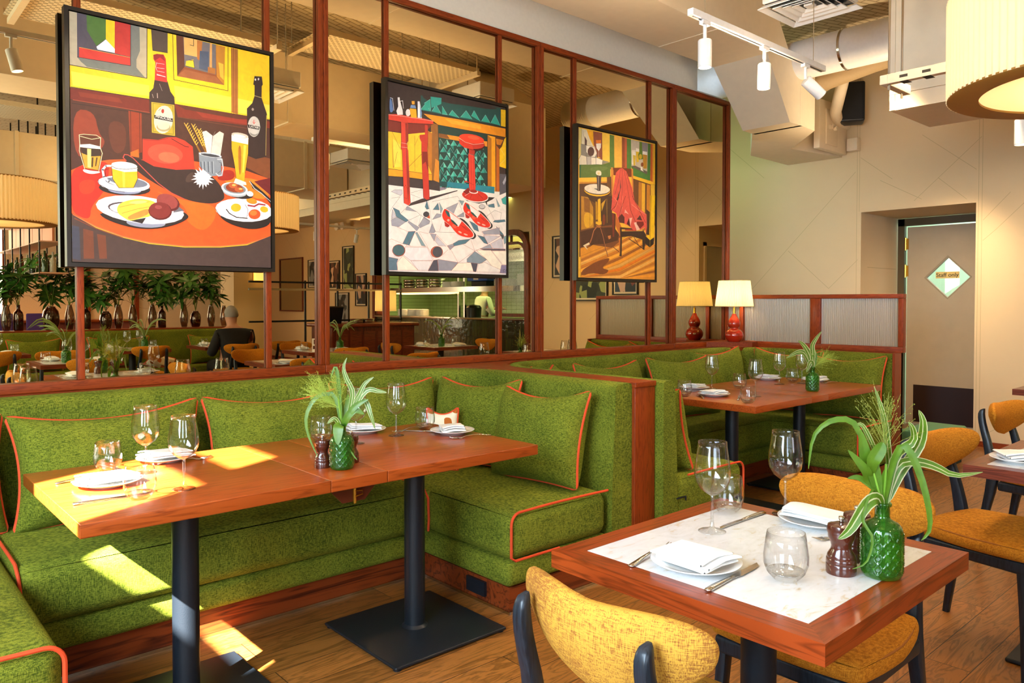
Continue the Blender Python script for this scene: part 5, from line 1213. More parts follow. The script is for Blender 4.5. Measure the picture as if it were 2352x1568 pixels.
ART = [
((0.797, 1.724, 1.535, 2.637), [
(0,364,0,(0,1102,927,1102,927,0,0,0)),
(0,373,0,(9,839,333,838,332,788,15,778)),
(0,374,0,(445,859,924,848,924,779,452,784)),
(0,185,0,(0,1102,326,1102,323,869,3,866)),
(1,8,3,(3,866,323,869,326,1102)),
(0,102,0,(35,1102,293,1102,294,990,278,946,278,909,314,871,72,871,48,889,34,906)),
(0,55,0,(35,1101,255,1102,253,912,34,906)),
(0,48,0,(73,1101,151,1100,150,1012,111,972,74,1032)),
(0,350,0,(151,1100,188,1101,186,971,150,1012)),
(0,188,0,(188,1101,254,1102,252,953,186,955)),
(0,313,0,(111,968,150,1010,187,975,186,957,116,957)),
(0,216,0,(42,951,251,950,252,914,41,907)),
(1,309,1.5,(42,951,251,950)),
(1,8,2,(34,906,253,912,255,1102)),
(0,49,0,(345,1102,418,1101,417,1007,350,1004)),
(1,8,2,(345,1102,350,1004,417,1007)),
(1,8,2.5,(441,1100,444,886,705,881,707,1098)),
(0,130,0,(457,1102,692,1097,686,906,460,906)),
(0,71,0,(457,1102,490,1101,495,958,460,908)),
(0,155,0,(460,906,495,945,644,940,686,906)),
(0,195,0,(646,1098,692,1097,686,906,649,941)),
(0,275,0,(658,1013,683,1009,684,930,666,944)),
(0,95,0,(490,1101,646,1098,645,949,495,958)),
(0,240,0,(492,1099,564,1101,555,1017,494,1017)),
(0,311,0,(502,987,537,1001,542,961,499,963)),
(0,181,0,(555,1099,581,1098,571,999,554,1008)),
(0,47,0,(568,1050,611,1055,610,959,563,963)),
(0,239,0,(617,1098,627,1098,626,980,614,980)),
(0,172,0,(606,980,643,979,642,951,605,952)),
(1,8,2.5,(538,1099,538,1067,521,1068)),
(1,8,2,(499,963,542,961,537,996,516,994)),
(0,163,0,(722,1099,755,1098,753,772,722,776)),
(1,70,1.4,(724,1097,722,771)),
(1,70,1.4,(735,1100,733,773)),
(1,70,1.4,(747,1102,745,775)),
(1,70,1.4,(756,1102,754,776)),
(0,36,0,(0,768,332,775,444,772,927,772,927,338,0,174)),
(0,97,0,(0,766,332,771,332,711,0,717)),
(0,123,0,(36,754,202,756,217,735,43,734)),
(0,108,0,(446,770,927,762,927,727,460,711)),
(0,145,0,(535,760,801,755,800,728,578,728)),
(0,69,0,(446,772,927,767,755,748,493,753)),
(1,151,3.4,(15,715,333,711)),
(1,8,2,(11,699,333,703)),
(1,8,2.4,(7,770,332,773)),
(1,88,3,(460,711,800,708)),
(0,129,1,(12,676,99,679,116,582,148,547,104,485,19,451)),
(0,82,1,(149,647,231,648,230,517,170,494)),
(0,146,0,(241,704,298,702,297,521,248,495)),
(1,8,2,(250,704,250,500)),
(1,8,2,(289,702,289,517)),
(0,234,0,(248,515,283,534,285,495,248,497)),
(0,115,0,(795,586,927,570,927,458,794,510)),
(0,277,0,(0,404,68,444,158,469,252,484,329,488,533,509,685,501,799,492,927,463,927,187,927,165,796,121,659,101,487,93,325,101,210,124,100,162,0,215)),
(0,201,1,(0,404,68,440,158,467,154,374,131,316,80,248,79,200,51,194,0,224)),
(0,327,1,(328,355,489,311,639,307,638,232,573,162,488,221,505,253,468,305)),
(0,345,1,(662,455,917,455,916,344,752,375,698,414)),
(0,232,1,(32,361,103,377,95,312,38,299)),
(1,314,5,(9,208,100,162,210,124,325,102,487,93,659,101,796,120,927,165)),
(0,34,0,(0,211,100,157,210,119,325,96,487,87,659,95,796,113,927,168,927,0,0,0)),
(1,113,5,(16,193,100,154,210,118)),
(0,98,0,(49,150,89,141,92,18,49,16)),
(0,98,0,(104,130,140,124,144,20,113,18)),
(0,30,0,(0,162,33,157,38,8,0,14)),
(0,87,0,(836,442,927,470,927,379)),
(0,161,1,(671,482,734,489,734,436,636,425)),
(0,19,0,(357,871,415,872,428,826,445,804,448,758,338,756,332,786,334,805,350,826)),
(1,8,2,(350,826,334,805,332,763)),
(1,134,3,(346,799,350,783)),
(1,158,3.5,(368,807,369,786)),
(1,158,1.5,(378,854,390,823)),
(0,203,0,(352,984,368,992,398,995,408,977,413,867,357,867,361,951,352,965)),
(0,127,0,(352,984,368,992,398,995,405,964,382,978,358,958)),
(1,353,1.6,(367,948,401,950)),
(1,353,1.6,(367,927,401,929)),
(1,353,1.6,(367,911,401,912)),
(1,353,1.6,(367,892,401,893)),
(1,353,1.5,(367,952,362,930,367,915)),
(1,353,3,(367,896,405,891)),
(0,186,0,(341,762,445,766,447,618,342,619)),
(1,91,2,(348,757,438,760,439,625,348,625,348,757)),
(0,266,0,(438,690,434,669,426,650,414,635,401,625,387,621,375,624,364,633,356,647,352,666,352,686,356,707,364,726,375,741,388,751,402,755,415,753,426,744,434,729,438,711)),
(0,174,0,(427,654,424,647,419,641,411,636,402,633,392,631,382,632,374,635,367,639,363,645,363,651,365,658,370,664,378,669,387,672,397,674,406,673,415,670,422,666,426,660)),
(0,252,0,(422,662,420,655,415,649,408,644,400,641,391,640,383,640,375,643,370,647,367,653,366,659,368,666,372,672,379,677,387,680,396,682,404,681,412,679,418,674,421,668)),
(0,166,0,(398,728,396,720,392,717,387,719,385,726,387,734,392,738,397,736)),
(1,42,1.5,(373,726,383,739)),
(0,10,0,(353,704,437,700,437,683,354,687)),
(0,17,0,(842,981,881,986,886,946,880,936,879,877,891,842,907,799,901,576,846,558,802,570,801,809,829,841,841,879,842,934,835,937)),
(1,227,2,(905,790,899,583)),
(1,184,3,(840,881,879,877)),
(0,255,0,(851,965,850,960,847,958,844,959,842,963,844,968,847,970,850,969)),
(0,255,0,(867,970,866,966,863,963,860,964,859,969,860,973,863,976,866,975)),
(0,162,0,(838,811,836,805,831,802,827,804,825,808,827,814,831,817,836,815)),
(0,202,0,(870,727,868,711,863,695,856,682,847,674,836,669,826,671,817,677,810,687,806,701,804,717,806,734,811,749,818,762,827,771,837,775,847,774,857,768,864,757,868,743)),
(0,139,0,(857,688,856,683,852,680,847,677,841,675,834,674,828,675,822,677,818,680,816,684,816,689,818,693,821,697,826,700,833,701,839,702,845,701,851,699,855,696,857,692)),
(0,213,0,(857,694,856,691,852,688,847,685,841,683,834,683,828,684,823,686,819,688,816,692,816,695,818,699,821,702,826,705,832,706,839,707,845,706,851,704,855,702,857,698)),
(0,10,0,(805,729,867,727,865,710,806,712)),
(1,233,3,(837,756,837,736)),
(1,233,2,(829,746,837,738,845,746)),
(0,18,1,(216,491,229,504,260,492,298,484,409,469,533,470,601,461,662,410,686,351,670,327,617,307,531,311,469,327,328,393,252,450,225,471)),
(0,41,1,(499,436,533,462,541,415,490,397)),
(1,230,4,(229,474,216,486,222,501,237,501,260,488,309,440,368,384,428,344,489,320)),
(0,231,0,(301,584,370,589,410,606,451,613,492,602,529,578,537,470,449,457,349,462,300,485)),
(0,280,0,(482,525,476,511,463,498,443,488,420,482,395,480,370,483,349,490,334,501,324,514,323,528,328,542,341,555,360,565,383,571,408,573,432,571,454,564,470,553,480,540)),
(0,328,0,(466,511,462,503,454,496,443,491,429,487,414,486,399,488,386,492,376,498,371,505,370,513,373,521,381,528,392,533,406,536,421,537,436,536,449,532,459,526,465,519)),
(1,8,3,(430,603,467,586,492,575,510,574)),
(1,143,3,(303,580,370,587,414,603)),
(0,334,0,(610,437,633,429,604,426,625,410,603,414,606,400,595,403,593,388,581,402,576,375,571,403,558,381,558,400,546,395,548,407,531,402,548,420,519,417,545,430,527,436,542,442,536,451,550,452,541,471,562,457,557,484,571,465,577,481,583,470,593,480,593,463,614,481,599,454,625,466,609,448,623,446)),
(1,133,8,(497,680,567,552)),
(1,261,3.4,(490,687,498,674)),
(1,299,3.0,(508,689,499,674)),
(1,261,3.4,(496,676,504,664)),
(1,299,3.0,(514,678,505,663)),
(1,261,3.4,(502,666,510,653)),
(1,299,3.0,(519,667,511,652)),
(1,261,3.4,(508,655,516,643)),
(1,299,3.0,(525,657,517,642)),
(1,261,3.4,(514,645,522,632)),
(1,299,3.0,(531,646,523,631)),
(1,261,3.4,(519,634,528,621)),
(1,299,3.0,(537,636,528,621)),
(1,261,3.4,(525,623,534,611)),
(1,299,3.0,(543,625,534,610)),
(1,261,3.4,(531,613,539,600)),
(1,299,3.0,(549,614,540,599)),
(1,261,3.4,(537,602,545,590)),
(1,299,3.0,(555,604,546,589)),
(1,133,8,(530,681,595,552)),
(1,261,3.4,(524,688,532,675)),
(1,299,3.0,(541,689,533,674)),
(1,261,3.4,(529,677,537,664)),
(1,299,3.0,(547,679,538,664)),
(1,261,3.4,(534,666,543,654)),
(1,299,3.0,(552,668,544,653)),
(1,261,3.4,(540,656,548,643)),
(1,299,3.0,(558,657,549,642)),
(1,261,3.4,(545,645,554,632)),
(1,299,3.0,(563,647,554,632)),
(1,261,3.4,(551,634,559,622)),
(1,299,3.0,(568,636,560,621)),
(1,261,3.4,(556,624,564,611)),
(1,299,3.0,(574,625,565,610)),
(1,261,3.4,(561,613,570,600)),
(1,299,3.0,(579,614,571,599)),
(1,261,3.4,(567,602,575,589)),
(1,299,3.0,(585,604,576,589)),
(1,133,8,(558,664,602,553)),
(1,261,3.4,(551,670,559,658)),
(1,299,3.0,(569,672,560,657)),
(1,261,3.4,(555,661,563,649)),
(1,299,3.0,(573,663,564,648)),
(1,261,3.4,(558,652,567,639)),
(1,299,3.0,(576,654,568,639)),
(1,261,3.4,(562,643,570,630)),
(1,299,3.0,(580,645,571,630)),
(1,261,3.4,(566,634,574,621)),
(1,299,3.0,(584,636,575,620)),
(1,261,3.4,(569,625,578,612)),
(1,299,3.0,(587,626,579,611)),
(1,261,3.4,(573,616,581,603)),
(1,299,3.0,(591,617,582,602)),
(1,261,3.4,(577,606,585,594)),
(1,299,3.0,(595,608,586,593)),
(1,261,3.4,(580,597,589,584)),
(1,299,3.0,(598,599,590,584)),
(0,287,0,(575,657,594,665,625,645,615,548,598,551)),
(0,241,0,(627,643,660,672,681,664,663,551,615,548)),
(1,135,1.5,(625,645,615,548)),
(1,135,1.5,(638,667,627,643)),
(0,124,0,(557,555,602,546,668,548,667,455,618,444,560,487)),
(0,215,0,(669,548,666,545,657,542,644,540,629,538,611,538,594,539,579,541,567,543,559,546,557,549,560,553,569,555,581,558,597,559,614,559,631,559,647,557,659,554,667,551)),
(0,26,0,(660,546,658,544,651,543,640,541,626,540,612,540,597,541,584,542,574,544,568,546,566,548,568,550,575,551,586,553,599,553,614,554,628,553,641,552,652,550,658,548)),
(1,53,4,(567,509,569,475)),
(1,200,1.6,(573,512,575,475)),
(1,53,4,(584,511,586,470)),
(1,200,1.6,(590,514,592,470)),
(1,53,4,(602,513,605,464)),
(1,200,1.6,(608,516,611,465)),
(1,53,4,(621,516,623,459)),
(1,200,1.6,(627,519,629,460)),
(1,199,6,(648,532,670,535,676,491,669,455,653,450,640,461)),
(1,8,1.5,(654,520,665,517,665,477,649,462)),
(0,68,0,(37,564,80,572,123,564,121,518,129,492,114,414,57,419,37,495)),
(0,222,0,(45,485,123,485,111,416,59,420)),
(0,23,0,(40,507,122,513,123,481,82,474,50,483)),
(0,317,0,(68,507,84,507,82,422,69,425)),
(0,39,0,(86,470,93,471,90,427,84,428)),
(0,39,0,(104,472,110,473,103,433,99,432)),
(0,356,0,(39,521,79,529,122,523,122,512,79,510,40,510)),
(1,321,2.6,(37,564,39,523,37,493,57,417)),
(1,321,2.6,(123,564,121,518,129,494,114,414)),
(1,321,2.2,(37,564,55,569,105,572,123,563,87,551,41,558)),
(0,304,1,(50,416,82,410,119,412,119,405,81,394,51,402)),
(0,8,0,(332,349,326,339,309,330,284,322,252,317,218,314,185,314,155,317,132,323,118,331,113,340,119,350,134,359,158,366,188,372,222,375,256,375,287,373,311,367,327,359)),
(0,140,0,(293,342,289,335,278,329,262,324,241,321,219,319,197,319,178,321,162,325,153,330,150,336,153,342,164,348,179,353,199,356,221,358,243,358,263,356,279,353,289,348)),
(0,323,0,(330,366,324,355,306,345,281,337,249,331,214,330,180,331,151,336,128,344,113,354,109,365,115,376,131,386,156,394,187,399,221,402,255,400,286,396,310,388,326,378)),
(0,101,0,(320,373,314,366,301,360,280,355,254,352,226,351,198,353,174,356,155,361,143,368,139,375,144,382,158,388,178,393,203,396,231,397,258,396,284,392,304,387,316,380)),
(1,8,2,(110,374,113,354,157,332,220,328)),
(1,343,9,(167,442,143,439,129,420,134,388,154,370,185,359)),
(1,8,1.5,(158,429,141,421,141,393,168,376)),
(0,359,0,(166,440,276,441,277,396,259,352,196,345,171,382)),
(0,375,0,(210,433,223,434,222,349,213,349)),
(0,365,0,(166,446,277,445,277,429,221,420,167,430)),
(0,372,0,(276,450,273,445,264,440,252,436,236,433,219,432,202,433,187,436,175,439,168,444,166,449,169,455,177,459,190,463,205,466,222,467,239,466,255,464,267,460,274,455)),
(1,8,2,(166,442,184,433,229,433,275,445)),
(1,8,2,(166,440,171,382,196,345,259,352,277,396,276,441)),
(0,8,1,(103,233,137,196,249,165,350,165,447,193,507,229,501,248,468,263)),
(0,142,0,(398,193,393,186,380,180,361,176,336,172,309,171,283,172,260,175,241,179,230,185,226,191,231,197,243,203,262,208,285,211,312,213,339,212,363,210,382,205,394,200)),
(0,324,0,(484,243,472,223,440,207,394,195,338,189,277,190,219,197,169,209,130,225,107,243,100,262,111,281,139,297,181,308,234,315,293,316,353,310,407,299,450,283,477,263)),
(0,45,0,(354,250,348,240,332,232,308,226,278,222,246,222,215,225,187,230,166,238,153,247,149,257,155,266,170,274,193,280,221,284,253,285,285,282,313,277,336,269,350,260)),
(0,324,0,(356,247,350,238,334,231,311,226,282,223,251,222,221,225,194,230,173,237,160,245,156,254,162,262,177,269,199,275,226,278,257,278,288,276,316,271,338,264,351,256)),
(0,92,0,(435,251,485,264,468,275,440,303)),
(0,256,0,(299,212,439,235,485,262,468,228,366,196,295,189)),
(0,8,0,(241,199,311,217,295,189)),
(0,339,1,(185,232,191,269,227,290,289,306,355,297,363,271,339,227,288,213,241,196,219,208)),
(0,237,1,(226,217,319,263,327,251,319,230,241,199)),
(1,193,1.8,(197,257,250,274,327,293)),
(1,193,1.8,(208,230,273,255,339,273)),
(0,376,1,(227,280,288,298,327,293,273,276)),
(0,66,0,(462,282,456,271,445,262,430,257,414,256,398,259,383,266,371,275,363,287,359,299,361,312,367,322,378,331,392,336,408,337,424,335,439,328,452,319,460,307,464,294)),
(0,150,0,(454,288,449,278,438,271,425,267,411,266,395,269,382,274,370,283,363,293,359,305,361,316,366,325,376,333,389,337,404,338,419,336,433,330,444,321,452,311,456,299)),
(0,65,0,(428,252,424,239,415,227,402,218,387,213,371,211,355,213,341,220,330,229,324,241,322,254,326,267,335,278,347,287,362,293,378,295,394,293,409,287,420,277,426,265)),
(0,122,0,(423,256,419,244,411,233,399,225,385,220,369,218,354,220,341,226,331,235,325,245,324,257,328,269,335,280,347,288,361,294,377,295,392,293,405,288,415,279,421,268)),
(0,153,0,(383,271,382,268,379,266,375,264,371,262,366,262,361,262,357,264,353,266,351,269,351,271,352,274,354,277,358,279,363,280,368,280,372,280,377,279,380,277,382,274)),
(0,8,1,(643,263,687,222,773,197,853,197,927,229,927,304)),
(0,344,0,(927,292,925,273,902,256,866,243,823,234,776,231,730,234,690,242,659,255,640,271,635,289,643,307,665,324,698,337,739,346,786,350,832,348,874,341,907,328,927,311)),
(1,8,2,(634,289,656,251,705,228)),
(1,8,5,(690,287,705,268,741,251,797,250)),
(0,377,1,(697,298,729,332,779,332,799,298,797,255,751,251,705,268)),
(0,348,0,(765,302,763,295,760,289,754,284,747,281,739,279,731,279,723,282,718,286,714,291,713,298,714,304,718,310,724,315,731,319,739,320,747,320,754,318,760,314,764,308)),
(1,8,2,(786,319,802,294,794,255)),
(0,377,1,(844,306,906,320,914,284,882,261,848,265)),
(0,331,0,(849,336,846,331,841,328,834,326,826,325,817,326,808,328,801,332,796,336,793,341,793,345,795,350,800,353,808,355,816,356,825,355,833,353,840,349,846,345,849,340)),
(1,167,8,(802,316,835,314,858,328,892,326)),
(0,347,0,(908,299,906,294,901,291,896,288,889,287,882,287,876,289,871,292,867,297,865,302,866,306,868,311,872,315,878,317,884,319,891,318,897,316,903,313,907,309,908,304)),
(0,244,0,(867,276,866,268,861,260,854,254,845,250,835,248,825,249,816,251,809,257,805,263,803,271,805,279,810,286,817,293,826,297,835,299,845,299,854,296,861,291,866,284)),
(0,329,0,(848,281,848,277,845,273,841,270,835,267,830,266,824,266,819,268,814,271,812,274,811,278,812,283,815,287,819,290,824,292,830,294,836,293,841,292,845,289,848,286)),
(0,8,0,(829,366,823,358,810,352,792,348,770,346,746,348,723,352,703,358,687,366,679,375,677,383,682,391,694,397,712,401,734,403,758,402,781,398,801,392,817,384,827,375)),
(0,267,0,(829,371,827,368,823,364,818,363,812,362,807,363,802,365,797,368,795,372,794,376,794,381,797,384,800,387,805,389,811,390,817,389,822,387,826,384,829,380,830,376)),
(0,176,0,(795,375,791,367,781,361,766,356,749,353,730,353,711,355,695,359,683,365,675,372,673,380,677,388,687,394,701,399,718,402,737,402,756,400,772,396,785,390,793,383)),
(0,258,0,(801,388,796,378,784,370,768,364,748,361,726,361,706,364,688,370,674,378,667,388,665,398,670,408,681,416,697,422,717,425,738,425,759,422,777,416,791,408,799,398)),
(0,121,0,(790,391,786,384,777,377,763,373,746,371,728,371,711,373,696,378,684,384,677,392,676,400,680,407,689,413,703,418,719,420,737,420,755,418,770,413,782,406,789,399)),
(0,128,0,(776,396,772,389,765,383,755,379,742,376,728,376,715,378,703,381,694,386,689,392,688,399,691,406,698,411,708,416,721,418,735,419,748,417,760,414,769,409,774,403)),
(0,189,0,(747,409,745,404,741,400,736,398,729,396,722,396,715,397,709,400,705,403,703,407,702,412,704,416,708,420,714,423,720,424,727,424,734,423,740,421,744,417,747,413)),
(0,189,0,(780,389,778,385,774,382,768,380,761,378,754,378,747,380,741,382,736,385,733,389,733,393,735,397,739,400,744,402,751,403,759,404,766,402,772,400,777,397,779,393)),
(0,318,0,(739,413,739,411,737,410,735,408,732,407,729,407,726,407,723,407,721,408,720,409,719,411,720,413,721,414,723,416,726,417,729,417,732,417,735,417,737,416,739,415)),
(0,318,0,(773,397,773,396,771,394,769,393,766,392,763,392,760,392,757,392,755,393,754,394,753,395,754,397,755,398,757,399,760,400,763,401,766,401,769,400,771,400,773,398)),
(0,286,0,(718,656,807,658,804,579,787,477,782,432,742,442,734,507,718,594)),
(0,170,1,(751,612,770,615,766,466,755,469)),
(0,370,0,(781,621,795,620,780,481,773,480)),
(0,366,0,(719,663,806,661,804,626,718,632)),
(0,228,0,(806,665,803,661,796,658,786,655,773,654,760,654,747,655,735,657,726,660,721,664,719,668,722,671,729,675,739,677,751,679,765,679,778,678,790,676,799,673,804,669)),
(0,369,0,(793,662,791,660,786,658,778,656,769,655,759,655,750,656,741,657,735,659,731,661,729,664,731,666,736,668,743,669,752,670,762,670,772,669,780,668,787,666,791,664)),
(1,8,1.8,(718,656,718,594,734,507,741,443)),
(1,8,1.8,(807,658,804,579,787,477)),
(0,322,0,(738,447,791,433,794,419,761,417,728,423)),
(0,8,0,(810,444,826,432,883,392,927,359,927,331,883,378,826,405)),
(1,264,3.2,(810,440,835,406,873,384,927,346)),
]),
((2.437, 3.362, 1.537, 2.645), [
(0,24,0,(0,1108,925,1108,925,0,0,0)),
(0,4,0,(238,1068,879,1100,879,978,238,976)),
(0,20,1,(238,1088,879,1100,798,1074,576,1066,471,1056,368,1059,268,1041)),
(0,11,0,(238,982,273,1024,310,984)),
(1,149,1.6,(238,982,273,1024,310,984)),
(0,11,0,(263,1024,307,1056,312,988)),
(1,149,1.6,(263,1024,307,1056,312,988)),
(0,16,0,(320,985,352,1031,390,983)),
(1,149,1.6,(320,985,352,1031,390,983)),
(0,11,0,(398,1031,439,983,398,982)),
(1,149,1.6,(398,1031,439,983,398,982)),
(0,11,0,(450,984,476,1018,531,979)),
(1,149,1.6,(450,984,476,1018,531,979)),
(0,16,0,(542,985,587,1034,636,987)),
(1,149,1.6,(542,985,587,1034,636,987)),
(0,11,0,(630,1007,652,1045,702,985)),
(1,149,1.6,(630,1007,652,1045,702,985)),
(0,11,0,(713,987,747,1033,786,987)),
(1,149,1.6,(713,987,747,1033,786,987)),
(0,11,0,(792,988,829,1048,873,983)),
(1,149,1.6,(792,988,829,1048,873,983)),
(0,16,0,(310,1073,393,1079,391,1042,317,1005)),
(0,361,0,(880,1091,925,1094,925,981,880,979)),
(1,8,4,(238,974,523,975,879,980,925,980)),
(0,290,0,(255,961,523,969,925,970,925,914,367,910,282,947)),
(0,358,0,(418,957,708,960,708,934,470,932)),
(1,8,2.5,(255,961,285,945,367,910,925,913)),
(0,132,0,(312,919,365,911,374,557,316,567)),
(0,220,0,(346,701,373,688,374,557,331,569)),
(0,1,0,(367,908,761,908,755,510,377,557)),
(0,259,0,(371,859,523,861,761,863,761,830,523,834,371,835)),
(0,117,0,(371,859,434,860,457,837,371,835)),
(0,7,0,(376,795,382,827,382,796)),
(0,0,0,(382,827,407,799,382,796)),
(0,126,0,(376,795,382,796,382,764)),
(1,160,1.1,(376,795,382,827,407,799)),
(0,16,0,(383,746,408,781,408,749)),
(0,7,0,(408,781,432,752,408,749)),
(1,160,1.1,(383,746,408,781,432,752)),
(0,57,0,(376,701,382,733,382,701)),
(0,16,0,(382,733,407,704,382,701)),
(0,7,0,(376,701,382,701,382,669)),
(1,160,1.1,(376,701,382,733,407,704)),
(0,0,0,(383,651,408,686,407,654)),
(0,86,0,(408,686,432,657,407,654)),
(0,16,0,(383,651,407,654,407,622)),
(1,160,1.1,(383,651,408,686,432,657)),
(0,7,0,(376,606,382,639,382,607)),
(0,0,0,(382,639,406,610,382,607)),
(0,126,0,(376,606,382,607,382,575)),
(1,160,1.1,(376,606,382,639,406,610)),
(0,16,0,(383,557,407,592,407,560)),
(0,7,0,(407,592,432,562,407,560)),
(1,160,1.1,(383,557,407,592,432,562)),
(0,57,0,(375,512,382,545,382,513)),
(0,16,0,(382,545,406,515,382,513)),
(0,7,0,(375,512,382,513,381,481)),
(1,160,1.1,(375,512,382,545,406,515)),
(0,0,0,(409,793,434,829,434,797)),
(0,86,0,(434,829,458,800,434,797)),
(0,16,0,(409,793,434,797,433,765)),
(1,160,1.1,(409,793,434,829,458,800)),
(0,7,0,(434,747,459,782,459,750)),
(0,0,0,(459,782,484,753,459,750)),
(0,126,0,(434,747,459,750,459,718)),
(1,160,1.1,(434,747,459,782,484,753)),
(0,16,0,(409,699,433,734,433,702)),
(0,7,0,(433,734,458,705,433,702)),
(1,160,1.1,(409,699,433,734,458,705)),
(0,57,0,(434,652,459,687,459,655)),
(0,16,0,(459,687,484,658,459,655)),
(0,7,0,(434,652,459,655,459,622)),
(1,160,1.1,(434,652,459,687,484,658)),
(0,0,0,(408,604,433,639,433,607)),
(0,86,0,(433,639,458,610,433,607)),
(0,16,0,(408,604,433,607,433,575)),
(1,160,1.1,(408,604,433,639,458,610)),
(0,7,0,(434,557,459,592,459,559)),
(0,0,0,(459,592,484,562,459,559)),
(0,126,0,(434,557,459,559,459,527)),
(1,160,1.1,(434,557,459,592,484,562)),
(0,16,0,(408,510,433,544,433,512)),
(0,7,0,(433,544,458,514,433,512)),
(1,160,1.1,(408,510,433,544,458,514)),
(0,57,0,(461,795,486,831,486,798)),
(0,16,0,(486,831,511,802,486,798)),
(0,7,0,(461,795,486,798,486,766)),
(1,160,1.1,(461,795,486,831,511,802)),
(0,0,0,(487,748,512,783,512,751)),
(0,86,0,(512,783,537,754,512,751)),
(0,16,0,(487,748,512,751,512,718)),
(1,160,1.1,(487,748,512,783,537,754)),
(0,7,0,(460,700,486,735,485,703)),
(0,0,0,(486,735,511,706,485,703)),
(0,126,0,(460,700,485,703,485,670)),
(1,160,1.1,(460,700,486,735,511,706)),
(0,16,0,(486,652,512,687,512,655)),
(0,7,0,(512,687,537,658,512,655)),
(1,160,1.1,(486,652,512,687,537,658)),
(0,57,0,(460,604,485,639,485,607)),
(0,16,0,(485,639,511,610,485,607)),
(0,7,0,(460,604,485,607,485,575)),
(1,160,1.1,(460,604,485,639,511,610)),
(0,0,0,(486,556,512,591,511,559)),
(0,86,0,(512,591,537,562,511,559)),
(0,16,0,(486,556,511,559,511,526)),
(1,160,1.1,(486,556,512,591,537,562)),
(0,7,0,(460,509,485,544,485,511)),
(0,0,0,(485,544,510,514,485,511)),
(0,126,0,(460,509,485,511,485,479)),
(1,160,1.1,(460,509,485,544,510,514)),
(0,16,0,(513,796,539,832,538,800)),
(0,7,0,(539,832,564,803,538,800)),
(1,160,1.1,(513,796,539,832,564,803)),
(0,57,0,(539,749,565,785,565,752)),
(0,16,0,(565,785,591,755,565,752)),
(0,7,0,(539,749,565,752,565,719)),
(1,160,1.1,(539,749,565,785,591,755)),
(0,0,0,(513,700,538,736,538,703)),
(0,86,0,(538,736,564,706,538,703)),
(0,16,0,(513,700,538,703,538,671)),
(1,160,1.1,(513,700,538,736,564,706)),
(0,7,0,(539,652,565,688,565,655)),
(0,0,0,(565,688,591,658,565,655)),
(0,126,0,(539,652,565,655,565,622)),
(1,160,1.1,(539,652,565,688,591,658)),
(0,16,0,(513,604,538,640,538,607)),
(0,7,0,(538,640,564,610,538,607)),
(1,160,1.1,(513,604,538,640,564,610)),
(0,57,0,(539,556,565,591,565,558)),
(0,16,0,(565,591,591,561,565,558)),
(0,7,0,(539,556,565,558,565,526)),
(1,160,1.1,(539,556,565,591,591,561)),
(0,0,0,(512,508,538,543,538,510)),
(0,86,0,(538,543,564,513,538,510)),
(0,16,0,(512,508,538,510,538,478)),
(1,160,1.1,(512,508,538,543,564,513)),
(0,7,0,(566,797,592,834,592,801)),
(0,0,0,(592,834,618,804,592,801)),
(0,126,0,(566,797,592,801,592,768)),
(1,160,1.1,(566,797,592,834,618,804)),
(0,16,0,(593,750,619,786,619,753)),
(0,7,0,(619,786,645,756,619,753)),
(1,160,1.1,(593,750,619,786,645,756)),
(0,57,0,(566,701,592,737,592,704)),
(0,16,0,(592,737,618,707,592,704)),
(0,7,0,(566,701,592,704,592,671)),
(1,160,1.1,(566,701,592,737,618,707)),
(0,0,0,(593,653,619,689,619,656)),
(0,86,0,(619,689,645,659,619,656)),
(0,16,0,(593,653,619,656,619,622)),
(1,160,1.1,(593,653,619,689,645,659)),
(0,7,0,(566,604,592,640,592,607)),
(0,0,0,(592,640,618,610,592,607)),
(0,126,0,(566,604,592,607,592,574)),
(1,160,1.1,(566,604,592,640,618,610)),
(0,16,0,(593,555,619,591,619,558)),
(0,7,0,(619,591,645,561,619,558)),
(1,160,1.1,(593,555,619,591,645,561)),
(0,57,0,(566,507,592,543,592,510)),
(0,16,0,(592,543,618,512,592,510)),
(0,7,0,(566,507,592,510,592,477)),
(1,160,1.1,(566,507,592,543,618,512)),
(0,0,0,(620,799,647,835,647,802)),
(0,86,0,(647,835,673,806,647,802)),
(0,16,0,(620,799,647,802,647,769)),
(1,160,1.1,(620,799,647,835,673,806)),
(0,7,0,(648,751,674,787,674,754)),
(0,0,0,(674,787,701,757,674,754)),
(0,126,0,(648,751,674,754,674,721)),
(1,160,1.1,(648,751,674,787,701,757)),
(0,16,0,(620,701,646,738,646,705)),
(0,7,0,(646,738,673,708,646,705)),
(1,160,1.1,(620,701,646,738,673,708)),
(0,57,0,(647,653,674,689,674,656)),
(0,16,0,(674,689,701,659,674,656)),
(0,7,0,(647,653,674,656,674,623)),
(1,160,1.1,(647,653,674,689,701,659)),
(0,0,0,(620,604,646,640,646,607)),
(0,86,0,(646,640,673,610,646,607)),
(0,16,0,(620,604,646,607,646,574)),
(1,160,1.1,(620,604,646,640,673,610)),
(0,7,0,(647,555,674,591,674,558)),
(0,0,0,(674,591,700,560,674,558)),
(0,126,0,(647,555,674,558,674,524)),
(1,160,1.1,(647,555,674,591,700,560)),
(0,16,0,(620,506,646,542,646,509)),
(0,7,0,(646,542,673,511,646,509)),
(1,160,1.1,(620,506,646,542,673,511)),
(0,57,0,(675,800,702,837,702,804)),
(0,16,0,(702,837,729,807,702,804)),
(0,7,0,(675,800,702,804,702,770)),
(1,160,1.1,(675,800,702,837,729,807)),
(0,0,0,(703,752,730,788,730,755)),
(0,86,0,(730,788,756,758,730,755)),
(0,16,0,(703,752,730,755,730,721)),
(1,160,1.1,(703,752,730,788,756,758)),
(0,7,0,(675,702,702,739,702,705)),
(0,0,0,(702,739,729,708,702,705)),
(0,126,0,(675,702,702,705,702,672)),
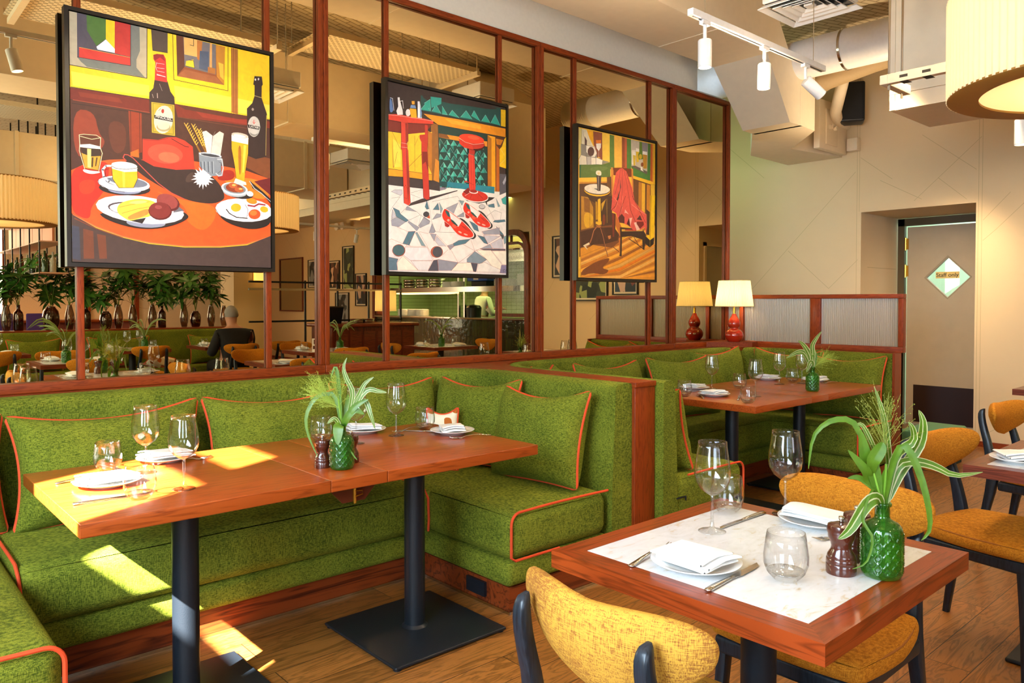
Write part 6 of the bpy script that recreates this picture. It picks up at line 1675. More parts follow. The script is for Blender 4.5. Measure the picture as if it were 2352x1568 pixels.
(1,160,1.1,(675,702,702,739,729,708)),
(0,16,0,(703,653,730,690,730,656)),
(0,7,0,(730,690,756,659,730,656)),
(1,160,1.1,(703,653,730,690,756,659)),
(0,57,0,(675,604,702,640,702,607)),
(0,16,0,(702,640,728,610,702,607)),
(0,7,0,(675,604,702,607,702,573)),
(1,160,1.1,(675,604,702,640,728,610)),
(0,0,0,(703,554,730,591,730,557)),
(0,86,0,(730,591,755,560,730,557)),
(0,16,0,(703,554,730,557,730,524)),
(1,160,1.1,(703,554,730,591,755,560)),
(0,7,0,(675,506,702,542,702,508)),
(0,0,0,(702,542,728,511,702,508)),
(0,126,0,(675,506,702,508,701,475)),
(1,160,1.1,(675,506,702,542,728,511)),
(0,292,0,(761,904,832,901,832,518,763,522)),
(0,171,0,(761,904,792,887,792,523,763,522)),
(1,8,2,(792,887,793,523)),
(0,362,0,(864,853,925,914,925,918,925,706,864,713)),
(1,355,1.4,(873,833,923,773,867,727)),
(1,355,1.4,(896,893,925,857)),
(0,72,0,(827,905,908,903,885,847,861,822,864,507,829,517)),
(0,191,0,(835,849,862,827,862,512,835,527)),
(0,218,0,(832,892,896,891,873,854,838,854)),
(0,107,0,(0,883,317,904,282,862,262,831,141,826,0,818)),
(0,338,0,(0,816,141,820,317,859,316,600,0,601)),
(0,183,0,(29,819,42,608,35,608)),
(0,371,0,(36,779,89,747,89,618,42,612)),
(1,119,2,(31,817,89,720)),
(1,119,2,(42,612,66,705)),
(1,119,2,(189,817,191,606)),
(1,119,1.6,(221,821,189,757)),
(1,119,2,(150,629,242,716)),
(0,182,0,(284,863,317,851,316,600,276,672)),
(0,315,0,(0,599,140,602,316,600,316,563,140,564,0,557)),
(1,8,2,(0,599,316,600)),
(0,306,0,(0,505,98,505,366,507,438,531,855,546,925,557,925,0,0,0)),
(0,28,0,(0,553,140,560,377,557,376,504,140,511,0,505)),
(0,6,0,(430,568,821,575,818,531,430,536)),
(0,2,0,(377,566,433,567,430,534,376,535)),
(0,136,0,(376,529,433,530,417,518,376,506)),
(0,62,0,(864,665,925,668,925,548,864,525)),
(0,175,0,(890,611,925,660,925,628,902,595)),
(0,214,0,(23,467,46,480,97,485,100,463,88,450)),
(1,77,1.3,(23,467,46,480,97,485,100,463,88,450,23,467)),
(0,56,0,(34,375,78,361,85,343,144,308,127,297,57,324,46,352)),
(1,77,1.3,(34,375,78,361,85,343,144,308,127,297,57,324,46,352,34,375)),
(0,214,0,(30,363,55,325,22,307)),
(1,77,1.3,(30,363,55,325,22,307,30,363)),
(0,159,0,(22,303,59,322,123,297,73,264,25,269)),
(1,77,1.3,(22,303,59,322,123,297,73,264,25,269,22,303)),
(0,159,0,(135,391,202,364,121,368)),
(1,77,1.3,(135,391,202,364,121,368,135,391)),
(0,56,0,(278,437,293,388,276,384,263,398)),
(1,77,1.3,(278,437,293,388,276,384,263,398,278,437)),
(0,56,0,(323,386,361,430,371,388)),
(1,77,1.3,(323,386,361,430,371,388,323,386)),
(0,125,0,(371,435,397,396,381,366)),
(1,77,1.3,(371,435,397,396,381,366,371,435)),
(0,159,0,(318,325,351,364,386,362,381,346)),
(1,77,1.3,(318,325,351,364,386,362,381,346,318,325)),
(0,159,0,(144,304,221,270,202,248,139,296)),
(1,77,1.3,(144,304,221,270,202,248,139,296,144,304)),
(0,159,0,(216,281,256,336,300,315,295,299,226,268)),
(1,77,1.3,(216,281,256,336,300,315,295,299,226,268,216,281)),
(0,56,0,(142,241,192,246,148,159,101,167)),
(1,169,1.3,(142,241,192,246,148,159,101,167,142,241)),
(0,125,0,(192,236,204,242,267,159,236,162)),
(1,169,1.3,(192,236,204,242,267,159,236,162,192,236)),
(0,159,0,(315,300,340,253,330,244,293,242)),
(1,77,1.3,(315,300,340,253,330,244,293,242,315,300)),
(0,159,0,(300,238,348,237,332,193)),
(1,169,1.3,(300,238,348,237,332,193,300,238)),
(0,214,0,(350,225,422,167,365,168,338,195)),
(1,169,1.3,(350,225,422,167,365,168,338,195,350,225)),
(0,56,0,(476,186,521,209,618,223,575,191,484,170)),
(1,169,1.3,(476,186,521,209,618,223,575,191,484,170,476,186)),
(0,159,0,(432,171,474,184,484,168,453,145)),
(1,169,1.3,(432,171,474,184,484,168,453,145,432,171)),
(0,159,0,(422,402,517,444,479,370)),
(1,77,1.3,(422,402,517,444,479,370,422,402)),
(0,125,0,(522,461,565,460,548,430)),
(1,77,1.3,(522,461,565,460,548,430,522,461)),
(0,159,0,(501,355,564,389,564,359)),
(1,77,1.3,(501,355,564,389,564,359,501,355)),
(0,56,0,(608,337,673,316,685,274,646,284)),
(1,77,1.3,(608,337,673,316,685,274,646,284,608,337)),
(0,56,0,(673,250,735,242,763,196,729,203)),
(1,169,1.3,(673,250,735,242,763,196,729,203,673,250)),
(0,214,0,(724,253,867,254,763,201)),
(1,169,1.3,(724,253,867,254,763,201,724,253)),
(0,214,0,(786,202,884,246,896,172,809,170)),
(1,169,1.3,(786,202,884,246,896,172,809,170,786,202)),
(0,159,0,(696,163,780,199,803,170)),
(1,169,1.3,(696,163,780,199,803,170,696,163)),
(0,80,0,(696,163,914,173,914,162,740,154)),
(1,169,1.3,(696,163,914,173,914,162,740,154,696,163)),
(0,56,0,(763,452,815,465,820,439,769,439)),
(1,77,1.3,(763,452,815,465,820,439,769,439,763,452)),
(0,125,0,(832,501,867,452,849,446)),
(1,77,1.3,(832,501,867,452,849,446,832,501)),
(0,33,0,(879,501,925,524,925,466,890,471)),
(1,77,1.3,(879,501,925,524,925,466,890,471,879,501)),
(0,56,0,(806,344,820,356,908,367,914,354,849,343)),
(1,77,1.3,(806,344,820,356,908,367,914,354,849,343,806,344)),
(0,56,0,(832,318,896,269,896,243,867,259)),
(1,77,1.3,(832,318,896,269,896,243,867,259,832,318)),
(0,31,0,(867,267,902,261,890,234)),
(1,169,1.3,(867,267,902,261,890,234,867,267)),
(0,125,0,(896,252,925,262,925,214,902,203)),
(1,169,1.3,(896,252,925,262,925,214,902,203,896,252)),
(0,159,0,(712,276,861,311,867,267,729,257)),
(1,169,1.3,(712,276,861,311,867,267,729,257,712,276)),
(0,78,0,(3,84,68,75,58,51,63,8,3,6)),
(1,169,1.3,(3,84,68,75,58,51,63,8,3,6,3,84)),
(0,341,0,(63,55,101,96,211,12,63,8)),
(1,169,1.3,(63,55,101,96,211,12,63,8,63,55)),
(0,289,0,(120,148,280,152,320,76,153,70,105,100)),
(1,169,1.3,(120,148,280,152,320,76,153,70,105,100,120,148)),
(0,52,0,(325,76,355,81,362,12,284,10)),
(1,169,1.3,(325,76,355,81,362,12,284,10,325,76)),
(0,148,0,(357,84,516,69,463,17,362,14)),
(1,169,1.3,(357,84,516,69,463,17,362,14,357,84)),
(0,341,0,(516,66,618,72,640,17,463,17)),
(1,169,1.3,(516,66,618,72,640,17,463,17,516,66)),
(0,52,0,(618,72,676,70,662,14,640,15)),
(1,169,1.3,(618,72,676,70,662,14,640,15,618,72)),
(0,120,0,(651,146,752,96,698,66,586,73,586,94)),
(1,169,1.3,(651,146,752,96,698,66,586,73,586,94,651,146)),
(0,312,0,(735,78,791,58,872,34,867,17,668,14,684,66)),
(1,169,1.3,(735,78,791,58,872,34,867,17,668,14,684,66,735,78)),
(0,341,0,(662,153,786,158,884,66,872,34,791,58,752,96)),
(1,169,1.3,(662,153,786,158,884,66,872,34,791,58,752,96,662,153)),
(0,341,0,(797,154,925,160,925,67,890,68)),
(1,169,1.3,(797,154,925,160,925,67,890,68,797,154)),
(0,137,0,(878,65,925,65,925,10,864,12)),
(1,169,1.3,(878,65,925,65,925,10,864,12,878,65)),
(0,283,0,(158,66,315,72,284,14,211,12)),
(1,169,1.3,(158,66,315,72,284,14,211,12,158,66)),
(1,46,1.3,(23,428,83,442,27,374,4,337)),
(1,46,1.3,(135,391,85,343)),
(1,46,1.3,(226,346,295,315)),
(1,179,1.3,(192,244,120,148)),
(1,179,1.3,(216,245,295,136,330,76)),
(1,46,1.3,(202,364,226,346,144,308)),
(1,46,1.3,(286,444,310,316)),
(1,46,1.3,(310,316,340,253,371,251,495,256)),
(1,179,1.3,(350,233,458,148,516,66)),
(1,179,1.3,(427,163,484,168)),
(1,46,1.3,(517,460,564,359)),
(1,179,1.3,(386,305,371,255)),
(1,179,1.3,(618,219,651,148)),
(1,179,1.3,(651,148,516,66)),
(1,179,1.3,(553,186,651,148,701,167)),
(1,179,1.3,(707,275,763,196)),
(1,46,1.3,(763,435,820,352)),
(1,46,1.3,(741,372,820,422,878,409,867,360)),
(1,179,1.3,(4,182,22,190,96,167,153,158)),
(1,179,1.3,(59,263,139,240,192,246)),
(1,179,1.3,(129,153,275,156)),
(1,46,1.3,(236,351,211,273)),
(1,179,1.3,(797,154,786,158)),
(1,179,1.3,(437,147,386,107)),
(1,46,1.3,(159,464,227,447)),
(1,46,1.3,(159,472,241,500)),
(1,46,1.3,(316,434,511,485,543,450)),
(1,179,1.3,(221,245,285,237)),
(1,46,1.3,(25,308,34,367)),
(0,169,0,(118,127,116,116,109,106,99,97,86,92,72,89,57,90,45,95,35,103,28,112,26,123,29,135,35,145,45,153,58,159,72,162,86,161,99,156,109,148,116,139)),
(0,32,0,(113,128,111,118,105,109,95,101,84,96,71,94,58,95,47,99,38,106,32,114,30,124,32,134,38,144,47,151,59,156,71,158,84,157,96,153,105,147,111,138)),
(0,179,0,(396,130,394,119,387,109,376,100,363,95,349,92,335,94,322,98,311,106,305,115,303,126,305,138,312,148,322,156,335,162,349,164,364,163,377,159,387,151,394,142)),
(0,35,0,(391,130,389,120,384,111,376,103,365,98,354,96,343,97,333,101,325,108,319,117,318,127,320,137,325,147,333,154,343,159,354,161,365,160,376,156,384,149,389,140)),
(0,29,0,(293,355,292,350,289,345,284,341,277,338,271,337,264,337,257,339,253,342,249,347,248,352,249,357,253,362,258,366,264,369,271,371,277,370,284,368,289,365,292,361)),
(0,204,0,(275,334,295,351,298,329)),
(0,44,0,(738,438,737,433,733,428,727,424,720,421,711,420,703,420,696,422,690,425,686,429,685,433,686,438,690,443,696,447,703,450,711,451,720,451,727,449,733,446,737,442)),
(0,212,0,(735,438,734,434,731,430,725,427,719,425,711,423,704,424,698,425,693,427,689,431,688,434,689,438,693,442,698,446,704,448,711,449,719,449,725,448,731,446,734,442)),
(0,25,0,(140,391,159,413,236,444,366,480,511,523,511,518,366,467,266,430)),
(0,9,0,(543,488,586,462,685,454,741,467,758,443,741,463,798,490,820,505,741,502)),
(0,238,0,(0,914,57,924,238,930,325,927,324,907,238,896,123,884,0,883)),
(1,351,1.5,(0,912,76,918,325,925)),
(1,8,2,(0,881,123,883,324,905)),
(0,229,0,(90,883,141,884,141,778,132,765,136,730,141,723,156,411,142,396,109,407,98,717,89,728,92,763)),
(0,144,0,(120,881,137,882,141,782,127,752,129,721,150,534,140,402,131,532)),
(1,8,1.6,(90,883,92,767,89,728,98,717,109,407)),
(1,8,1.6,(141,884,141,778,134,734,156,415)),
(1,360,1.6,(92,761,136,760)),
(1,360,1.6,(91,736,134,738)),
(1,8,1.3,(108,498,121,515,133,496,133,437,107,439)),
(0,187,0,(262,894,285,893,284,786,279,749,282,733,296,448,276,442,249,451,242,608,237,731,237,784,223,806,223,826,262,835)),
(0,105,0,(242,728,279,733,286,613,267,671,244,652)),
(1,8,1.6,(237,784,237,731,242,608,250,452)),
(1,8,1.6,(285,893,284,790,281,741,295,452)),
(0,308,0,(67,1023,81,1026,83,1009,102,953,104,928,66,920,58,942,71,971)),
(1,308,3,(83,1003,102,1010,108,966)),
(0,81,1,(11,1004,23,1010,34,961,36,934,11,923)),
(1,257,3,(16,1012,32,1011,41,943)),
(0,242,0,(157,949,157,942,154,935,150,930,145,926,140,924,135,924,130,927,126,931,124,936,123,943,124,950,127,956,130,962,135,965,140,967,146,967,150,965,154,961,157,955)),
(0,293,0,(151,973,199,977,204,926,161,921)),
(0,96,0,(161,995,192,998,198,981,155,976)),
(0,271,0,(166,1019,187,1023,187,1003,168,1000)),
(0,284,0,(209,1025,224,1027,238,968,240,928,209,926)),
(0,96,0,(226,1006,241,960,238,932,228,930)),
(0,21,0,(734,826,726,814,711,802,691,794,667,789,641,788,617,790,596,797,581,806,573,818,572,831,580,843,594,854,614,863,638,868,663,870,688,867,709,861,724,851,733,839)),
(0,177,0,(731,834,724,823,707,813,682,805,652,799,620,797,588,798,561,802,539,809,527,818,524,828,530,839,546,849,570,857,600,863,632,866,664,865,692,861,714,854,728,845)),
(0,209,0,(522,848,528,816,565,796,641,793,630,821,549,835)),
(0,268,0,(728,861,721,852,705,845,680,838,651,834,619,833,588,834,560,838,540,844,527,852,524,860,531,869,547,877,570,883,599,887,631,889,662,888,690,884,712,878,725,870)),
(0,325,0,(690,870,687,866,679,863,668,860,654,858,639,857,624,858,611,859,601,862,595,865,593,869,596,873,604,876,615,879,629,881,644,881,659,881,672,879,682,877,688,873)),
(1,368,2,(525,851,571,832,641,826,724,845)),
(0,165,0,(603,792,652,790,647,760,603,763)),
(0,238,0,(597,762,647,756,657,561,652,526,613,527,603,556)),
(1,64,2,(619,748,627,533)),
(1,64,2,(638,750,643,534)),
(1,8,1.6,(597,762,603,556)),
(1,8,1.6,(648,756,657,561)),
(1,178,6,(570,584,603,581,641,568)),
(1,217,5,(567,573,565,583,586,588)),
(0,340,0,(764,495,757,483,739,473,712,465,680,460,645,459,611,461,582,467,559,476,545,487,542,498,550,510,567,520,592,528,624,533,658,534,693,532,723,526,747,518,761,507)),
(0,208,0,(760,498,753,487,735,478,710,470,679,466,645,465,613,467,584,473,563,481,550,491,546,502,553,512,570,522,594,529,625,534,658,535,691,533,720,528,743,520,757,509)),
(0,104,0,(554,517,597,547,619,523,586,503)),
(1,352,1.6,(608,516,570,493)),
(1,64,2,(630,514,613,480)),
(1,64,2,(674,518,718,490)),
(0,302,0,(677,526,675,522,669,519,661,516,650,513,639,513,628,513,618,514,611,517,606,520,605,524,607,528,612,532,621,535,631,537,642,538,653,538,663,536,671,534,676,530)),
(0,152,0,(670,530,668,526,664,523,657,521,648,519,638,518,629,519,621,520,614,522,610,525,609,528,611,531,616,534,623,536,631,538,641,539,650,539,659,538,665,535,669,533)),
(0,14,1,(511,355,575,339,629,279,668,247,640,218,591,230,548,308)),
(0,354,1,(386,362,399,392,412,404,448,388,511,355,570,320,646,263,643,233,602,224,527,233,484,257,448,297,432,283,409,286,402,322,389,342)),
(0,243,1,(390,363,402,390,412,400,448,384,511,353,567,317,638,262,636,237,602,229,529,237,490,260,453,299,404,323,391,346)),
(0,164,0,(406,321,448,299,445,290,430,285,412,290)),
(0,5,1,(409,393,438,383,453,368,451,347,427,357)),
(0,282,0,(443,383,543,332,540,324,516,293,458,335)),
(0,3,0,(456,339,479,328,516,299,495,300,461,323)),
(1,103,1.8,(535,307,559,296,580,297)),
(1,103,1.8,(547,298,571,289,592,289)),
(1,103,1.8,(558,290,583,282,604,280)),
(1,103,1.8,(570,281,595,275,616,271)),
(0,367,0,(543,255,537,253,526,256,517,261,516,266,522,267,533,265,542,260)),
(0,367,0,(593,244,586,242,573,243,561,248,557,252,564,255,577,253,589,249)),
(0,357,0,(448,330,445,324,438,321,430,323,427,328,430,334,438,337,445,336)),
(0,326,0,(501,285,492,282,481,284,471,290,466,298,469,305,477,308,488,306,498,300,503,292)),
(0,14,1,(665,414,723,400,773,347,807,320,782,293,738,304,699,372)),
(0,354,1,(552,420,564,446,575,457,608,443,665,414,719,383,787,333,785,307,748,299,680,306,641,327,608,362,594,350,573,352,566,384,554,402)),
(0,243,1,(556,420,566,445,575,453,608,439,665,412,716,381,780,333,778,310,748,302,682,309,646,329,613,364,568,384,556,405)),
(0,164,0,(570,383,608,364,606,356,592,351,575,356)),
(0,5,1,(573,447,599,438,613,425,610,406,589,415)),
(0,282,0,(603,439,694,394,692,387,670,359,618,396)),
(0,3,0,(615,399,637,390,670,364,651,365,620,385)),
(1,103,1.8,(687,371,709,362,728,363)),
(1,103,1.8,(698,364,720,356,739,356)),
(1,103,1.8,(708,356,730,350,750,348)),
(1,103,1.8,(719,349,741,344,761,341)),
(0,367,0,(695,325,689,324,679,326,671,330,670,335,675,336,685,334,693,329)),
(0,367,0,(740,316,734,314,721,315,710,319,707,323,713,325,725,324,737,320)),
(0,357,0,(608,391,605,386,599,383,592,385,589,390,592,395,599,398,605,396)),
(0,326,0,(656,352,648,349,638,350,629,356,625,363,627,369,634,372,644,371,653,365,658,358)),
(1,8,1.6,(887,30,905,38,890,19,908,22,917,36,920,25)),
]),
((4.057, 4.967, 1.535, 2.63), [
(0,310,0,(0,1091,910,1095,910,0,0,0)),
(0,251,0,(4,1086,41,1085,41,900,9,863)),
(0,265,0,(41,1085,116,1083,204,936,205,906,41,965)),
(0,295,0,(94,1084,165,1085,177,969,127,1024)),
(0,250,0,(127,1024,204,936,216,900,171,968)),
(0,131,0,(165,1085,265,1087,269,884,207,899,171,994)),
(0,320,0,(265,1087,351,1088,354,880,269,890)),
(0,84,0,(351,1088,402,1086,407,826,352,827)),
(0,298,0,(402,1086,493,1088,495,855,406,848)),
(0,147,0,(493,1088,532,1088,533,858,495,855)),
(0,190,0,(526,1087,553,1088,554,850,530,857)),
(0,63,0,(553,1087,602,1086,603,852,554,850)),
(0,54,0,(602,1086,848,1085,844,790,627,808,603,879)),
(0,211,0,(602,1086,813,1085,805,836,609,880)),
(0,141,0,(734,1083,813,1085,804,998,735,1005)),
(0,279,0,(611,1004,660,1011,661,894,612,892)),
(0,90,0,(603,879,655,889,805,860,805,836)),
(0,249,0,(627,971,660,970,656,889,634,887)),
(0,333,0,(626,995,660,993,660,968,627,969)),
(0,263,0,(663,1003,703,1003,699,922,671,919)),
(0,333,0,(663,1027,703,1026,704,1001,663,1001)),
(0,207,0,(747,991,804,992,800,883,756,878)),
(0,333,0,(747,1014,804,1016,804,990,747,989)),
(0,85,0,(706,1083,737,1084,744,990,754,952,698,941,691,980,704,1001)),
(0,226,0,(739,970,738,964,736,958,731,953,726,950,719,948,713,948,708,950,703,954,700,959,699,965,700,971,703,977,707,982,713,985,719,987,725,987,731,985,735,981,738,976)),
(0,130,0,(758,910,757,904,755,899,751,895,747,892,742,890,737,891,732,892,728,896,726,900,725,906,726,911,728,916,732,920,736,923,741,925,747,925,751,923,755,919,757,915)),
(0,342,0,(723,890,742,888,745,869,761,855,723,862)),
(0,205,0,(848,1085,874,1087,873,776,844,790)),
(0,285,0,(871,1085,910,1086,910,777,873,776)),
(0,363,0,(894,1086,910,1086,910,776,892,776)),
(0,138,0,(33,973,100,971,179,973,207,936,207,899,269,884,351,880,266,851,15,819,12,856,33,895)),
(0,253,0,(12,856,33,892,90,888,95,830,18,821)),
(0,198,0,(95,888,144,891,144,836,98,830)),
(0,281,0,(144,891,193,890,194,844,144,836)),
(0,305,0,(199,894,269,884,263,850,199,846)),
(0,288,0,(87,969,182,973,204,928,182,896,144,895,90,921)),
(0,76,0,(73,1035,97,1006,95,972,73,971)),
(0,61,0,(177,936,175,925,170,915,162,906,152,900,141,897,130,897,119,901,112,907,106,916,105,926,106,937,111,947,119,955,129,962,140,965,152,965,162,961,170,955,175,946)),
(1,61,3,(141,902,141,836)),
(0,307,0,(196,997,252,1007,249,975,227,946,202,965)),
(0,270,0,(196,1023,251,1031,249,1005,199,1001)),
(1,303,2,(226,946,226,901)),
(0,262,0,(205,891,226,905,249,895)),
(1,8,1.8,(41,1085,38,972)),
(1,8,1.8,(54,1079,60,1033,87,993,90,888)),
(1,8,1.8,(33,973,100,971)),
(1,8,1.8,(100,971,177,969)),
(1,8,1.8,(9,860,33,895)),
(1,8,1.8,(177,969,210,929)),
(1,8,1.8,(95,888,101,831)),
(0,83,0,(15,819,266,851,357,880,358,767,15,725)),
(0,15,0,(15,819,31,819,28,728,15,725)),
(0,94,1,(128,816,329,847,329,817,139,780)),
(0,336,0,(15,723,318,761,321,726,15,690)),
(0,221,0,(15,690,323,728,323,719,18,681)),
(1,116,2,(15,692,321,728)),
(0,75,0,(15,681,323,720,369,769,377,202,17,150)),
(0,99,0,(318,763,375,773,382,543,321,688)),
(0,337,0,(627,808,844,790,910,779,910,765,838,760,628,785)),
(1,8,1.5,(628,785,850,761,910,764)),
(0,93,0,(618,786,850,761,853,422,620,524)),
(0,194,0,(696,767,738,764,736,415,691,451)),
(1,8,1.4,(696,767,692,451)),
(0,272,0,(736,764,779,760,777,417,732,454)),
(1,8,1.4,(736,764,733,454)),
(0,220,0,(799,758,843,755,841,421,795,458)),
(1,8,1.4,(799,758,796,458)),
(0,196,0,(36,594,177,591,178,377,36,348)),
(0,89,0,(110,601,252,614,197,378,172,377,165,524)),
(0,247,1,(63,487,172,471,160,384,69,358)),
(0,132,0,(65,589,129,578,129,480,69,484)),
(1,8,2,(126,582,123,373)),
(1,8,1.6,(141,579,138,374)),
(0,51,0,(252,614,378,626,380,289,252,382)),
(0,223,0,(255,573,308,598,261,499)),
(1,225,3,(318,599,323,420)),
(0,112,1,(271,479,302,481,303,410,271,391)),
(0,37,0,(28,343,178,377,379,407,471,337,471,281,380,234,166,249,112,250,34,218)),
(1,180,3,(31,313,160,355)),
(1,180,3,(271,369,344,398)),
(0,260,0,(28,214,166,245,380,234,491,299,557,324,763,301,841,260,910,426,910,433,910,0,29,0)),
(0,192,0,(34,137,471,285,910,466,910,446,471,264,34,115)),
(0,316,0,(34,112,471,256,910,434,910,414,471,235,34,90)),
(0,219,0,(34,87,471,227,910,402,910,381,471,206,34,64)),
(0,346,0,(34,62,471,199,910,369,910,349,471,177,34,39)),
(0,154,0,(34,36,471,170,910,337,910,317,471,148,34,14)),
(0,291,0,(34,11,472,141,910,305,910,285,472,119,34,0)),
(0,246,0,(35,0,472,112,910,273,910,252,472,90,35,0)),
(0,269,0,(35,0,472,83,910,240,910,220,472,61,35,0)),
(0,192,0,(35,0,472,54,910,208,910,188,472,32,35,0)),
(0,316,0,(35,0,472,25,910,176,910,156,472,3,35,0)),
(0,219,0,(35,0,472,0,910,144,910,123,472,0,35,0)),
(0,346,0,(35,0,472,0,910,111,910,91,472,0,35,0)),
(0,154,0,(35,0,473,0,910,79,910,59,473,0,35,0)),
(0,291,0,(35,0,473,0,910,47,910,26,473,0,35,0)),
(1,73,1.3,(34,157,471,298,910,475)),
(1,73,1.3,(34,127,471,268,910,445)),
(1,73,1.3,(34,96,471,239,910,414)),
(1,73,1.3,(34,66,471,209,910,384)),
(1,73,1.3,(34,36,471,179,910,353)),
(1,73,1.3,(34,5,471,149,910,323)),
(1,73,1.3,(35,0,472,119,910,292)),
(1,73,1.3,(35,0,472,89,910,262)),
(1,73,1.3,(35,0,472,60,910,231)),
(1,73,1.3,(35,0,472,30,910,201)),
(1,73,1.3,(35,0,472,0,910,170)),
(1,73,1.3,(35,0,472,0,910,140)),
(0,114,1,(94,78,204,123,355,162,342,127,254,74,355,65,292,25,155,39,40,11,40,48)),
(0,118,0,(28,343,178,377,379,407,471,337,491,299,380,234,166,245,28,214)),
(0,38,0,(28,335,178,371,405,392,457,336,445,293,303,260,166,249,34,222)),
(0,332,0,(838,673,907,679,894,343,841,318,787,348,833,358)),
(0,224,0,(838,673,860,675,848,323,833,358)),
(0,13,0,(787,344,841,316,894,341,891,290,841,258,777,288)),
(1,300,2,(842,316,842,261)),
(0,40,0,(796,559,839,540,830,357,791,360)),
(0,296,0,(898,411,910,428,910,284,895,281)),
(0,51,0,(64,630,217,607,352,642,296,588,251,555,217,548,129,573)),
(0,335,0,(356,660,347,646,325,632,291,620,249,612,204,607,159,608,120,612,90,621,71,632,65,646,74,660,95,673,127,685,168,694,213,698,258,699,298,694,330,686,350,674)),
(0,8,0,(356,667,347,654,325,641,291,631,249,623,204,619,160,619,120,623,90,630,71,640,65,652,73,664,95,677,127,687,167,695,212,700,257,700,298,697,330,689,350,679)),
(0,278,0,(354,670,345,658,323,646,290,636,249,629,204,625,161,625,122,628,92,635,73,644,68,655,75,667,96,678,128,688,168,695,212,699,256,700,296,697,328,690,348,681)),
(0,100,1,(164,661,208,668,250,651,217,646,205,656)),
(0,43,0,(200,761,254,765,247,670,245,649,214,650,208,677)),
(0,157,0,(216,756,225,757,225,653,219,652)),
(0,303,1,(191,786,205,799,238,803,256,794,254,764,197,765)),
(0,301,0,(237,780,236,777,234,774,232,771,228,769,225,768,221,769,217,770,215,772,213,774,212,777,213,781,215,784,217,786,221,788,224,789,228,789,232,788,234,786,236,783)),
(0,254,0,(253,648,252,646,249,645,244,643,237,642,231,641,224,641,217,641,213,641,209,642,208,644,209,645,213,647,217,648,224,649,231,650,237,651,244,651,249,650,252,649)),
(0,274,0,(214,586,245,597,252,423,215,421)),
(0,197,0,(190,569,208,567,215,437,193,432)),
(1,8,2,(214,586,215,421)),
(1,8,2,(249,593,254,423)),
(0,273,0,(192,419,259,426,259,403,228,395,193,403)),
(0,173,0,(197,395,259,395,243,377,203,379)),
(1,156,9,(203,379,172,352,154,302,136,264,88,225)),
(1,236,3,(197,376,166,343,145,289,124,255)),
(1,88,9,(246,377,272,325,291,251,316,202,332,169)),
(1,236,3,(246,373,278,309,303,235,335,169)),
(1,74,7,(271,366,303,318,341,297)),
(0,276,0,(55,235,118,261,130,247,88,233,106,205)),
(1,22,5,(94,221,136,235,172,257)),
(0,206,0,(328,320,363,328,364,305,341,295)),
(0,235,0,(363,841,386,844,393,695,384,619,373,637)),
(0,111,0,(389,841,498,855,606,856,612,830,606,794,392,786)),
(0,235,0,(606,860,625,861,631,680,613,679)),
(0,210,0,(418,494,450,450,490,397,474,320,415,409)),
(0,50,0,(376,499,418,494,415,316,380,314)),
(0,109,0,(376,499,405,489,402,318,386,317)),
(0,27,0,(470,396,748,397,791,355,770,235,749,239,742,317,604,336,494,321,491,175,465,174,474,320)),
(0,210,0,(458,310,474,320,471,183,461,204)),
(1,12,6,(577,313,673,279,763,239)),
(1,12,5,(638,329,693,275)),
(1,12,5,(393,239,458,208)),
(0,248,0,(490,382,748,397,748,383,490,365)),
(0,168,0,(530,385,672,392,665,378,530,374)),
(0,245,0,(421,808,468,844,498,850,546,830,576,780,619,706,644,611,373,595,387,657,410,765)),
(0,245,0,(366,520,378,600,404,636,616,656,657,604,726,548,797,519,801,418,791,364,776,416,713,390,638,381,577,412,510,429,457,433,424,499)),
(1,79,4,(456,624,417,553,372,520)),
(1,79,4,(535,640,489,551,457,463)),
(1,79,4,(575,644,596,538,658,447)),
(1,79,4,(616,648,706,542,783,452)),
(1,110,3.4,(474,841,457,759,410,640)),
(1,110,3.4,(492,843,498,725,487,605)),
(1,110,3.4,(516,838,552,731,583,614)),
(1,110,3.4,(540,822,601,705,632,618)),
(0,60,0,(469,684,474,761,481,704,446,602,428,600)),
(0,67,0,(450,467,490,500,523,477,523,429,464,430)),
(0,58,0,(576,472,617,479,590,408,550,427)),
(0,297,0,(580,474,617,479,593,411)),
(0,319,0,(637,442,665,448,713,394,672,383)),
(0,106,0,(672,453,755,459,762,433,713,399,672,435)),
(0,59,0,(672,470,713,508,741,466)),
(0,294,0,(529,537,576,502,536,512,523,506)),
(1,349,2,(609,582,692,546,783,518)),
(1,330,3,(404,615,443,585,405,518)),
(1,330,3,(502,637,496,551,470,494)),
]),
]
# ================================================================= PAINTINGS (flat coloured shapes on canvas)
def canvas_mat():
    m, nt, out = newmat('painted_canvas'); L = nt.links
    b = bsdf(nt, out, Roughness=.62); a = nd(nt, 'ShaderNodeAttribute', attribute_name='paint')
    tc = nd(nt, 'ShaderNodeTexCoord'); no = nd(nt, 'ShaderNodeTexNoise', Scale=18.0, Detail=5.0, Distortion=1.5); L.new(tc.outputs['Object'], no.inputs['Vector'])
    mr = nd(nt, 'ShaderNodeMapRange'); L.new(no.outputs['Fac'], mr.inputs[0]); mr.inputs[3].default_value = .78; mr.inputs[4].default_value = 1.22
    hs = nd(nt, 'ShaderNodeHueSaturation'); L.new(a.outputs['Color'], hs.inputs['Color']); L.new(mr.outputs[0], hs.inputs['Value']); L.new(hs.outputs[0], b.inputs['Base Color'])
    n2 = nd(nt, 'ShaderNodeTexNoise', Scale=400.0); L.new(tc.outputs['Object'], n2.inputs['Vector'])
    bp = nd(nt, 'ShaderNodeBump', Strength=.25, Distance=.0006); L.new(n2.outputs['Fac'], bp.inputs['Height']); L.new(bp.outputs[0], b.inputs['Normal']); return m
CANVAS = canvas_mat()
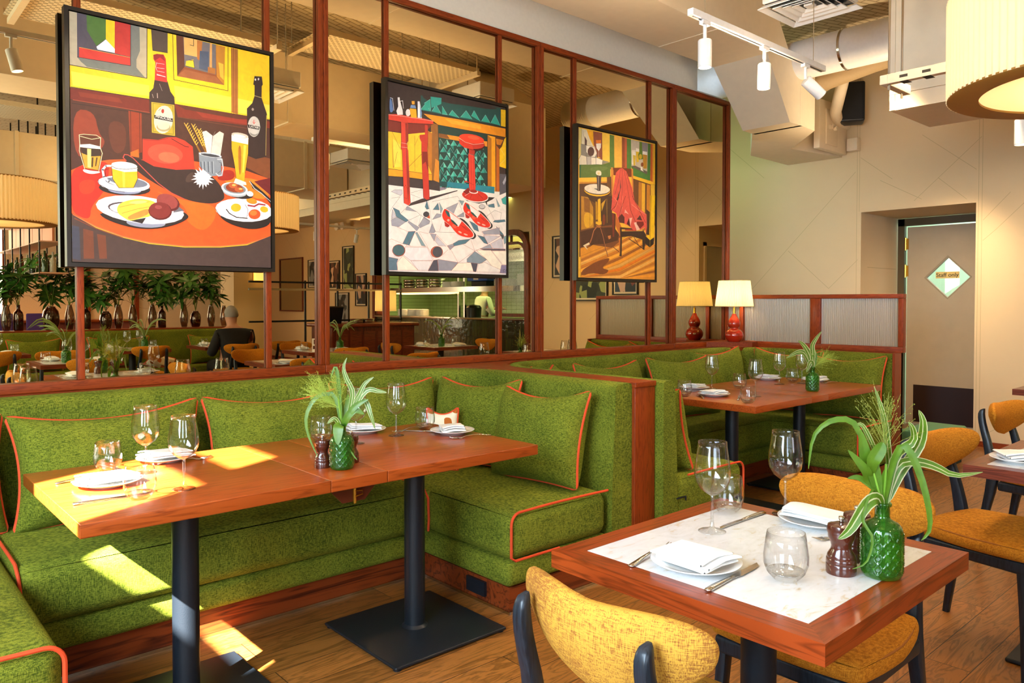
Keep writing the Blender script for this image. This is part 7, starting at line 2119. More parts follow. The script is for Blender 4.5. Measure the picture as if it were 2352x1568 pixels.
def chaikin(p, it=2):
    for _ in range(it):
        q = []
        for i in range(len(p)):
            a, b = p[i], p[(i+1) % len(p)]; q += [(.75*a[0]+.25*b[0], .75*a[1]+.25*b[1]), (.25*a[0]+.75*b[0], .25*a[1]+.75*b[1])]
        p = q
    return p
def artwork(idx, label, texts=()):
    (x0, x1, z0, z1), layers = ART[idx]; K = 1.0163; YF = 3.862
    W_, H_ = x1-x0, z1-z0; cx = (x0+x1)/2*K; z0 = 1.36+(z0-1.36)*K
    t = thing('framed_painting', label, 'painting', (cx, YF+.045, z0-.02*K), 0); t.scale = (K, 1, K)
    fr, dp = .017, .045
    part('frame', MB().box((-W_/2-fr, -dp, 0), (W_/2+fr, 0, fr)).box((-W_/2-fr, -dp, H_+.04-fr), (W_/2+fr, 0, H_+.04)).box((-W_/2-fr, -dp, fr), (-W_/2, 0, H_+.04-fr)).box((W_/2, -dp, fr), (W_/2+fr, 0, H_+.04-fr)).box((-W_/2, -.008, fr), (W_/2, 0, H_+.04-fr)), FRAMEB, t)
    part('mounting', MB().box((-.3, 0, .3), (-.26, .04, .7)), FRAMEB, t); part('mounting', MB().box((.26, 0, .3), (.3, .04, .7)), FRAMEB, t)
    m = MB(); m.box((-W_/2+.004, -.038, .021), (W_/2-.004, -.010, H_+.019)); cols = [('3a2c24')]*6; y = -.0382
    def add(pts, c):
        nonlocal y
        ar = sum(pts[i][0]*pts[(i+1) % len(pts)][1]-pts[(i+1) % len(pts)][0]*pts[i][1] for i in range(len(pts)))
        if ar < 0: pts = pts[::-1]
        q = []
        for p in pts:
            p = (min(max(p[0], 4), W_*1000-4), min(max(p[1], 1), H_*1000-1))
            if not q or abs(p[0]-q[-1][0])+abs(p[1]-q[-1][1]) > .2: q.append(p)
        if len(q) > 2 and abs(q[0][0]-q[-1][0])+abs(q[0][1]-q[-1][1]) < .2: q.pop()
        if len(q) < 3: return
        m.add([(-W_/2+a/1000, y, .02+b/1000) for a, b in q], [tuple(range(len(q)))], 0, False); cols.append(c)
    for kind, ci, wd, s_ in layers:
        p = list(zip(s_[::2], s_[1::2])); c = PAL[ci]; y -= .000022
        if kind == 0: add(chaikin(p) if wd else p, c)
        else:
            for (ax, ay), (bx, by) in zip(p, p[1:]):
                dx, dy = bx-ax, by-ay; l = math.hypot(dx, dy) or 1; nx, ny = -dy/l*wd/2, dx/l*wd/2; ex, ey = dx/l*wd*.3, dy/l*wd*.3
                add([(ax-nx-ex, ay-ny-ey), (bx-nx+ex, by-ny+ey), (bx+nx+ex, by+ny+ey), (ax+nx-ex, ay+ny-ey)], c)
    me = m.mesh('canvas', CANVAS); at = me.color_attributes.new('paint', 'FLOAT_COLOR', 'CORNER')
    for pl, c in zip(me.polygons, cols):
        cc = srgb(c)
        for li in pl.loop_indices: at.data[li].color = cc
    cv = part_mesh('canvas', me, t)
    for s_, px, pz, size, rot, col in texts:
        text(s_, size, cv, (-W_/2+px/1000, y-.0008, .02+pz/1000), (Euler((R(90), 0, 0)).to_matrix() @ Euler((0, 0, R(rot))).to_matrix()), col, 'painted_lettering', .0001)
    return t
PWHITE = plain('paint_white', 'efe9dc', .5)
artwork(0, 'painting of beer bottles, plates and a red and black hat on a round orange table', [('PINOLSEL', 395, 694, .0175, -3, PWHITE), ('LATAR', 836, 719, .0165, -3, PWHITE)])
artwork(1, 'painting of a red bar stool and red shoes on a mosaic floor')
artwork(2, 'painting of a chair draped in red cloth beside a small round table')
# ================================================================= THE ROOM BEHIND THE CAMERA (seen in the mirrors)
def ux(u, yv): # x of a thing standing at distance yv in the mirror, seen at column u
    return yv/math.tan(yaw+math.atan((1176-u)/1746))
# --- banquette with a plant ledge
b3 = thing('banquette', 'green velvet banquette with a ledge of vases, reflected in the wide left mirror', 'banquette', (2.5, -3.55, 0))
part('plinth', MB().box((-2.1, -.05, 0), (2.05, .50, .115)), PLINX, b3)
part('seat_base', MB().rbox((-2.12, -.02, .118), (2.07, .56, .228), .03, 3, res=6), GREEN, b3, sharp=0)
for x in (-2.1, -.70, .68): part('seat_cushion', MB().rbox((x, 0, .23), (x+1.37, .58, .445), .05, 4, 0, .012, res=6), GREEN, b3, sharp=0)
part('backrest', MB().rbox((-2.12, -.16, .12), (2.07, .0, .955), .035, 4, res=6), GREEN, b3, sharp=0)
part('ledge', MB().box((-2.14, -.46, .955), (2.1, -.14, .975), bev=.004).box((-2.1, -.44, 0), (2.06, -.17, .955)), WOODX, b3)
for x, w_, l, s_ in ((1.15, .66, 'reflected green cushion at the far left of the vase banquette', 41), (1.95, .62, 'reflected green cushion below the dark brown bottle vase', 42), (2.95, .80, 'wide reflected green cushion left of the seated man', 43), (4.15, .55, 'reflected green cushion beside the seated man', 44)):
    pillow(w_, .44, l, (x, -3.40, .452), R(180), R(13), s_)
# --- vases and foliage on the ledge
def lathe_thing(name, label, cat, loc, prof, mat, group, n=28, fn=None):
    o = part(name, MB().lathe(prof, n=n, fn=fn), mat); o.location = loc; return tag(o, label, cat, group)
bot = [(0, .004), (.05, 0), (.058, .01), (.058, .19), (.05, .225), (.03, .245), (.022, .26), (.02, .31), (.025, .315), (.02, .312), (.018, .26), (.045, .22), (.054, .19), (.054, .012), (0, .01)]
tap = [(0, .004), (.032, 0), (.042, .01), (.056, .08), (.060, .14), (.052, .21), (.034, .28), (.028, .31), (.030, .315), (.026, .31), (.032, .28), (.049, .21), (.056, .14), (.052, .08), (.038, .012), (0, .01)]
fat = [(0, .004), (.06, 0), (.078, .02), (.092, .09), (.094, .16), (.082, .225), (.055, .26), (.048, .275), (.052, .28), (.045, .272), (.078, .22), (.089, .16), (.087, .09), (.073, .022), (0, .012)]
rf = lambda r, z, a: r*(1+.035*abs(math.sin(a*9))) if r > .03 else r
def whorl(m, p, d, rng, n=9, L=.13, W_=.05):
    d = Vector(d).normalized(); a0 = rng.random()*6
    u = d.orthogonal().normalized(); v = d.cross(u)
    for i in range(n):
        a = a0+2*pi*i/n+rng.uniform(-.2, .2); out = u*math.cos(a)+v*math.sin(a); el = rng.uniform(-.35, .55)
        q = (out+d*el).normalized(); sd = q.cross(d).normalized()*W_/2*rng.uniform(.8, 1.1); l = L*rng.uniform(.7, 1.1); dr = Vector((0, 0, -.025))
        P = Vector(p); up = sd.cross(q).normalized()*.004
        A, B, C_, D_, T = P, P+q*l*.35, P+q*l*.7+dr*.4, None, P+q*l+dr
        m.add([A, B-sd+up, B, B+sd+up, C_-sd*.8+up, C_, C_+sd*.8+up, T], [(0, 1, 2), (0, 2, 3), (1, 4, 5, 2), (2, 5, 6, 3), (4, 7, 5), (5, 7, 6)], 0, True)
def branches(seed, h=.62, sp=.30, n=5, twig=True, L=.22):
    rng = random.Random(seed); lv = MB(); st_ = MB(); tw = MB()
    for i in range(n):
        a = rng.random()*6.28; k = rng.uniform(.25, 1)*sp; hh = h*rng.uniform(.28, 1)
        e = Vector((math.cos(a)*k, math.sin(a)*k*.6, hh)); md = Vector((e.x*.35, e.y*.35, hh*.6))
        st_.tube([(0, 0, -.2), (0, 0, .0), md, e], .0035, 5); whorl(lv, e, e-md, rng, 9, L, .06); whorl(lv, md.lerp(e, .5), e-md, rng, 7, L*.9); whorl(lv, md, e-md, rng, 5, L*.85)
    if twig:
        for i in range(3):
            p = Vector((0, 0, 0)); d = Vector((rng.uniform(-.5, .5), rng.uniform(-.3, .3), 1)); pts = [p]
            for k in range(14): d = (d+Vector((rng.gauss(0, .5), rng.gauss(0, .5), rng.gauss(.12, .3)))).normalized(); p = p+d*.07; pts.append(p)
            tw.tube(pts, [.003*(1-j/18) for j in range(len(pts))], 4)
    return lv, st_, tw
kinds = {'dark': ('dark brown bottle', bot, AMBERG, None), 'clear': ('smoky tapered glass', tap, GREYG, None), 'fat': ('ribbed fat amber', fat, AMBERG, rf)}
VY = -3.86
vl = [(14, 'clear', 1), (42, 'dark', 1), (117, 'fat', 1.05), (160, 'clear', 1), (198, 'dark', 1), (243, 'fat', .82), (272, 'clear', 1), (305, 'clear', 1), (350, 'clear', 1), (372, 'dark', .95), (423, 'clear', 1), (449, 'fat', .8), (485, 'clear', 1), (514, 'clear', .95)]
ordn = ['first', 'second', 'third', 'fourth', 'fifth', 'sixth', 'seventh', 'eighth', 'ninth', 'tenth', 'eleventh', 'twelfth', 'thirteenth', 'last']
protos = {}; bsets = []
for k in range(4):
    lv, st_, tw = branches(70+k, .52+.06*k, .28+.03*k); bsets.append((lv.mesh('foliage', LEAFD), st_.mesh('stem', STEM), tw.mesh('twig', TWIG)))
for i, (u, kd, s_) in enumerate(vl):
    x = ux(u, 2*YM-VY); nm, pf, mt, fn = kinds[kd]
    if kd not in protos: protos[kd] = MB().lathe(pf, n=36, fn=fn).mesh('glass_vase', mt)
    o = part_mesh('glass_vase', protos[kd]); o.location = (x, VY, .976); o.scale = (s_, s_, s_*1.08)
    tag(o, '%s vase, %s from the left on the reflected ledge' % (nm, ordn[i]), 'vase', 'brown and smoky vases on the ledge')
    if i < 13:
        t = thing('leafy_branches', 'dark leafy branches in the %s vase from the left on the reflected ledge' % ordn[i], 'plant', (x, VY, .976+.30*s_), i*1.3, 'branches in the ledge vases')
        a, b, c = bsets[i % 4]
        part_mesh('foliage', a, t); part_mesh('stem', b, t); part_mesh('twig', c, t)
# --- tables, chairs and settings reflected
RT = []
def bgtable(x0, x1, y0, y1, lab, chairs=(), items=3, seed=0, dark=True, group='reflected marble tables'):
    t = dup(T4, ((x0+x1)/2, (y0+y1)/2, 0), 0, 'marble table '+lab+', reflected', group)
    cx, cy_ = (x0+x1)/2, (y0+y1)/2; rng = random.Random(seed)
    for j, (dx, dy, rz) in enumerate(chairs): dup(CB, (cx+dx, cy_+dy, 0), R(rz), 'orange chair %s the table %s' % (('on the near side of', 'on the far side of', 'at the side of')[j], lab), 'reflected orange chairs')
    for j, (px, py) in enumerate(((-.17, -.20), (.17, .20))[:2]):
        plate('white plate %s on the table %s' % (('on the far side', 'on the near side')[j], lab), (cx+px, cy_+py, TZ), 'reflected side plates'); napkin('folded napkin %s on the table %s' % (('on the far side', 'on the near side')[j], lab), (cx+px, cy_+py, TZ+.013), R(85), j, 'reflected napkins')
    for j, (px, py) in enumerate(((.12, -.12), (-.10, .14))[:items]): dup(WG, (cx+px, cy_+py, TZ), 0, 'wine glass %s on the table %s' % (('further back', 'nearer')[j], lab), 'reflected wine glasses')
    for j, (px, py) in enumerate(((.27, -.05), (-.27, .05))[:items]): dup(TU, (cx+px, cy_+py, TZ), 0, 'tumbler %s on the table %s' % (('at the right end', 'at the left end')[j], lab), 'reflected tumblers')
bgtable(1.50, 2.22, -1.22, -.52, 'directly behind the reflected vase bouquet', ((0, .52, -90), (0, -.52, 90)), 2, 1)
bgtable(.98, 1.72, -3.02, -2.34, 'in front of the leftmost vases', ((.0, .50, -88),), 2, 2)
bgtable(2.55, 3.25, -3.02, -2.34, 'in front of the middle vases', ((0, .52, -94),), 2, 3)
bgtable(3.72, 4.42, -3.02, -2.34, 'where the man in black sits', ((.62, .45, -90),), 2, 4)
bgtable(5.95, 6.65, -.95, -.25, 'before the green tiled kitchen counter', ((-.60, 0, 0), (.60, 0, 180)), 2, 5)
bgtable(4.25, 4.95, -1.15, -.45, 'before the host counter', ((0, .52, -90), (0, -.52, 90)), 2, 6)
bgtable(.2, .9, -1.9, -1.2, 'at the far left of the mirrors', ((0, .52, -90),), 2, 7)
dup(CB, (1.62, 1.62, 0) if False else (3.55, -.28, 0), R(90), 'orange chair on the far side of the table at the right margin', 'reflected orange chairs')
def potted(label, x, y, s=1):
    v = dup(V1, (x, y, TZ), 0, 'green vase of the '+label, 'quilted green glass vases')
    t = thing('bouquet', label, 'plant', (x, y, TZ)); rng = random.Random(int(x*100))
    m = MB()
    for i in range(12):
        a = rng.random()*6.28; q = Vector((math.cos(a), math.sin(a), 0)); l = rng.uniform(.14, .30)*s
        leafstrip(m, [Vector((0, 0, .15)), q*l*.25+Vector((0, 0, .15+l*.6)), q*l*.65+Vector((0, 0, .15+l*.85)), q*l+Vector((0, 0, .15+l*rng.uniform(.5, 1)))], .024, q.cross(zz)*-1+zz*.01, 0, 1, seg=8)
    part('leaf_cluster', m, LM, t, sharp=0)
potted('striped leaf bouquet before the kitchen counter', 6.2, -.45); potted('striped leaf bouquet on the table before the host counter', 4.75, -.62); potted('tall striped bouquet by the middle vases', 3.0, -2.5); potted('grassy bouquet behind the reflected marble table', 1.75, -.72, 1.2)
# --- seated man and cook
def figure(label, loc, rz, jacket, trousers, hair, seated=True, sc_=1.0, cat='person'):
    t = thing('person', label, cat, loc, rz); t.scale = (sc_,)*3
    hz = .50 if seated else .95
    J = dict(pel=(0, 0, hz), sp=(-.02, 0, hz+.20), ch=(.03, 0, hz+.40), nk=(.06, 0, hz+.53), hb=(.08, 0, hz+.60), hd=(.10, 0, hz+.685), tp=(.10, 0, hz+.76))
    V = []; E = []; Rr = []
    def add(p, r, par=None):
        V.append(p); Rr.append(r)
        if par is not None: E.append((par, len(V)-1))
        return len(V)-1
    def build(infl=0, what='all'):
        V.clear(); E.clear(); Rr.clear()
        p = add(J['pel'], (.155+infl, .125+infl)); s1 = add(J['sp'], (.15+infl, .115+infl), p); c = add(J['ch'], (.17+infl, .125+infl), s1)
        if what in ('all',):
            n = add(J['nk'], (.06, .06), c); h0 = add(J['hb'], (.075, .07), n); h1 = add(J['hd'], (.088, .10), h0); add(J['tp'], (.07, .085), h1)
        else: add((J['nk'][0]-.01, 0, J['nk'][2]-.03), (.085, .085), c)
        for sy in (-1, 1):
            sh = add((.03, sy*.185, hz+.43), (.072+infl, .07+infl), c); el = add((.08, sy*.27, hz+.17), (.05+infl, .05+infl), sh); wr = add((.32, sy*.17, hz+.27), (.032+infl*.7, .032+infl*.7), el)
            if what == 'all':
                pa = add((.38, sy*.15, hz+.275), (.022, .038), wr)
                for f in range(4): a = add((.42, sy*(.125+.018*f), hz+.272), (.0095, .0095), pa); add((.455-.006*abs(f-1.5), sy*(.122+.019*f), hz+.26), (.008, .008), a)
                th = add((.37, sy*.115, hz+.27), (.011, .011), pa); add((.405, sy*.098, hz+.262), (.009, .009), th)
        if what == 'all':
            for sy in (-1, 1):
                if seated: k = add((.42, sy*.12, hz+.0), (.07, .07), p); a = add((.44, sy*.12, .10), (.04, .04), k); add((.56, sy*.13, .035), (.035, .04), a)
                else: k = add((.02, sy*.10, .50), (.062, .062), p); a = add((-.01, sy*.10, .09), (.04, .04), k); add((.12, sy*.11, .035), (.035, .04), a)
    def mk(name, mat, infl, what):
        build(infl, what); me = bpy.data.meshes.new(name); me.from_pydata(V, E, []); me.materials.append(mat)
        o = bpy.data.objects.new(name, me); COL.objects.link(o); o.parent = t
        md = o.modifiers.new('skin', 'SKIN'); md.use_smooth_shade = True
        if not me.skin_vertices: me.skin_vertices.new()
        for i, r in enumerate(Rr): me.skin_vertices[0].data[i].radius = r
        me.skin_vertices[0].data[0].use_root = True
        s2 = o.modifiers.new('sub', 'SUBSURF'); s2.levels = 2; s2.render_levels = 2
        return o
    mk('body', SKIN, 0, 'all'); mk('jacket', jacket, .014, 'top')
    m = MB()
    for sy in (-1, 1):
        if seated: m.tube([(.0, sy*.09, hz-.01), (.2, sy*.11, hz+.0), (.42, sy*.12, hz+.0), (.44, sy*.12, hz-.10), (.445, sy*.12, .12)], [.115, .10, .085, .075, .06], 14)
        else: m.tube([(0, sy*.07, .95), (.02, sy*.10, .5), (0, sy*.10, .10)], [.11, .082, .062], 14)
    part('trousers', m, trousers, t, sharp=0)
    hd = Vector(J['hd'])
    def cap(u, v):
        a = u*2*pi; b = v*pi*.62; r = .098
        return (hd.x-.012+.105*math.sin(b)*math.cos(a), hd.y+.086*math.sin(b)*math.sin(a), hd.z+.012+.112*math.cos(b))
    m = MB().grid(cap, 24, 12)
    m.v = [(x if x < hd.x+.045 or z > hd.z+.07 else hd.x+.045, y, z) for x, y, z in m.v]
    part('hair', m, hair, t, sharp=0)
    f = MB()
    for sy in (-1, 1): f.tube([(hd.x-.005, hd.y+sy*.083, hd.z-.03), (hd.x+.002, hd.y+sy*.096, hd.z-.005), (hd.x-.004, hd.y+sy*.093, hd.z+.022)], [.008, .013, .009], 8)
    f.tube([(hd.x+.088, 0, hd.z+.01), (hd.x+.112, 0, hd.z-.022), (hd.x+.098, 0, hd.z-.034)], [.008, .014, .008], 8); part('nose_and_ears', f, SKIN, t, sharp=0)
    e = MB()
    for sy in (-1, 1): e.rbox((hd.x+.082, sy*.032-.012, hd.z-.004), (hd.x+.094, sy*.032+.012, hd.z+.010), .005, 2)
    part('eyes', e, plain('eye_dark', '2a1d16', .3), t, sharp=0); part('mouth', MB().rbox((hd.x+.085, -.024, hd.z-.064), (hd.x+.098, .024, hd.z-.056), .004, 2), plain('lip', '9a5648', .5), t, sharp=0)
    return t
figure('grey haired man in a black jacket seated with his back to us, reflected', (3.95, -1.98, 0), R(-90), COAT, COAT, GREYHAIR)
dup(CB, (3.95, -1.94, 0), R(-90), 'orange chair carrying the seated man in black', 'reflected orange chairs')
CHEFW = plain('chef_white', 'e6eadf', .8)
figure('cook in white jacket with back turned in the reflected kitchen', (9.1, -3.1, .0), R(10), CHEFW, plain('check_grey', '4a4a48', .8), plain('white_cap', 'd8d8d0', .8), False, 1.0)
# --- host counter with rail
hc = thing('host_counter', 'mahogany host counter with black rail gallery, reflected', 'counter', (5.85, -1.85, 0))
part('front_panel', MB().box((-.70, -.30, .08), (.66, .30, 1.0)), woodmat('mahogany_panel', '2c0d05', '6a2411', 'z', 1), hc)
m = MB()
for i in range(6): m.box((-.64+i*.22, .30, .12), (-.46+i*.22, .306, .94))
part('moulding', m, DKX, hc); part('counter_top', MB().rbox((-.76, -.36, 1.0), (.72, .36, 1.05), .02, 3), woodmat('mahogany_top', '3a1207', '86341a', 'x', 1), hc)
m = MB()
gr = thing('rail_gallery', 'black metal double rail frame standing over the reflected host counter', 'rail', (5.35, -1.85, 1.05))
for x in (-.98, -.45, .05, .56, 1.12): part('post', MB().box((x-.011, -.011, -.06 if x > -.3 else -1.05), (x+.011, .011, .60)), BLACK, gr)
part('rail', MB().box((-1.25, -.012, .56), (1.14, .012, .585)), BLACK, gr); part('rail', MB().box((-1.25, -.012, .46), (1.14, .012, .49)), STEEL, gr); part('rail', MB().box((-1.25, -.012, .03), (1.14, .012, .055)), BLACK, gr)
ps = thing('till_terminal', 'black till terminal on the reflected host counter', 'till', (5.22, -1.75, 1.0), R(10))
part('screen', MB().box((-.16, -.02, .0), (.16, .02, .26)).xf(Matrix.Translation((0, 0, .05)) @ Matrix.Rotation(R(-25), 4, 'X')), BLACK, ps); part('stand', MB().box((-.08, -.14, .0), (.08, .10, .06)).box((-.03, -.06, .05), (.03, .0, .20)), BLACK, ps)
gl = thing('table_lamp', 'cream drum shaded lamp on the reflected host counter', 'lamp', (6.12, -1.72, 1.05))
part('shade', MB().lathe([(.155, .17), (.150, .47)], n=240, fn=pleat(60, .002)), SHADE, gl, sharp=0); part('base', MB().lathe([(0, 0), (.06, 0), (.06, .01), (.012, .02), (.01, .35), (0, .35)], n=24), BRASS, gl); part('bulb', MB().lathe([(0, .26), (.03, .29), (0, .34)], n=16), plain('bulb2', 'fff2d0', .4, emit='ffe0a0', es=12), gl)
lamp('host_lamp_bulb', 'POINT', (6.12, -1.72, 1.38), 9, WARM, .03)
for k, x in enumerate((5.62, 5.80)): lathe_thing('glass_tray', 'stack of steel trays beside the reflected drum lamp' if k else 'stack of steel trays in the middle of the reflected host counter', 'tray', (x, -1.7, 1.05), [(0, 0), (.09, 0), (.10, .03), (.09, .035), (.10, .06), (.09, .065), (0, .065)], STEEL, None)
# --- kitchen pass in the east wall
FRD = woodmat('dark_oak_frame', '3c1407', '7c3418', 'z', 1.4)
kf = thing('pass_frame', 'rounded dark oak frame round the reflected kitchen opening', 'frame', (XE, (KY0+KY1)/2, 0))
hy_ = (KY1-KY0)/2
def arch(hy, z1, r, z0=0):
    P = [(-hy, z0)]+[(-hy+r-r*math.cos(a), z1-r+r*math.sin(a)) for a in [i/8*pi/2 for i in range(9)]]+[(hy-r+r*math.sin(a), z1-r+r*math.cos(a)) for a in [i/8*pi/2 for i in range(9)]]+[(hy, z0)]
    return P
def archband(m, o, i, x0, x1):
    n = len(o); vs = [(x0, a, b) for a, b in o]+[(x0, a, b) for a, b in i]+[(x1, a, b) for a, b in o]+[(x1, a, b) for a, b in i]; fs = []
    for k in range(n-1): fs += [(k, k+1, n+k+1, n+k), (2*n+k, 3*n+k, 3*n+k+1, 2*n+k+1), (k, 2*n+k, 2*n+k+1, k+1), (n+k, n+k+1, 3*n+k+1, 3*n+k)]
    return m.add(vs, fs, 0, False)
part('surround', archband(MB(), arch(hy_+.03, KZ1+.05, .34), arch(hy_-.06, KZ1-.04, .26), -.05, .16), FRD, kf)
part('inner_band', archband(MB(), arch(hy_-.06, KZ1-.14, .2, 1.12), arch(hy_-.10, KZ1-.18, .17, 1.12), -.02, .06), FRD, kf)
part('mullion', MB().box((-.03, 1.45, 1.12), (.08, 1.50, KZ1-.05)).box((-.03, -hy_+.0, 1.12), (.08, -hy_+.12, KZ1-.2)), FRD, kf)
m = MB()
for y in (-1.6, -.9, -.2, .5, 1.2, 1.8): m.box((-.01, y-.012, KZ1-.14), (.03, y+.012, KZ1-.04))
part('glazing_bar', m, FRD, kf)
cn = thing('kitchen_counter', 'dark green tiled kitchen counter front, reflected', 'counter', (XE, (KY0+KY1)/2, 0))
part('tiled_front', MB().box((-.02, -hy_+.06, 0), (.14, hy_-.06, 1.06)), GTILE, cn); part('counter_top', MB().box((-.06, -hy_+.06, 1.06), (.7, hy_-.06, 1.09), bev=.004), STEEL, cn)
OFF = Matrix.Translation((0, -1.05-(KY0+KY1)/2, 1.12))
def fl2(u, v): return (-.0+.005*abs(math.sin(pi*u*.66/.03)), -.33+.66*u, .06+1.0*v)
part('fluted_pane', MB().grid(fl2, 110, 1).xf(OFF), thinglass('fluted_clear', (.8, .85, .75), 1.5, .1, .1), kf, sharp=0); part('bottom_rail', MB().box((-.03, -.34, 0), (.05, .34, .05)).xf(OFF), FRD, kf)
GW = plain('green_lit_wall', 'd2e6b8', .6)
struct('wall_kitchen', MB().box((10.3, -6.4, 0), (10.4, .5, HC)).box((8.15, -6.5, 0), (10.4, -6.4, HC)).box((8.15, .4, 0), (10.4, .5, HC)), WTILE)
struct('floor_kitchen', MB().box((8.15, -6.5, -.05), (10.4, .5, 0)), plain('kitchen_floor', '5a5a50', .5))
ks = thing('kitchen_shelf', 'steel double gantry shelf over the reflected kitchen pass', 'shelf', (8.45, -2.9, 1.09))
for z in (.44, 1.1): part('shelf_board', MB().box((-.2, -2.0, z), (.22, 1.9, z+(.09 if z < .5 else .03))), STEEL, ks)
for y in (-1.95, -.05, .12, 1.85): part('upright', MB().box((-.02, y-.02, 0), (.02, y+.02, 1.25)), STEEL, ks)
part('heat_strip', MB().box((-.12, -1.9, .415), (-.04, 0, .438)), plain('heat_lamp', 'ffe2b0', .4, emit='ffd48a', es=6), ks)
lamp('heat_lamp_light', 'AREA', (8.4, -3.9, 1.50), 16, WARM2, .2, (8.4, -3.9, 0), sy=1.6)
pst = MB().lathe([(0, 0), (.10, 0)] + [(q, .012*k+d) for k in range(8) for q, d in ((.135, .004), (.135, .009), (.115, .011))] + [(0, .097)], n=24).mesh('plate_stack', PORC)
pl_ = [(8.35, -4.55, 1.09, 1), (8.35, -4.22, 1.09, 1), (8.38, -4.0, 1.09, 1), (8.42, -3.20, 1.622, .8), (8.42, -2.95, 1.622, .8), (8.40, -1.72, 1.622, .9), (8.40, -1.44, 1.622, .9), (8.4, -1.15, 1.62, 1.5)]
wh = ['tall plate stack under the heat lamp nearest the drum lamp', 'second plate stack under the heat lamp', 'third plate stack under the heat lamp', 'plate stack on the left of the steel gantry shelf', 'second plate stack on the steel gantry shelf', 'plate stack below the blue crate', 'plate stack right of the blue crate', 'high plate stack behind the fluted kitchen panel']
for (x, y, z, s_), l in zip(pl_, wh): o = part_mesh('plate_stack', pst); o.location = (x, y, z); o.scale = (1, 1, s_*1.3); tag(o, 'reflected '+l, 'plates', 'stacks of plates in the kitchen')
pans = MB().lathe([(0, 0), (.15, 0), (.17, .05), (.165, .05), (.145, .006), (0, .006)], n=28).mesh('steel_pan', STEEL)
for i in range(9):
    o = part_mesh('steel_pan', pans); o.location = (8.45, -4.45+.42*(i//3), 1.622+.055*(i % 3)); tag(o, 'steel pan, %s of the %s reflected pile on the gantry shelf' % (('lowest', 'middle', 'topmost')[i % 3], ('left', 'middle', 'right')[i//3]), 'pan', 'pans on the kitchen gantry shelf')
bx_ = thing('storage_crate', 'blue crate with white label on the reflected kitchen shelf', 'crate', (8.4, -2.15, 1.71)); part('body', MB().box((-.18, -.28, 0), (.18, .26, .14), bev=.015), plain('crate_blue', '1f55b8', .5), bx_); part('label', MB().box((-.184, -.10, .02), (-.179, .03, .11)), LINEN, bx_)
single('roasting_tin', MB().box((-.15, -.20, 0), (.15, .20, .086), bev=.01), BLACK, 'black roasting tin under the blue crate on the reflected gantry shelf', 'tin', (8.4, -2.15, 1.622))
ov = thing('oven_range', 'steel range with dark hobs along the back of the reflected kitchen', 'range', (9.9, -3.5, 0)); part('body', MB().box((-.35, -1.6, 0), (.38, 1.9, .9)), STEEL, ov); part('hood', MB().box((-.5, -1.8, 2.1), (.38, 2.0, 2.6)), STEEL, ov); part('hob', MB().box((-.3, -1.5, .9), (.3, 1.8, .93)), BLACK, ov)
pt_ = lathe_thing('stock_pot', 'dark stock pot behind the reflected pass', 'pot', (8.55, -2.65, 1.09), [(0, 0), (.13, 0), (.14, .16), (.11, .2), (0, .22)], BLACK, None)
# --- framed pictures on the east wall
def pic_mat(seed, c):
    m, nt, out = newmat('print_%d' % seed); L = nt.links; b = bsdf(nt, out, Roughness=.3)
    tc = nd(nt, 'ShaderNodeTexCoord'); mp = nd(nt, 'ShaderNodeMapping'); mp.inputs['Location'].default_value = (seed, seed*2, 0); mp.inputs['Scale'].default_value = (1, 1, .6); L.new(tc.outputs['Object'], mp.inputs[0])
    v = nd(nt, 'ShaderNodeTexVoronoi', Scale=9.0); L.new(mp.outputs[0], v.inputs['Vector']); cr = nd(nt, 'ShaderNodeValToRGB'); cr.color_ramp.interpolation = 'CONSTANT'
    e = cr.color_ramp.elements; e[0].color = srgb(c[0]); e[1].color = srgb(c[1]); e[1].position = .35
    for k, q in enumerate(c[2:]): z = e.new(.5+.15*k); z.color = srgb(q)
    sp_ = nd(nt, 'ShaderNodeSeparateColor'); L.new(v.outputs['Color'], sp_.inputs[0]); L.new(sp_.outputs[0], cr.inputs[0]); L.new(cr.outputs[0], b.inputs['Base Color']); return m
PMS = [pic_mat(i, c) for i, c in enumerate((('14181c', '2c3840', 'c89a88', '7a8088'), ('101216', '222a22', 'd8b49a', '5a3a30'), ('1a2420', '28302a', '8a9a60', '303c34'), ('16202e', '2a3a52', 'c4a89a', '6a3028')))]
MAT_ = plain('mount_board', 'e8dcc6', .8)
for i, (y, z, w_, h_, l) in enumerate(((-7.72, 1.98, .34, .62, 'cut by the thick post'), (-6.78, 1.92, .60, .62, 'left of the three upper ones'), (-6.12, 2.05, .46, .92, 'tallest of the group'), (-5.62, 1.60, .42, .66, 'nearest the kitchen opening'), (-6.38, 1.22, .56, .66, 'lowest of the group'),
        (.02, 2.02, .30, .62, 'portrait just left of the chair painting'), (.62, 1.62, .66, .50, 'with pale fruit under the chair painting'), (1.26, 1.66, .44, .42, 'figures under the right of the chair painting'))):
    t = thing('framed_print', 'small black framed print '+l+', reflected', 'picture', (XE, y, z), 0, 'framed prints reflected in the mirrors')
    q = .016
    part('frame', MB().box((-.03, -w_/2, -h_/2), (0, w_/2, -h_/2+q)).box((-.03, -w_/2, h_/2-q), (0, w_/2, h_/2)).box((-.03, -w_/2, -h_/2+q), (0, -w_/2+q, h_/2-q)).box((-.03, w_/2-q, -h_/2+q), (0, w_/2, h_/2-q)), FRAMEB, t)
    part('mount', MB().box((-.012, -w_/2+q, -h_/2+q), (-.002, w_/2-q, h_/2-q)), MAT_, t); part('print', MB().box((-.0135, -w_/2+q+.025, -h_/2+q+.025), (-.0125, w_/2-q-.025, h_/2-q-.025)), PMS[i % 4], t)
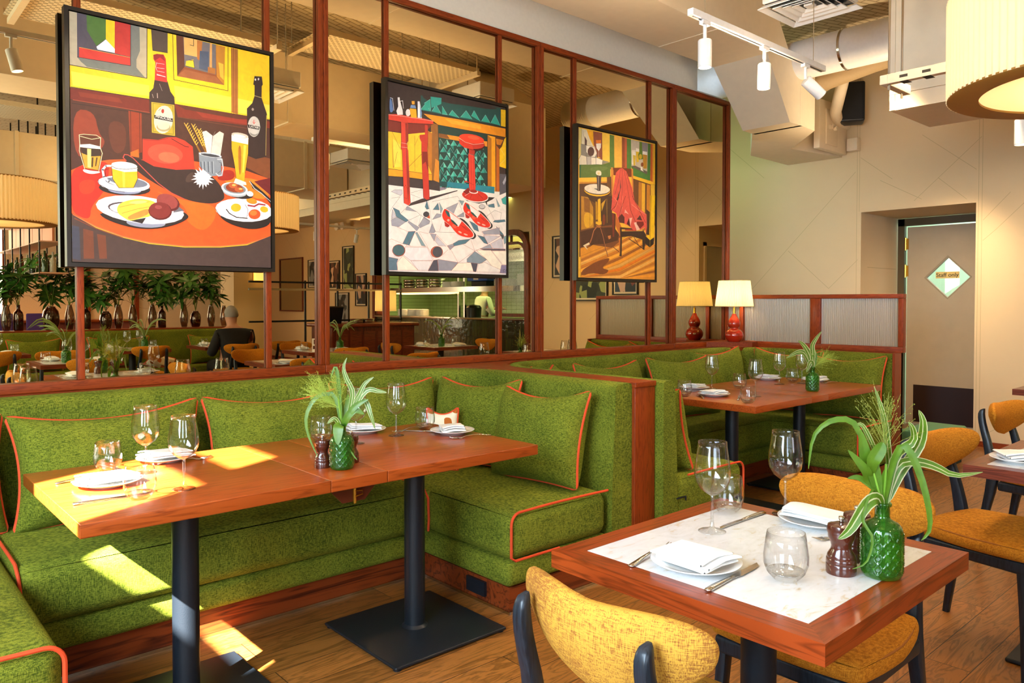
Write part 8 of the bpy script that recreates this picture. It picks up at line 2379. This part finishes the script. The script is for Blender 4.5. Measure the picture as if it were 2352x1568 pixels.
t = thing('twin_emergency_light', 'twin headed emergency light high on the reflected panelled wall', 'light', (XE, -6.2, 2.92)); part('body', MB().box((-.10, -.16, -.05), (0, .16, .05)), WHITE, t)
for y in (-.12, .12): part('head', MB().lathe([(0, 0), (.06, 0), (.085, .08), (0, .085)], n=20).xf(Matrix.Translation((-.10, y, 0)) @ Matrix.Rotation(R(-90), 4, 'Y')), WHITE, t)
t = thing('hanging_mirror', 'plain thin framed mirror hung far back behind the leafy branches, reflected', 'mirror', (XE, -8.75, 1.75))
part('frame', MB().box((-.03, -.6, -.62), (0, -.57, .62)).box((-.03, .57, -.62), (0, .6, .62)).box((-.03, -.57, .59), (0, .57, .62)).box((-.03, -.57, -.62), (0, .57, -.59)), DKY, t); part('glass', MB().box((-.012, -.57, -.59), (-.004, .57, .59)), MIRROR, t)
# --- column with sconce, bar, bottle shelf
struct('wall_column', MB().box((5.05, -5.3, 0), (5.66, -4.72, HC)), WALLE)
t = thing('sconce_lamp', 'glowing cream box wall lamp on the reflected column', 'lamp', (5.50, -4.72, 1.72)); part('shade', MB().box((-.11, 0, 0), (.11, .11, .27), bev=.004), shade('sconce_cloth', 'f3dca0', 'ffd886', 1.2, .4), t); part('back_plate', MB().box((-.12, -.0, -.01), (.12, .012, .28)), BRASS, t)
struct('door_3', MB().box((4.0, -9.99, 0), (4.08, -9.9, 2.6)).box((4.95, -9.99, 0), (5.03, -9.9, 2.6)).box((4.0, -9.99, 2.52), (5.03, -9.9, 2.6)), WOODZ)
bc = thing('bar_counter', 'terracotta and wood bar counter far behind the vases, reflected', 'counter', (2.3, -6.4, 0)); part('front', MB().box((-1.3, -.3, 0), (1.5, .3, 1.02)), plain('terracotta_pink', 'a85a4a', .5), bc); part('counter_top', MB().box((-1.35, -.38, 1.02), (1.55, .38, 1.06), bev=.006), TAN, bc)
PURP = plain('purple_velvet', '4a2c6e', .85); 
bs_ = None
for i, x in enumerate((1.35, 1.85, 2.4)):
    if bs_ is None:
        bs_ = thing('bar_stool', 'purple high-backed bar stool, leftmost of three far behind the vases', 'stool', (x, -5.75, 0), 0, 'purple bar stools'); part('seat', MB().lathe([(0, .72), (.19, .72), (.20, .76), (.17, .80), (0, .80)], n=24), PURP, bs_); part('backrest', MB().rbox((-.19, .14, .80), (.19, .19, 1.18), .02, 3), PURP, bs_); part('leg', MB().tube([(0, 0, 0), (0, 0, .72)], .03, 10).lathe([(0, 0), (.2, 0), (.2, .02), (0, .03)], n=24), BRASS, bs_)
    else: dup(bs_, (x, -5.75, 0), 0, 'purple high-backed bar stool, %s of three far behind the vases' % ('middle' if i == 1 else 'rightmost'), 'purple bar stools')
sh = thing('hanging_bottle_shelf', 'copper panelled bottle shelf hung on black rods, reflected at the far left', 'shelf', (2.15, -4.9, 1.72))
COPPER = plain('copper_panel', 'd9895e', .45, .2)
for i in range(5): part('copper_panel', MB().box((-.012, -1.6+i*.64, .42), (.012, -.98+i*.64, .78)), COPPER, sh)
for z in (0, .40, .78): part('shelf_board', MB().box((-.16, -1.62, z), (.16, 1.62, z+.015)), plain('pink_shelf', 'd8a488', .5), sh)
for i in range(6):
    for x in (-.16, .16): part('rod', MB().box((x-.008, -1.6+i*.64-.008, 0), (x+.008, -1.6+i*.64+.008, HC-1.72)), BLACK, sh)
bt = MB().lathe([(0, 0), (.036, 0), (.038, .01), (.038, .17), (.014, .21), (.013, .28), (0, .28)], n=14)
bmats = [plain('bottle_%d' % k, c, .15, 0, .5) for k, c in enumerate(('1c3a1a', '5a2a10', 'c8c4b0', '16161a', 'b07a2a'))]
bme = [bt.mesh('liquor_bottle', b_) for b_ in bmats]
for i in range(16):
    o = part_mesh('liquor_bottle', bme[(i*3) % 5]); o.location = (2.15+(-.07 if i % 2 else .06), -6.4+i*.195, 1.737)
    tag(o, '%s bottle, %s from the far end of the reflected hanging shelf' % (('dark green', 'brown', 'pale', 'black', 'amber')[(i*3) % 5], (ordn[:13]+['fourteenth', 'fifteenth', 'sixteenth'])[i]), 'bottle', 'bottles on the hanging shelf')
# menu card, green bench
t = thing('menu_card', 'small white menu card standing on the table before the host counter, reflected', 'card', (4.42, -.60, TZ), R(20)); part('card', MB().box((-.055, -.002, 0), (.055, .002, .16)), LINEN, t); part('picture', MB().box((-.035, .002, .09), (.035, .003, .145)).box((-.045, .002, .03), (-.01, .003, .07)), plain('card_print', '5a2a20', .6), t)
gb = thing('low_bench', 'low pale green upholstered bench just beyond the end of the far booth', 'bench', (6.85, 2.36, 0)); part('seat', MB().rbox((-.30, -.16, .22), (.3, .16, .31), .02, 3), plain('sage_leather', '5c9468', .4), gb, sharp=0); part('base', MB().box((-.27, -.13, 0), (.27, .13, .22)), plain('dark_base', '1c2a1e', .7), gb)
